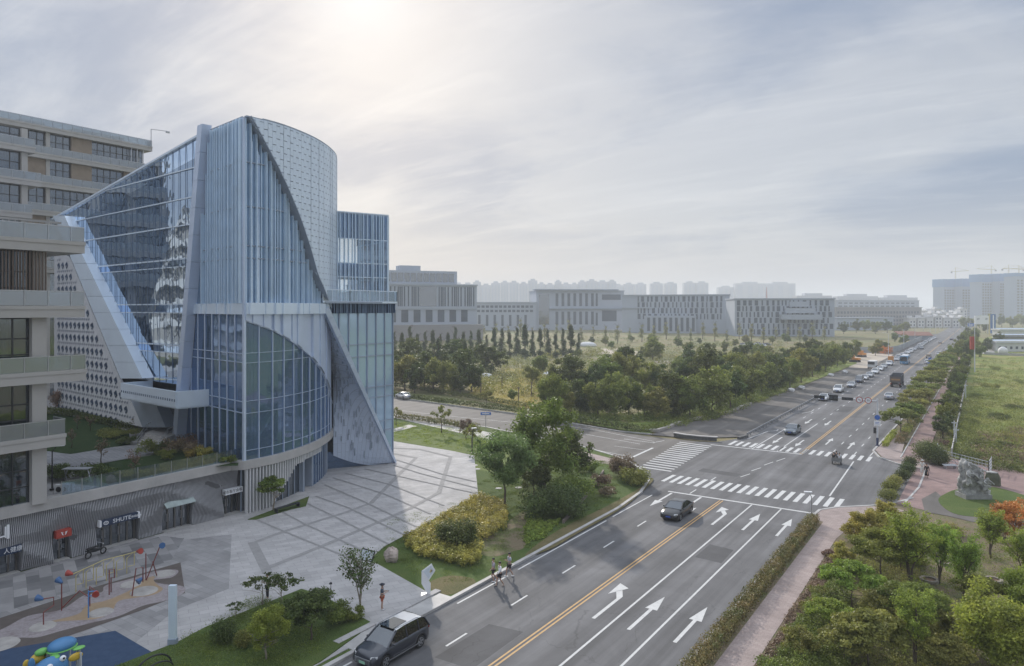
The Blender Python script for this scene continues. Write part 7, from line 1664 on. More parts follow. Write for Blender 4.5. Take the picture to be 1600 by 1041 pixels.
p = G(738, 709, .12); lamp('garden_lamp', 'slim black garden lamp post at the plaza corner', p, 3.1, .25, M['black'], 1)
p = G(759, 672, .1); T = thing('street_name_sign', 'small blue street name sign on a grey post beside the cross street', 'sign', p); mb = MB(); mb.tube([p, p+Vector((0, 0, 3.0))], .05, 8); mb.build('post', M['steel'], T); d_ = Vector((cT, sT, 0)); mb = MB(); mb.obox(p, d_, 1.7, .06, 2.55, 3.0); mb.build('name_plate', M['signblue'], T)
mb = MB(); mb.obox((p+Vector((sT, -cT, 0))*.04).xy, d_, 1.2, .02, 2.70, 2.84); mb.build('plate_lettering', M['signwhite'], T)
# low steel guard rail and dark barrier at the apron
T = thing('guard_rail', 'long low grey guard rail along the left edge of the north road', 'guard rail', (-30.6, 111, 0)); mb = MB(); mb.bar((-30.7, 111, .55), (-30.9, 165, .55), .1, .28); mb.build('rail', M['steel'], T); 
for i in range(28): mb = MB(); mb.box(-30.85, -30.73, 111.2+i*1.96, 111.32+i*1.96, 0, .65); mb.build('post', M['steel'], T)
T = thing('kerb_wall', 'curved dark stone parapet at the mouth of the side road', 'wall', (-36, 104, 0)); mb = MB(); kerb(mb, [(-40.2, 105.2), (-38.2, 104.6), (-36.0, 104.6), (-33.6, 105.2)], .5, 0, .55); mb.build('wall', pm('dark_stone', (.10, .10, .10), .8, var=.4, scale=3), T); mb = MB(); kerb(mb, [(-40.3, 105.2), (-38.2, 104.6), (-36.0, 104.6), (-33.5, 105.2)], .62, .55, .68); mb.build('coping', M['concrete'], T)
T = thing('kerb_wall', 'short dark wall stub where the guard rail begins', 'wall', (-31, 108, 0)); mb = MB(); mb.seg((-31.3, 108.4), (-30.7, 111), .4, 0, .4); mb.build('wall', bpy.data.materials['dark_stone'], T)
mb = MB(); kerb(mb, [(-44.2, 118), (-43.9, 112), (-44.2, 108), (-47, 106.3)], .6, 0, .4); kerb(mb, [(-40.8, 150), (-41.0, 135), (-43.6, 122)], .8, 0, .35); T = mb.build('rubble_bank', M['stone']); tag(T, 'low dark rubble bank at the edge of the grove beside the apron', 'rubble')
for i, (px, py) in enumerate(((1252, 608), (1236, 612), (1298, 600-12), (1320, 583))): p = G(px, py); mb = MB(); mb.ball((p.x, p.y, .35), (.9, .7, .5), 8, 6, lambda a, t: 1+.2*math.sin(3*a+t*4)); tag(mb.build('white_sack', M['white']), '%s white sack from the near end on the verge of the north road' % ordl(i), 'sack')
# fences and statue area
def railfence(name, label, pts, h, mat, step=2.4, bars=5, z=0):
    T = thing(name, label, 'fence', (pts[0][0], pts[0][1], z)); mb = MB()
    P = [Vector(p[:2]) for p in pts]
    for a, b in zip(P[:-1], P[1:]):
        for j in range(bars): zz_ = z+.15+(h-.2)*j/(bars-1); mb.bar((a.x, a.y, zz_), (b.x, b.y, zz_), .05)
        L_ = (b-a).length
        for i in range(int(L_/.5)): q = a.lerp(b, (i+.5)*.5/L_); mb.bar((q.x, q.y, z+.1), (q.x, q.y, z+h), .03)
    mb.build('railing', mat, T)
    for a, b in zip(P[:-1], P[1:]):
        n = max(1, int((b-a).length/step))
        for i in range(n+1): q = a.lerp(b, i/n); m2 = MB(); m2.bar((q.x, q.y, z), (q.x, q.y, z+h+.1), .09); m2.build('post', mat, T)
    return T
railfence('white_fence', 'white metal railing round the corner of the green field behind the statue', [G(1465, 712, .1), G(1472, 722, .1), G(1500, 730, .1), G(1545, 742, .1), G(1549, 735, .1)], 1.7, M['polewhite'])
T = thing('field_fence', 'long low pale grey wall fence along the near side of the green field', 'fence', (-4, 112, 0)); mb = MB(); mb.seg((-3.8, 112), (-5.2, 420), .12, 0, 1.0); mb.build('panel', M['concrete'], T)
for i in range(30): q = Vector((-3.8, 112)).lerp(Vector((-5.2, 420)), i/60); mb = MB(); mb.box(q.x-.1, q.x+.1, q.y-.1, q.y+.1, 0, 1.15); mb.build('post', M['concrete'], T)
for i, (px, py, h) in enumerate(((1491, 690, 3.1), (1494, 694, 2.4), (1509, 623, 3.2))): p = G(px, py); T = thing('white_post', ('taller white cross-armed post in the field behind the statue', 'shorter white cross-armed post in the field behind the statue', 'lone white post farther back by the field fence')[i], 'post', p); mb = MB(); mb.bar(p, p+Vector((0, 0, h)), .16); mb.build('pole', M['polewhite'], T); mb = MB(); mb.bar(p+Vector((-.35, 0, h-.3)), p+Vector((.35, 0, h-.3)), .14); mb.build('crossbar', M['polewhite'], T)
SC = G(1521, 777, .15); T = thing('stone_sculpture', 'large pale carved stone sculpture with figures on a low plinth on the small lawn', 'sculpture', SC); du = Vector((cT, sT)); dv = Vector((-sT, cT)); mb = MB()
from mathutils import noise as mnoise
rings = []
for j in range(25):
    f = j/24; z = .5+3.7*f; wx = 1.32*(1-.45*f**1.5)+.1; wy_ = .85*(1-.35*f); ring = []
    for i in range(40):
        a = 2*math.pi*i/40; cx_ = math.copysign(abs(math.cos(a))**.6, math.cos(a)); sy_ = math.copysign(abs(math.sin(a))**.6, math.sin(a)); q = mnoise.fractal(Vector((cx_*1.6, sy_*1.6, z*1.2+3)), .9, 2.2, 5); r_ = 1+.32*q; x = cx_*wx*r_-.3*f; zq = .6+(z-.6)*(1-.26*(cx_+1)/2); y = sy_*wy_*r_+.1*math.sin(z*3+i)*.3
        ring.append((SC.x+du.x*x+dv.x*y, SC.y+du.y*x+dv.y*y, zq+.12*q))
    rings.append(ring)
mb.loft(rings)
mb.build('carved_rock', M['statue'], T, smooth=True)
mb = MB(); mb.obox(SC.xy, du, 2.75, 1.8, .12, .6); mb.build('plinth', pm('plinth_stone', (.27, .27, .26), .8, var=.25, bump=.6, bscale=8), T)
def pS(x, y, z): return (SC.x+du.x*x+dv.x*y, SC.y+du.y*x+dv.y*y, z)
def fig(bx_, by, bz, s, lean):
    V = [pS(bx_, by, bz), pS(bx_+lean*.3*s, by-.05, bz+.5*s), pS(bx_+lean*.5*s, by-.1, bz+.9*s), pS(bx_+lean*.55*s, by-.15, bz+1.25*s), pS(bx_-.35*s, by-.3, bz+.75*s), pS(bx_-.1, by-.6, bz+.45*s), pS(bx_+.5*s, by-.25, bz+.8*s), pS(bx_+1.0*s, by-.35, bz+.35*s), pS(bx_+.35*s, by-.2, bz-.5*s), pS(bx_-.3*s, by-.25, bz-.55*s)]
    me_e = [(0, 1), (1, 2), (2, 3), (2, 4), (4, 5), (2, 6), (6, 7), (0, 8), (0, 9)]
    o = skinmesh('carved_figure', [Vector(v_)-SC for v_ in V], me_e, [.24*s, .25*s, .2*s, .17*s, .11*s, .09*s, .11*s, .09*s, .14*s, .14*s], M['statue'], T)
fig(-1.15, -.95, 2.1, .9, -.2); fig(-.9, -.7, 3.2, .7, -.1); fig(.5, -1.0, 1.5, .8, .5); fig(.2, -.8, 2.7, .55, .1)
for a, b in (((-.6, -1.1, 2.6), (1.1, -1.1, 1.9)), ((-.3, -1.15, 2.1), (1.0, -1.15, 1.5))): mb = MB(); mb.bar(pS(*a), pS(*b), .22, .3); mb.build('carved_scroll', M['statue'], T)
p = G(1550, 758, .12); T = thing('rock_slab', 'dark green-grey upright boulder behind the right side of the sculpture', 'rock', p); mb = MB(); mb.loft([[(p.x+x*s, p.y+y*s, z) for x, y in ((-.7, -.5), (.7, -.5), (.85, .1), (.3, .6), (-.7, .5))] for z, s in ((.1, 1), (1.0, .95), (1.5, .7))]); mb.build('boulder', pm('dark_rock', (.10, .105, .07), .9, var=.3, scale=2, bump=.8), T); mb = MB(); mb.ball((p.x, p.y, 1.55), (.6, .4, .12), 8, 5); mb.build('pale_top', M['statue'], T)
p = G(1486, 733, .12); T = thing('slatted_bench', 'small pale slatted bench left of the sculpture by the white fence', 'bench', p)
for k in range(4): mb = MB(); mb.obox((p+Vector((dv.x, dv.y, 0))*.16*k).xy, du, 1.6, .1, .5+.03*k, .54+.03*k); mb.build('slat', M['polewhite'], T)
for s in (-.6, .6): mb = MB(); q = p+Vector((du.x, du.y, 0))*s; mb.obox((q+Vector((dv.x, dv.y, 0))*.24).xy, dv, .5, .08, .1, .5); mb.build('leg', M['steel'], T)
for i, (px, py, r) in enumerate(((1452, 909, .62), (1552, 909, .58), (1476, 882, .48), (1472, 870, .45))):
    p = G(px, py, .1); T = thing('stone_ring', '%s stone well ring from the bottom left among the park trees' % ordl(i), 'well ring', p); mb = MB(); mb.loft([[(p.x+math.cos(a)*q, p.y+math.sin(a)*q, z) for a in [2*math.pi*j/20 for j in range(20)]] for q, z in ((r, .05), (r, .32), (r*.7, .32), (r*.7, .1))], cap=False); mb.build('ring', pm('old_ring', (.24, .21, .18), .9, var=.3, scale=4) if i == 0 else bpy.data.materials['old_ring'], T); mb = MB(); mb.cyl(p, r*.7, .1, .2, 18); mb.build('lid', pm('rusty_lid', (.22, .13, .09), .8) if i == 0 else bpy.data.materials['rusty_lid'], T)
# ---------------------------------------------------------------- plaza things
p = G(612, 877, .1); mb = MB(); mb.ball((p.x, p.y, .55), (.62, .5, .62), 10, 8, lambda a, t: 1+.13*math.sin(3*a+2*t)+.08*math.cos(5*a-t*3)); tag(mb.build('boulder', pm('pinkish_stone', (.42, .35, .31), .9, var=.25, scale=2, bump=.8, bscale=6)), 'single pinkish boulder lying on the lawn beside the plaza', 'rock')
p = G(668, 930, .1); T = thing('zigzag_sign', 'white folded zigzag information sign at the plaza corner by the road', 'sign', p); du2 = (G(680, 927)-G(662, 921)).xy.normalized(); fx = du
def zz2(a, z, o=0): return (p.x+du.x*a-dv.x*o, p.y+du.y*a-dv.y*o, z)
mb = MB(); mb.slab([zz2(-.42, 1.8), zz2(-.42, .9), zz2(0, .14), zz2(.2, .3), zz2(.2, .96), zz2(-.06, 1.35)], (-dv.x*.06+.03, -dv.y*.06, 0)); mb.build('lower_panel', M['signwhite'], T)
mb = MB(); mb.slab([zz2(-.39, 1.8, .02), zz2(-.06, 1.33, .02), zz2(.06, 1.12, .02), zz2(.53, 1.85, .02), zz2(.28, 2.3, .02)], (-dv.x*.06+.03, -dv.y*.06, 0)); mb.build('upper_panel', M['signwhite'], T)
mb = MB(); mb.slab([zz2(-.27, 1.78, .1), zz2(-.02, 1.42, .1), zz2(.08, 1.26, .1), zz2(.44, 1.85, .1), zz2(.25, 2.17, .1)], (-dv.x*.012, -dv.y*.012, 0)); mb.build('notice', pm('notice_pale', (.58, .64, .70), .4, var=.1, scale=4), T)
mb = MB(); mb.slab([zz2(.16, 1.75, .13), zz2(.22, 1.68, .13), zz2(.32, 1.86, .13), zz2(.26, 2.0, .13)], (0, -.01, 0)); mb.build('colour_mark', M['ypaint'], T); mb = MB(); mb.slab([zz2(.24, 1.72, .13), zz2(.36, 1.82, .13), zz2(.33, 1.9, .13)], (0, -.012, 0)); mb.build('dark_mark', M['black'], T)
mb = MB(); mb.bar(zz2(-.42, 1.8, .06), zz2(-.06, 1.34, .06), .03); mb.bar(zz2(-.06, 1.34, .06), zz2(.2, .96, .06), .03); mb.build('blue_edge', M['signblue'], T)
mb = MB(); mb.obox(p.xy, du, .9, .6, .1, .16); mb.build('base_plate', M['steel'], T)
p = G(571, 886, .15); T = thing('info_board', 'tilted framed notice board at the lawn corner behind the slender tree', 'notice board', p)
def zz3(a, z, o=0): return (p.x+du.x*a-dv.x*o, p.y+du.y*a-dv.y*o, z)
mb = MB(); mb.slab([zz3(-.45, .7), zz3(.5, .5), zz3(.75, 1.35), zz3(-.25, 1.6)], (0, .05, 0)); mb.build('frame', M['frame'], T); mb = MB(); mb.slab([zz3(-.38, .77, .03), zz3(.44, .6, .03), zz3(.66, 1.3, .03), zz3(-.2, 1.52, .03)], (0, -.01, 0)); mb.build('sheet', bpy.data.materials['notice_pale'], T)
for s in (-.35, .4): mb = MB(); mb.bar(zz3(s, .12, -.05), zz3(s+.1, .8, -.05), .05); mb.build('leg', M['steel'], T)
p = G(517, 942, .2); T = thing('camera_tripod', 'black camera tripod standing at the corner of the garden bed', 'tripod', p)
for k in range(3): a = 2.1*k+.4; mb = MB(); mb.tube([(p.x+math.cos(a)*.38, p.y+math.sin(a)*.38, .15), (p.x, p.y, 1.15)], .016, 6); mb.build('leg', M['black'], T)
mb = MB(); mb.tube([(p.x, p.y, 1.1), (p.x, p.y, 1.45)], .022, 6); mb.build('column', M['black'], T); mb = MB(); mb.box(p.x-.07, p.x+.07, p.y-.05, p.y+.05, 1.45, 1.57); mb.tube([(p.x, p.y-.05, 1.51), (p.x, p.y-.14, 1.51)], .04, 8); mb.build('camera', M['black'], T)
p = G(270, 1007, .15); T = thing('sign_pylon', 'tall narrow silver slab pylon at the edge of the play area', 'pylon', p); mb = MB(); mb.obox(p.xy, du, .42, .22, .5, 3.65); mb.build('slab', M['alu_lt'], T); mb = MB(); mb.obox(p.xy, du, .5, .3, .15, .5); mb.build('foot', M['alu_dk'], T)
p = G(449, 797, .16); T = thing('bench', 'low black-framed bench at the front of the entrance bed', 'bench', p); mb = MB(); mb.box(p.x-.22, p.x+.22, p.y-1.4, p.y+1.4, .55, .62); mb.build('seat', M['frame'], T)
for s in (-1.3, 1.3): mb = MB(); mb.box(p.x-.22, p.x+.22, p.y+s-.04, p.y+s+.04, .16, .55); mb.build('leg', M['frame'], T)
# play tubes
g5 = lambda x, y, z=.16: G(x/3.457, 740+y/3.457, z)
def tubes(name, label, paths, mat, horn=None, r=.038):
    p0 = Vector(paths[0][0]); T = thing(name, label, 'play equipment', (p0.x, p0.y, .16))
    for q in paths: mb = MB(); mb.tube(q, r, 8); mb.build('pipe', mat, T)
    for (c, d, m) in (horn or []): mb = MB(); c = Vector(c); d = Vector(d).normalized(); mb.tube([c-d*.05, c+d*.25, c+d*.38], [.07, .19, .22], 12); mb.build('horn', m, T)
    return T
V3 = lambda x, y, z: (*g5(x, y).xy, z)
tubes('talking_tube', 'dark red bent play pipe with a blue horn at the left of the play area', [[V3(235, 822, .16), V3(235, 822, 1.0), V3(290, 800, 1.2), V3(290, 800, 1.7), V3(230, 815, 1.75)]], M['pipered'], [(V3(230, 815, 1.75), (-.5, -.3, .1), M['blue'])])
tubes('talking_tube', 'straight dark red play pipe topped by a blue horn', [[V3(333, 740, .16), V3(333, 740, 2.0)], [V3(333, 740, .3), V3(430, 735, 1.4), V3(480, 745, 1.1)]], M['pipered'], [(V3(333, 740, 2.0), (-.6, -.2, .3), M['blue'])])
tubes('talking_tube', 'dark red arched play pipe with a red horn in the middle of the play area', [[V3(485, 745, .5), V3(485, 745, 1.8), V3(520, 740, 1.4)], [V3(590, 655, .16), V3(590, 655, 1.9), V3(618, 652, 1.9), V3(618, 652, 1.3), V3(600, 652, 1.3), V3(600, 640, .16)]], M['pipered'], [(V3(520, 740, 1.4), (.5, -.3, -.1), M['red'])])
tubes('play_ladder', 'small bright blue pipe ladder standing on the marbled play surface', [[V3(478, 780, .16), V3(478, 780, 1.9)], [V3(478, 750, 1.5), V3(520, 745, 1.5), V3(520, 745, 1.25), V3(478, 750, 1.2)]], pm('light_blue', (.08, .22, .5), .4))
tubes('climbing_pipe', 'dark red pipe frame with a blue ball at the right of the play area', [[V3(713, 662, .16), V3(735, 655, 2.0), V3(772, 650, 2.0), V3(772, 635, .8)], [V3(788, 575, .16), V3(788, 575, 2.1)]], M['pipered'], [(V3(768, 630, 1.0), (0, -.4, -.2), M['blue'])])
tubes('climbing_pipe', 'leaning dark red pipe with a blue horn at the right end of the play area', [[V3(790, 577, .16), V3(866, 575, 2.7)], [V3(848, 555, .16), V3(825, 575, 1.5)]], M['pipered'], [(V3(866, 575, 2.7), (.6, -.1, .1), M['blue'])])
yp = []
for k in range(6): x = 410+k*55; yp.append([V3(x, 640-k*20, .16), V3(x, 640-k*20, 1.3), V3(x+40, 625-k*20, 1.6), V3(x+40, 625-k*20, .6), V3(x+8, 634-k*20, .6)])
yp.append([V3(395, 655, 1.6), V3(560, 590, 1.8), V3(700, 560, 1.9), V3(740, 555, 2.0)])
tubes('yellow_pipe_maze', 'pale yellow pipe maze with red horns along the back of the play area', yp, M['ypaint'], [(V3(390, 655, 1.6), (-.5, -.3, .1), M['red']), (V3(742, 555, 2.0), (.5, .1, .1), M['red'])], .03)
# sea-animal play house at the bottom left
def stuffball(name, label, parts, cat='play figure', legs=()):
    T = thing(name, label, cat, parts[0][1]); 
    for nm, c, r, m in parts: mb = MB(); mb.ball(c, r, 18, 12); mb.build(nm, m, T, smooth=True)
    for a, b in legs: mb = MB(); mb.tube([a, b], .05, 8); mb.build('post', M['polewhite'], T)
    return T
PG = lambda px, py, z: G(px, py, z)
green = pm('play_green', (.16, .45, .10), .4, var=.05); pblue = pm('play_blue', (.06, .20, .40), .45, var=.08); pyel = pm('play_yellow', (.62, .42, .05), .4, var=.05)
c = PG(97, 1011, 2.7); base = Vector((c.x, c.y, .16))
stuffball('turtle_roof', 'blue-shelled green turtle roof on posts of the play house', [('shell', c+Vector((0, 0, .1)), (.52, .68, .34), pblue), ('shell_rim', c+Vector((0, 0, -.05)), (.56, .72, .08), green), ('head', c+Vector((-.30, -.82, .0)), (.21, .32, .18), green), ('flipper', c+Vector((.55, .55, -.12)), (.22, .30, .07), green), ('flipper', c+Vector((.5, -.55, -.12)), (.30, .20, .07), green)],
          legs=[(c+Vector((dx, dy, -2.55)), c+Vector((dx, dy, -.1))) for dx in (-.5, .5) for dy in (-.6, .6)])
c = PG(60, 1028, 2.4); stuffball('fish_roof', 'yellow fish figure left of the turtle on the play house', [('fish_body', c, (.22, .38, .26), pyel), ('fish_tail', c+Vector((-.1, -.50, -.12)), (.07, .16, .20), pyel), ('fish_nose', c+Vector((.05, .46, 0)), (.12, .20, .10), M['signwhite']), ('fish_eye', c+Vector((.22, .22, .08)), (.05, .05, .05), M['black'])], legs=[(c-Vector((0, 0, 2.25)), c)])
c = PG(78, 1048, 2.0); stuffball('big_fish_slide', 'big round blue fish front of the play house with white eyes', [('fish_body', c, (.54, .84, .66), pblue), ('fish_fin', c+Vector((-.1, -.78, .62)), (.10, .16, .30), pblue), ('eye_white', c+Vector((.45, -.20, .38)), (.12, .15, .15), M['signwhite']), ('pupil', c+Vector((.55, -.20, .40)), (.05, .06, .06), M['black']), ('eye_white', c+Vector((.30, .46, .50)), (.12, .15, .15), M['signwhite']), ('pupil', c+Vector((.39, .46, .53)), (.05, .06, .06), M['black']), ('side_fin', c+Vector((.1, 1.15, .25)), (.08, .35, .2), pyel)], legs=[(c+Vector((dx, dy, -1.95)), c+Vector((dx, dy, .4))) for dx in (-.2, .2) for dy in (1.35, -1.1)])
p = G(240, 1046, .16); T = thing('hoop_frame', 'black curved hoop frame on the blue play surface at the bottom edge', 'play equipment', p); mb = MB(); mb.tube([(p.x+math.cos(a)*.1, p.y+math.cos(a)*.95, .16+math.sin(a)*.75) for a in [math.pi*i/14 for i in range(15)]], .05, 8); mb.build('hoop', M['black'], T); mb = MB(); mb.tube([(p.x+.45+math.cos(a)*.1, p.y+math.cos(a)*.8, .16+math.sin(a)*.5) for a in [math.pi*i/14 for i in range(15)]], .04, 8); mb.build('hoop', M['black'], T)
# roof garden furniture
p = g4([(283, 925)])[0]; T = lamp('garden_lamp', 'black garden lamp post on the podium terrace beside the apartment block', (p.x, p.y, 5.2), 3.2, .5, M['black'], R(60)); 
p = g4([(420, 880)])[0]; T = thing('table_frame', 'white steel trestle table frame on the podium terrace', 'table', (p.x, p.y, 5.15)); mb = MB(); mb.obox(p.xy, du, 2.2, .9, 6.30, 6.36); mb.build('top', M['steel'], T)
for s in (-1, 1): mb = MB(); q = p+Vector((du.x, du.y, 0))*s; mb.bar((q.x-.3, q.y, 5.2), (q.x+.3, q.y, 6.3), .05); mb.bar((q.x+.3, q.y, 5.2), (q.x-.3, q.y, 6.3), .05); mb.build('trestle', M['steel'], T)
for i, (x, y) in enumerate(((325, 940), (352, 938), (375, 930))): p = g4([(x, y)])[0]; T = thing('air_conditioner', '%s white air conditioner unit from the left on the podium terrace' % ordl(i), 'air conditioner', (p.x, p.y, 5.15)); mb = MB(); mb.obox(p.xy, du, .7, .35, 5.16, 5.85); mb.build('case', M['white'], T); mb = MB(); q = Vector((p.x, p.y, 5.5))-Vector((dv.x, dv.y, 0))*.18; mb.slab([(q.x+du.x*math.cos(a)*.22, q.y+du.y*math.cos(a)*.22, 5.5+math.sin(a)*.22) for a in [2*math.pi*j/14 for j in range(14)]], (-dv.x*.02, -dv.y*.02, 0)); mb.build('fan_grille', M['black'], T)
# ================================================================ FAR BUILDINGS
def wins(T, quads, mat, name='window'):
    for q in quads[:100]: mb = MB(); mb.quad(*q); mb.build(name, mat, T)
    if len(quads) > 100:
        mb = MB()
        for q in quads[100:]: mb.quad(*q)
        o = mb.build(name, mat, T); o['kind'] = 'stuff'
M['farwall'] = pm('far_wall', (.36, .40, .46), .8, var=.05, scale=.05); M['fardark'] = pm('far_window', (.06, .08, .11), .3, var=.2, scale=.1); M['farbrown'] = pm('far_brown', (.27, .26, .26), .8, var=.1, scale=.05)
def office(name, label, a, b, depth, h, wall, base=0, roofover=0, zt2=None):
    a = Vector(a).xy; b = Vector(b).xy; u = (b-a).normalized(); n = Vector((-u.y, u.x)); L = (b-a).length; T = thing(name, label, 'building', (*((a+b)/2), 0))
    mb = MB(); mb.hexa([a, b, b+n*depth, a+n*depth], base, h); mb.build('wall', wall, T)
    mb = MB(); o = .6; mb.hexa([a-u*o-n*o, b+u*o-n*o, b+u*o+n*(depth+o), a-u*o+n*(depth+o)], h, h+.8); mb.build('roof', wall, T)
    def W_(x0, x1, z0, z1, off=.12): p = a+u*x0-n*off; q = a+u*x1-n*off; return ((p.x, p.y, z0), (q.x, q.y, z0), (q.x, q.y, z1), (p.x, p.y, z1))
    return T, L, W_, (a, b, u, n)
# B1 nearest slatted office
T, L, W_, (a, b, u, n) = office('slatted_office', 'nearest far office with brown slats, a tall glass bay and a terrace plinth', D(560, 425), D(745, 455), 40, 34.5, M['farwall'])
x0_, x1_ = 20, L
qs = []; x = 2
while x < L-1:
    if not (L*.50 < x < L*.64): qs.append(W_(x, x+.8, 21.3, 33.6))
    x += 1.9+.8*math.sin(x*.7)
wins(T, qs, M['fardark'], 'slot_window'); wins(T, [W_(L*.50, L*.645, 21.3, 33.6)], M['winglass'], 'glass_bay'); wins(T, [W_(x, x+4.4, 11.4, 19.0) for x in np.arange(3, L-4, 7.8)], M['fardark'])
mb = MB(); mb.hexa([a-n*.5, b-n*.5, b+n*.1, a+n*.1], 19.3, 21.0); mb.build('string_course', M['farwall'], T); mb = MB(); mb.hexa([a-n*6-u*2, b-n*6+u*2, b, a], 0, 9.8); mb.build('plinth', M['farbrown'], T)
mb = MB(); mb.hexa([a+n*8, a+u*(L*.86)+n*8, a+u*(L*.86)+n*34, a+n*34], 34.6, 44); mb.build('penthouse', M['farwall'], T); wins(T, [tuple((p_[0]+n.x*8, p_[1]+n.y*8, p_[2]) for p_ in W_(x, x+3.4, 37, 42.5, .3)) for x in np.arange(1, L*.84-4, 4.2)], M['winglass'], 'penthouse_window')
mb = MB(); mb.hexa([a+u*(L*.38)+n*14, a+u*(L*.56)+n*14, a+u*(L*.56)+n*24, a+u*(L*.38)+n*24], 44, 47.5); mb.build('plant_room', M['farwall'], T)
T, L, W_, _ = office('white_low_office', 'low white office between the slatted office and the flat-roofed one', D(742, 640), D(838, 640), 40, 25, M['farwall']); wins(T, [W_(x, x+2.2, 4, 14) for x in np.arange(3, L-4, 7)]+[W_(x, x+2.8, z, z+2.2) for z in (16.5, 20.5) for x in np.arange(2, L-4, 4)], M['fardark'])
T, L, W_, (a, b, u, n) = office('flat_roofed_office', 'wide pale office with an overhanging flat roof and tall paired windows', D(838, 650), D(975, 660), 45, 36, M['farwall'])
wins(T, [W_(x, x+2.6, z, z+12) for z in (5, 22) for x in np.arange(18, 52, 5.6)]+[W_(56, 58, 4, 16), W_(56, 58, 22, 34), W_(62, 80, 28, 33), W_(62, 76, 8, 18)], M['fardark']); wins(T, [W_(2.5, 12, 5, 33)], M['winglass'], 'glass_bay'); mb = MB(); mb.hexa([a-n*3-u*2, b-n*3-u*6, b+n*10-u*6, a+n*10-u*2], 36.8, 37.8); mb.hexa([a+u*12-n*2, b-n*2, b, a+u*12], 19.6, 20.6); mb.build('eaves_slab', M['alu_dk'], T)
def checker(T, W_, L, z0, z1, rows, seed, x0=1.5):
    rr = random.Random(seed); qs = []; h = (z1-z0)/rows
    for r in range(rows):
        x = x0
        while x < L-2: w = rr.choice((1.0, 1.6, 2.4)); qs.append(W_(x, x+w, z0+r*h+.2, z0+(r+1)*h-.25)); x += w+rr.choice((1.4, 1.9, 2.4))
    wins(T, qs, M['fardark'])
T, L, W_, (a, b, u, n) = office('long_slatted_office', 'long office with staggered narrow windows left of the gap before the last slatted block', D(972, 585), D(1140, 560), 40, 30.5, M['farwall']); checker(T, W_, L*.95, 11, 30, 4, 5, L*.15); mb = MB(); mb.hexa([a+u*(L*.22)-n*6, a+u*(L*.70)-n*6, a+u*(L*.70), a+u*(L*.22)], 0, 14); mb.build('front_wing', M['farwall'], T); wins(T, [tuple((p_[0]-n.x*6, p_[1]-n.y*6, p_[2]) for p_ in W_(x, x+2.2, 1.5, 12.5)) for x in np.arange(L*.25, L*.68, 4.4)], M['fardark'], 'wing_window'); mb = MB(); mb.hexa([a-n*.8, a+u*(L*.3)-n*.8, a+u*(L*.3), a], 20, 21); mb.build('string_course', M['farwall'], T)
T, L, W_, (a, b, u, n) = office('stepped_slatted_office', 'slatted office with stepped terraces at its right, nearest the road', D(1148, 508), D(1304, 500), 34, 26.5, M['farwall']); checker(T, W_, L, 1, 26, 6, 8)
for k in range(3): mb = MB(); mb.hexa([a+u*(L*(.45+.05*k))-n*(6-2*k), b-u*(10+4*k)-n*(6-2*k), b-u*(10+4*k)+n*.1, a+u*(L*(.45+.05*k))+n*.1], 12+4.6*k, 15.6+4.6*k); mb.build('terrace_step', M['farwall'], T)
T, L, W_, _ = office('long_low_block', 'long low pale block far behind the grove right of the slatted offices', D(1308, 900), D(1436, 950), 30, 30, M['farwall']); wins(T, [W_(x, x+6, z, z+1.6) for z in (6, 10, 14, 18, 22, 26) for x in np.arange(2, L-8, 9)], M['fardark'])
T, L, W_, _ = office('brown_framed_block', 'unfinished brown concrete frame block right of the slatted offices', D(1306, 720), D(1440, 760), 25, 20.5, M['farbrown']); wins(T, [W_(x, x+2.6, z, z+2.4) for z in (2, 6, 10, 14.5) for x in np.arange(2, L-4, 4.2)], M['fardark'])
T, L, W_, _ = office('white_row_block', 'low white row building with a dark roof in front of the brown frame block', D(1308, 640), D(1396, 660), 14, 11, M['farwall']); wins(T, [W_(x, x+1.6, 3, 7.5) for x in np.arange(1, L-2, 3.4)], M['fardark']); 
rr = random.Random(31); vi = 0
for r_, (d, y0_, hh) in enumerate(((735, 0, 11), (800, 0, 13.5), (880, 0, 17))):
    for px in np.arange(1421+r_*6, 1505, 13.5):
        h_ = hh*rr.uniform(.85, 1.12); T, L, W_, (a, b, u, n) = office('white_villa', '%s white flat-roofed villa counted from the left, front terrace rows first' % ordl(vi), D(px, d), D(px+10.5, d), 12, h_, M['white']); vi += 1
        wins(T, [W_(x, x+1.5, z, z+1.9) for z in np.arange(1.5, h_-3, 3.4) for x in (1, L-2.8)], M['fardark']); mb = MB(); mb.hexa([a+u*2+n*2, a+u*(L*.6)+n*2, a+u*(L*.6)+n*9, a+u*2+n*9], h_, h_+3); mb.build('roof_room', M['white'], T); T['group'] = 'white villas left of the billboard'
M['netting'] = pm('blue_netting', (.10, .24, .45), .8, var=.15, scale=.02)
M['towerwall'] = pm('tower_wall', (.24, .30, .39), .8, var=.05, scale=.05)
def rawtower(px0, px1, d, h, hb, label):
    T, L, W_, (a, b, u, n) = office('unfinished_tower', label, D(px0, d), D(px1, d+20), 22, h, M['towerwall']); T['category'] = 'tower'
    qs = [W_(x, x+L*.09, z, z+3.0, .3) for z in np.arange(3, h-hb-4, 5.0) for x in np.arange(L*.03, L*.93, L*.15)]; wins(T, qs, M['black'])
    mb = MB(); mb.hexa([a-u*1-n*1, b+u*1-n*1, b+u*1+n*23, a-u*1+n*23], h-hb, h+1.2); mb.build('blue_net', M['netting'], T)
for i, (p0_, p1_, d, h, hb) in enumerate(((1475, 1501, 1350, 75, 14), (1503, 1532, 1350, 76, 14), (1534, 1560, 1300, 82, 13), (1562, 1585, 1300, 83, 13), (1588, 1625, 1250, 82, 5), (1628, 1670, 1250, 80, 5))): rawtower(p0_, p1_, d, h, hb, '%s unfinished tower from the left, blue netting round its top' % ordl(i))
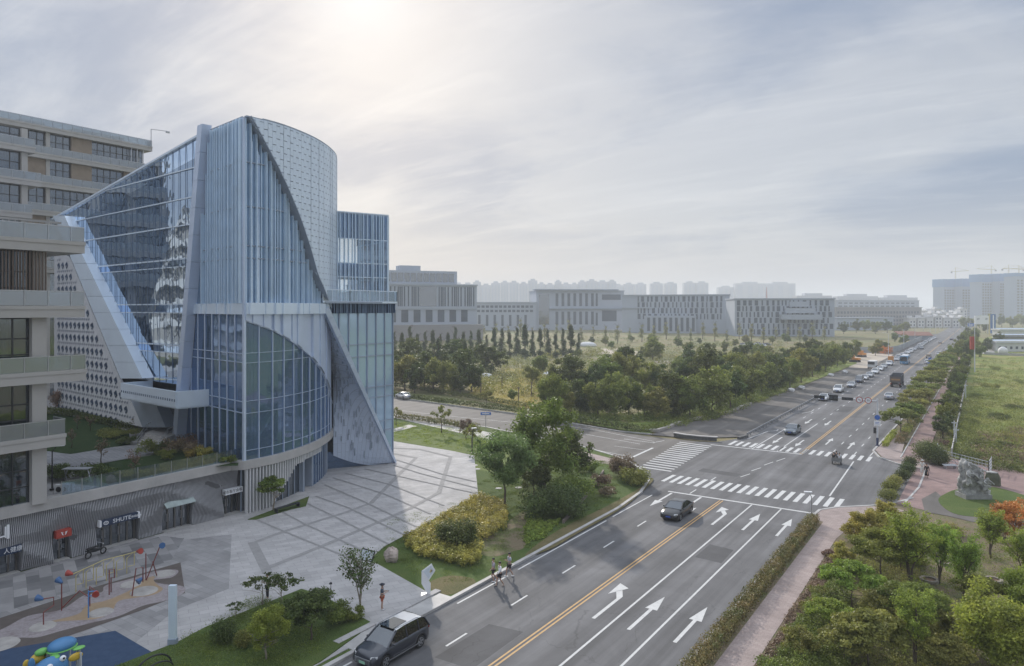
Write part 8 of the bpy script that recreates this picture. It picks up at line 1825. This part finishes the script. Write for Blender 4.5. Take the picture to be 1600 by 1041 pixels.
def crane(px, d, h, jib, dirn, i):
    c = D(px, d); T = thing('tower_crane', '%s yellow tower crane from the left above the unfinished towers' % ordl(i), 'crane', c); mb = MB()
    for s in (-1, 1): mb.bar((c.x+s*.7, c.y, 0), (c.x+s*.7, c.y, h), .55)
    for z in np.arange(40, h, 3): mb.bar((c.x-.7, c.y, z), (c.x+.7, c.y, z+3), .3)
    mb.build('mast', M['ypaint'], T); mb = MB(); e = c+Vector((du.x, du.y, 0))*jib*dirn; f = c-Vector((du.x, du.y, 0))*jib*.3*dirn; mb.bar((f.x, f.y, h), (e.x, e.y, h+2), .9); mb.bar((c.x, c.y, h+8), (e.x, e.y, h+2), .3); mb.bar((c.x, c.y, h+8), (f.x, f.y, h), .3); mb.bar((c.x, c.y, h), (c.x, c.y, h+8), .8); mb.build('jib', M['ypaint'], T); mb = MB(); mb.box(f.x-1.5, f.x+1.5, f.y-1.5, f.y+1.5, h-3, h); mb.build('counterweight', M['farbrown'], T)
crane(1493, 1400, 93, 26, 1, 0); crane(1549, 1350, 94, 28, -1, 1); crane(1576, 1340, 95, 40, 1, 2); crane(1592, 1340, 94, 30, -1, 3)
# skyline
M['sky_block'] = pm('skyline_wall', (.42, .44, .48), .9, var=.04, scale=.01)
rr = random.Random(55); sk_ = []
x = 700
while x < 955: w = rr.uniform(10, 17); sk_.append((x, x+w, rr.uniform(438, 446), 2100)); x += w+.5
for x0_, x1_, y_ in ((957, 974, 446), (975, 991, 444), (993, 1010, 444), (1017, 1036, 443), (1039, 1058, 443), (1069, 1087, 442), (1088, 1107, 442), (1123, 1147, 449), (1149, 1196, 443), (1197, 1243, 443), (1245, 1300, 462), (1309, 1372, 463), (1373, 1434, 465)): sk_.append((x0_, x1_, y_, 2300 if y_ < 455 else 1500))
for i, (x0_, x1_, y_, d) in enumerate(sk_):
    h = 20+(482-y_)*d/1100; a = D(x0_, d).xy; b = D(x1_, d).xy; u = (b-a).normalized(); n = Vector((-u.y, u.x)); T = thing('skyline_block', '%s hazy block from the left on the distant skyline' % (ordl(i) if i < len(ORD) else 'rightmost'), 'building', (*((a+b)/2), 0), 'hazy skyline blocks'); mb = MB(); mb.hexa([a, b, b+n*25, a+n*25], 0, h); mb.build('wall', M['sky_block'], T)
    mb = MB(); w = (b-a).length; mb.hexa([a+u*w*.25+n*4, a+u*w*.75+n*4, a+u*w*.75+n*20, a+u*w*.25+n*20], h, h+5); mb.build('roof_room', M['sky_block'], T)
    if y_ < 455 and d > 2000: mb = MB(); [mb.hexa([a+u*w*f-n*1.5, a+u*w*(f+.16)-n*1.5, a+u*w*(f+.16), a+u*w*f], 0, h-6) for f in (.08, .42, .76)]; mb.build('balcony_stack', M['farwall'], T)
c = D(1198, 1150); T = thing('lattice_mast', 'red and white lattice radio mast behind the stepped office', 'mast', c); mb = MB(); 
for s in ((-1, -1), (1, -1), (0, 1)): mb.bar((c.x+s[0]*2.5, c.y+s[1]*2.5, 0), (c.x, c.y, 55), .5)
for z in range(4, 52, 6): mb.bar((c.x-2.5*(1-z/55), c.y, z), (c.x+2.5*(1-z/55), c.y, z+3), .4)
mb.build('frame', M['red'], T)
# billboard, signs, mast, sheds
c = D(1534.5, 560); T = thing('billboard', 'large white roadside billboard on two posts with faint grey pictures', 'billboard', c); mb = MB(); mb.obox(c.xy, du, 11.8, .8, 7.4, 14.2); mb.build('panel', M['signwhite'], T); mb = MB()
for s in (-3.4, 3.2): 
    for k in range(5): q = c.xy-dv*.45+du*(s+.55*math.cos(k*1.9)); mb.obox(q, du, 1.2, .05, 11.2+.5*math.sin(k*2.3), 12.0+.5*math.sin(k*2.3))
mb.build('faded_print', pm('faded_grey', (.45, .46, .50), .7, var=.2, scale=2), T)
for s in (-4.5, 4.5): mb = MB(); q = c.xy+du*s; mb.tube([(q.x, q.y, 0), (q.x, q.y, 7.5)], .3, 8); mb.build('post', M['steel'], T)
c = D(1551.5, 520); T = thing('blue_pylon', 'tall blue sign pylon right of the billboard', 'sign', c); mb = MB(); mb.obox(c.xy, du, 3.6, .8, 1.5, 15.8); mb.build('panel', pm('pylon_blue', (.05, .14, .36), .5), T); mb = MB(); mb.obox(c.xy-dv*.45, du, .9, .06, 4, 15); mb.build('stripe', M['signwhite'], T); mb = MB(); mb.obox(c.xy-du*2.6, du, .5, .5, 0, 16); mb.build('post', M['ypaint'], T)
for i, (px, d) in enumerate(((1517, 600), (1507, 680))): c = D(px, d); T = thing('road_sign', ('nearer', 'farther')[i]+' blue overhead road sign left of the billboard', 'sign', c); mb = MB(); mb.obox(c.xy, du, 5.6, .2, 4.6, 7.4); mb.build('panel', M['signblue'], T); mb = MB(); mb.tube([(c.x+du.x*3.4, c.y+du.y*3.4, 0), (c.x+du.x*3.4, c.y+du.y*3.4, 7.5)], .16, 8); mb.build('post', M['polewhite'], T); mb = MB(); mb.obox(c.xy-dv*.12, du, 3.6, .03, 5.8, 6.2); mb.obox(c.xy-dv*.12, du, 2.4, .03, 5.1, 5.4); mb.build('sign_lines', M['signwhite'], T)
c = G(1523, 582); T = thing('flag_mast', 'tall white mast with a red banner box beside the green field', 'mast', c); mb = MB(); mb.tube([c, c+Vector((0, 0, 14.3))], [.16, .1], 8); mb.build('pole', M['polewhite'], T); mb = MB(); q = c.xy-du*.85; mb.obox(q, du, 1.1, .6, 7.2, 11.2); mb.build('banner_box', M['red'], T)
c = G(1453, 577); T = thing('road_sign', 'small upright blue sign at the right kerb beyond the dump truck', 'sign', c); mb = MB(); mb.tube([c, c+Vector((0, 0, 1.6))], .06, 8); mb.build('post', M['steel'], T); mb = MB(); mb.obox(c.xy, du, .95, .12, 1.4, 3.8); mb.build('panel', M['signblue'], T); mb = MB(); mb.obox(c.xy-dv*.08, du, .3, .02, 2.9, 3.3); mb.build('symbol', M['signwhite'], T)
for i, (px0, px1, d, h, c_) in enumerate(((1557, 1640, 325, 4.2, 'white'), (1565, 1660, 385, 4.6, 'farbrown'), (1562, 1650, 450, 6, 'white'))):
    T, L, W_, (a, b, u, n) = office('site_shed', '%s long low site cabin from the front beyond the green field' % ordl(i), D(px0, d), D(px1, d), 7, h, M[c_]); T['category'] = 'shed'; wins(T, [W_(x, x+1.1, 1.2, 2.4) for x in np.arange(1, L-2, 2.6)], M['fardark'])
    mb = MB(); mb.add([(*(a-u*.5-n*.8), h), (*(b+u*.5-n*.8), h), (*(b+u*.5+n*3.5), h+1.3), (*(a-u*.5+n*3.5), h+1.3), (*(b+u*.5+n*7.8), h), (*(a-u*.5+n*7.8), h)], [(0, 1, 2, 3), (3, 2, 4, 5), (0, 3, 5), (1, 4, 2)]); mb.build('pitched_roof', pm('shed_roof', (.42, .50, .60), .5, .2) if i == 0 else bpy.data.materials['shed_roof'], T)
T = thing('cabin_wall', 'low pale wall between the green field and the site cabins', 'wall', G(1560, 556)); mb = MB(); mb.seg(G(1538, 554).xy, G(1660, 560).xy, .3, 0, 1.1); mb.build('wall', M['concrete'], T)
c = G(1567, 553); mb = MB(); mb.ball((c.x, c.y, 1.2), (1.9, 1.9, 1.9), 12, 8); tag(mb.build('white_tank', M['white'], smooth=True), 'round white tank in front of the first site cabin', 'tank')
for i, (px, py, w, h) in enumerate(((1414, 527, 14, 3.2), (1432, 531, 16, 4.0))): c = G(px, py); T = thing('red_shelter', ('left', 'right')[i]+' low red-roofed shelter behind the distant queue', 'shelter', c); mb = MB(); mb.obox(c.xy, du, w, 8, 0, h*.7); mb.build('wall', M['farwall'], T); mb = MB(); a = c.xy-du*w/2; b = c.xy+du*w/2; mb.add([(*(a-dv*5), h*.7), (*(b-dv*5), h*.7), (*b, h+1), (*a, h+1), (*(b+dv*5), h*.7), (*(a+dv*5), h*.7)], [(0, 1, 2, 3), (3, 2, 4, 5), (0, 3, 5), (1, 4, 2)]); mb.build('roof', pm('shelter_red', (.30, .14, .10), .8) if i == 0 else bpy.data.materials['shelter_red'], T)
T = thing('site_fence', 'long grey hoarding behind the distant queue of cars', 'fence', (-34, 345, 0)); mb = MB(); P = [Vector((-52, 352)), Vector((-37, 352)), Vector((-34, 375)), Vector((-33, 560))]
for a, b in zip(P[:-1], P[1:]): mb.seg(a, b, .15, 0, 2.6)
mb.build('panel', pm('hoarding_grey', (.30, .32, .33), .7, var=.2, scale=.3), T); bush('orange_bush', 'orange-tipped bush in front of the grey hoarding', G(1380, 553), 5, 3.4, 'orange', 91, 900, .3)
for i, (px, py, s) in enumerate(((866, 590, 2.6), (876, 585, 2.2), (918, 541, 3.4), (757, 592-2, 1.7))):
    c = G(px, py); mb = MB(); mb.ball((c.x, c.y, .4), (s*1.3, s, s*.55), 10, 6, lambda a, t: 1+.22*math.sin(2*a+1)*math.sin(t)); tag(mb.build('white_sheeting', M['white']), ('white plastic sheeting heap', 'smaller white sheeting heap behind the first', 'white sheeting heap beyond the slim conifers', 'little white heap by the dark copse')[i]+' on the waste ground', 'sheeting')
for i, (px, py) in enumerate(((751, 622), (810, 630), (830, 620), (784, 612), (838, 600))):
    c = G(px, py); T = thing('wooden_pole', '%s dark wooden pole from the near side in the golden field' % ordl(i), 'pole', c, 'wooden poles of the golden field'); mb = MB(); mb.tube([c, c+Vector((.1, 0, 3.4))], .10, 6); mb.build('post', M['bark'], T); mb = MB(); mb.bar(c+Vector((-.4, 0, 3.2)), c+Vector((.4, 0, 3.2)), .08); mb.build('cap', M['bark'], T)
# ================================================================ HAZE
hz = MB(); hz.box(-6700, 4700, -1000, 8700, -1.3, 128); hm = bpy.data.materials.new('haze'); hm.use_nodes = True; nt = hm.node_tree; nt.nodes.clear(); o_ = nt.nodes.new('ShaderNodeOutputMaterial'); pv = nt.nodes.new('ShaderNodeVolumePrincipled'); nt.links.new(pv.outputs[0], o_.inputs['Volume'])
pv.inputs['Color'].default_value = (.90, .94, 1, 1); pv.inputs['Density'].default_value = .00038; pv.inputs['Anisotropy'].default_value = .05
tag(hz.build('haze', hm), kind='stuff')
S.cycles.volume_bounces = 1
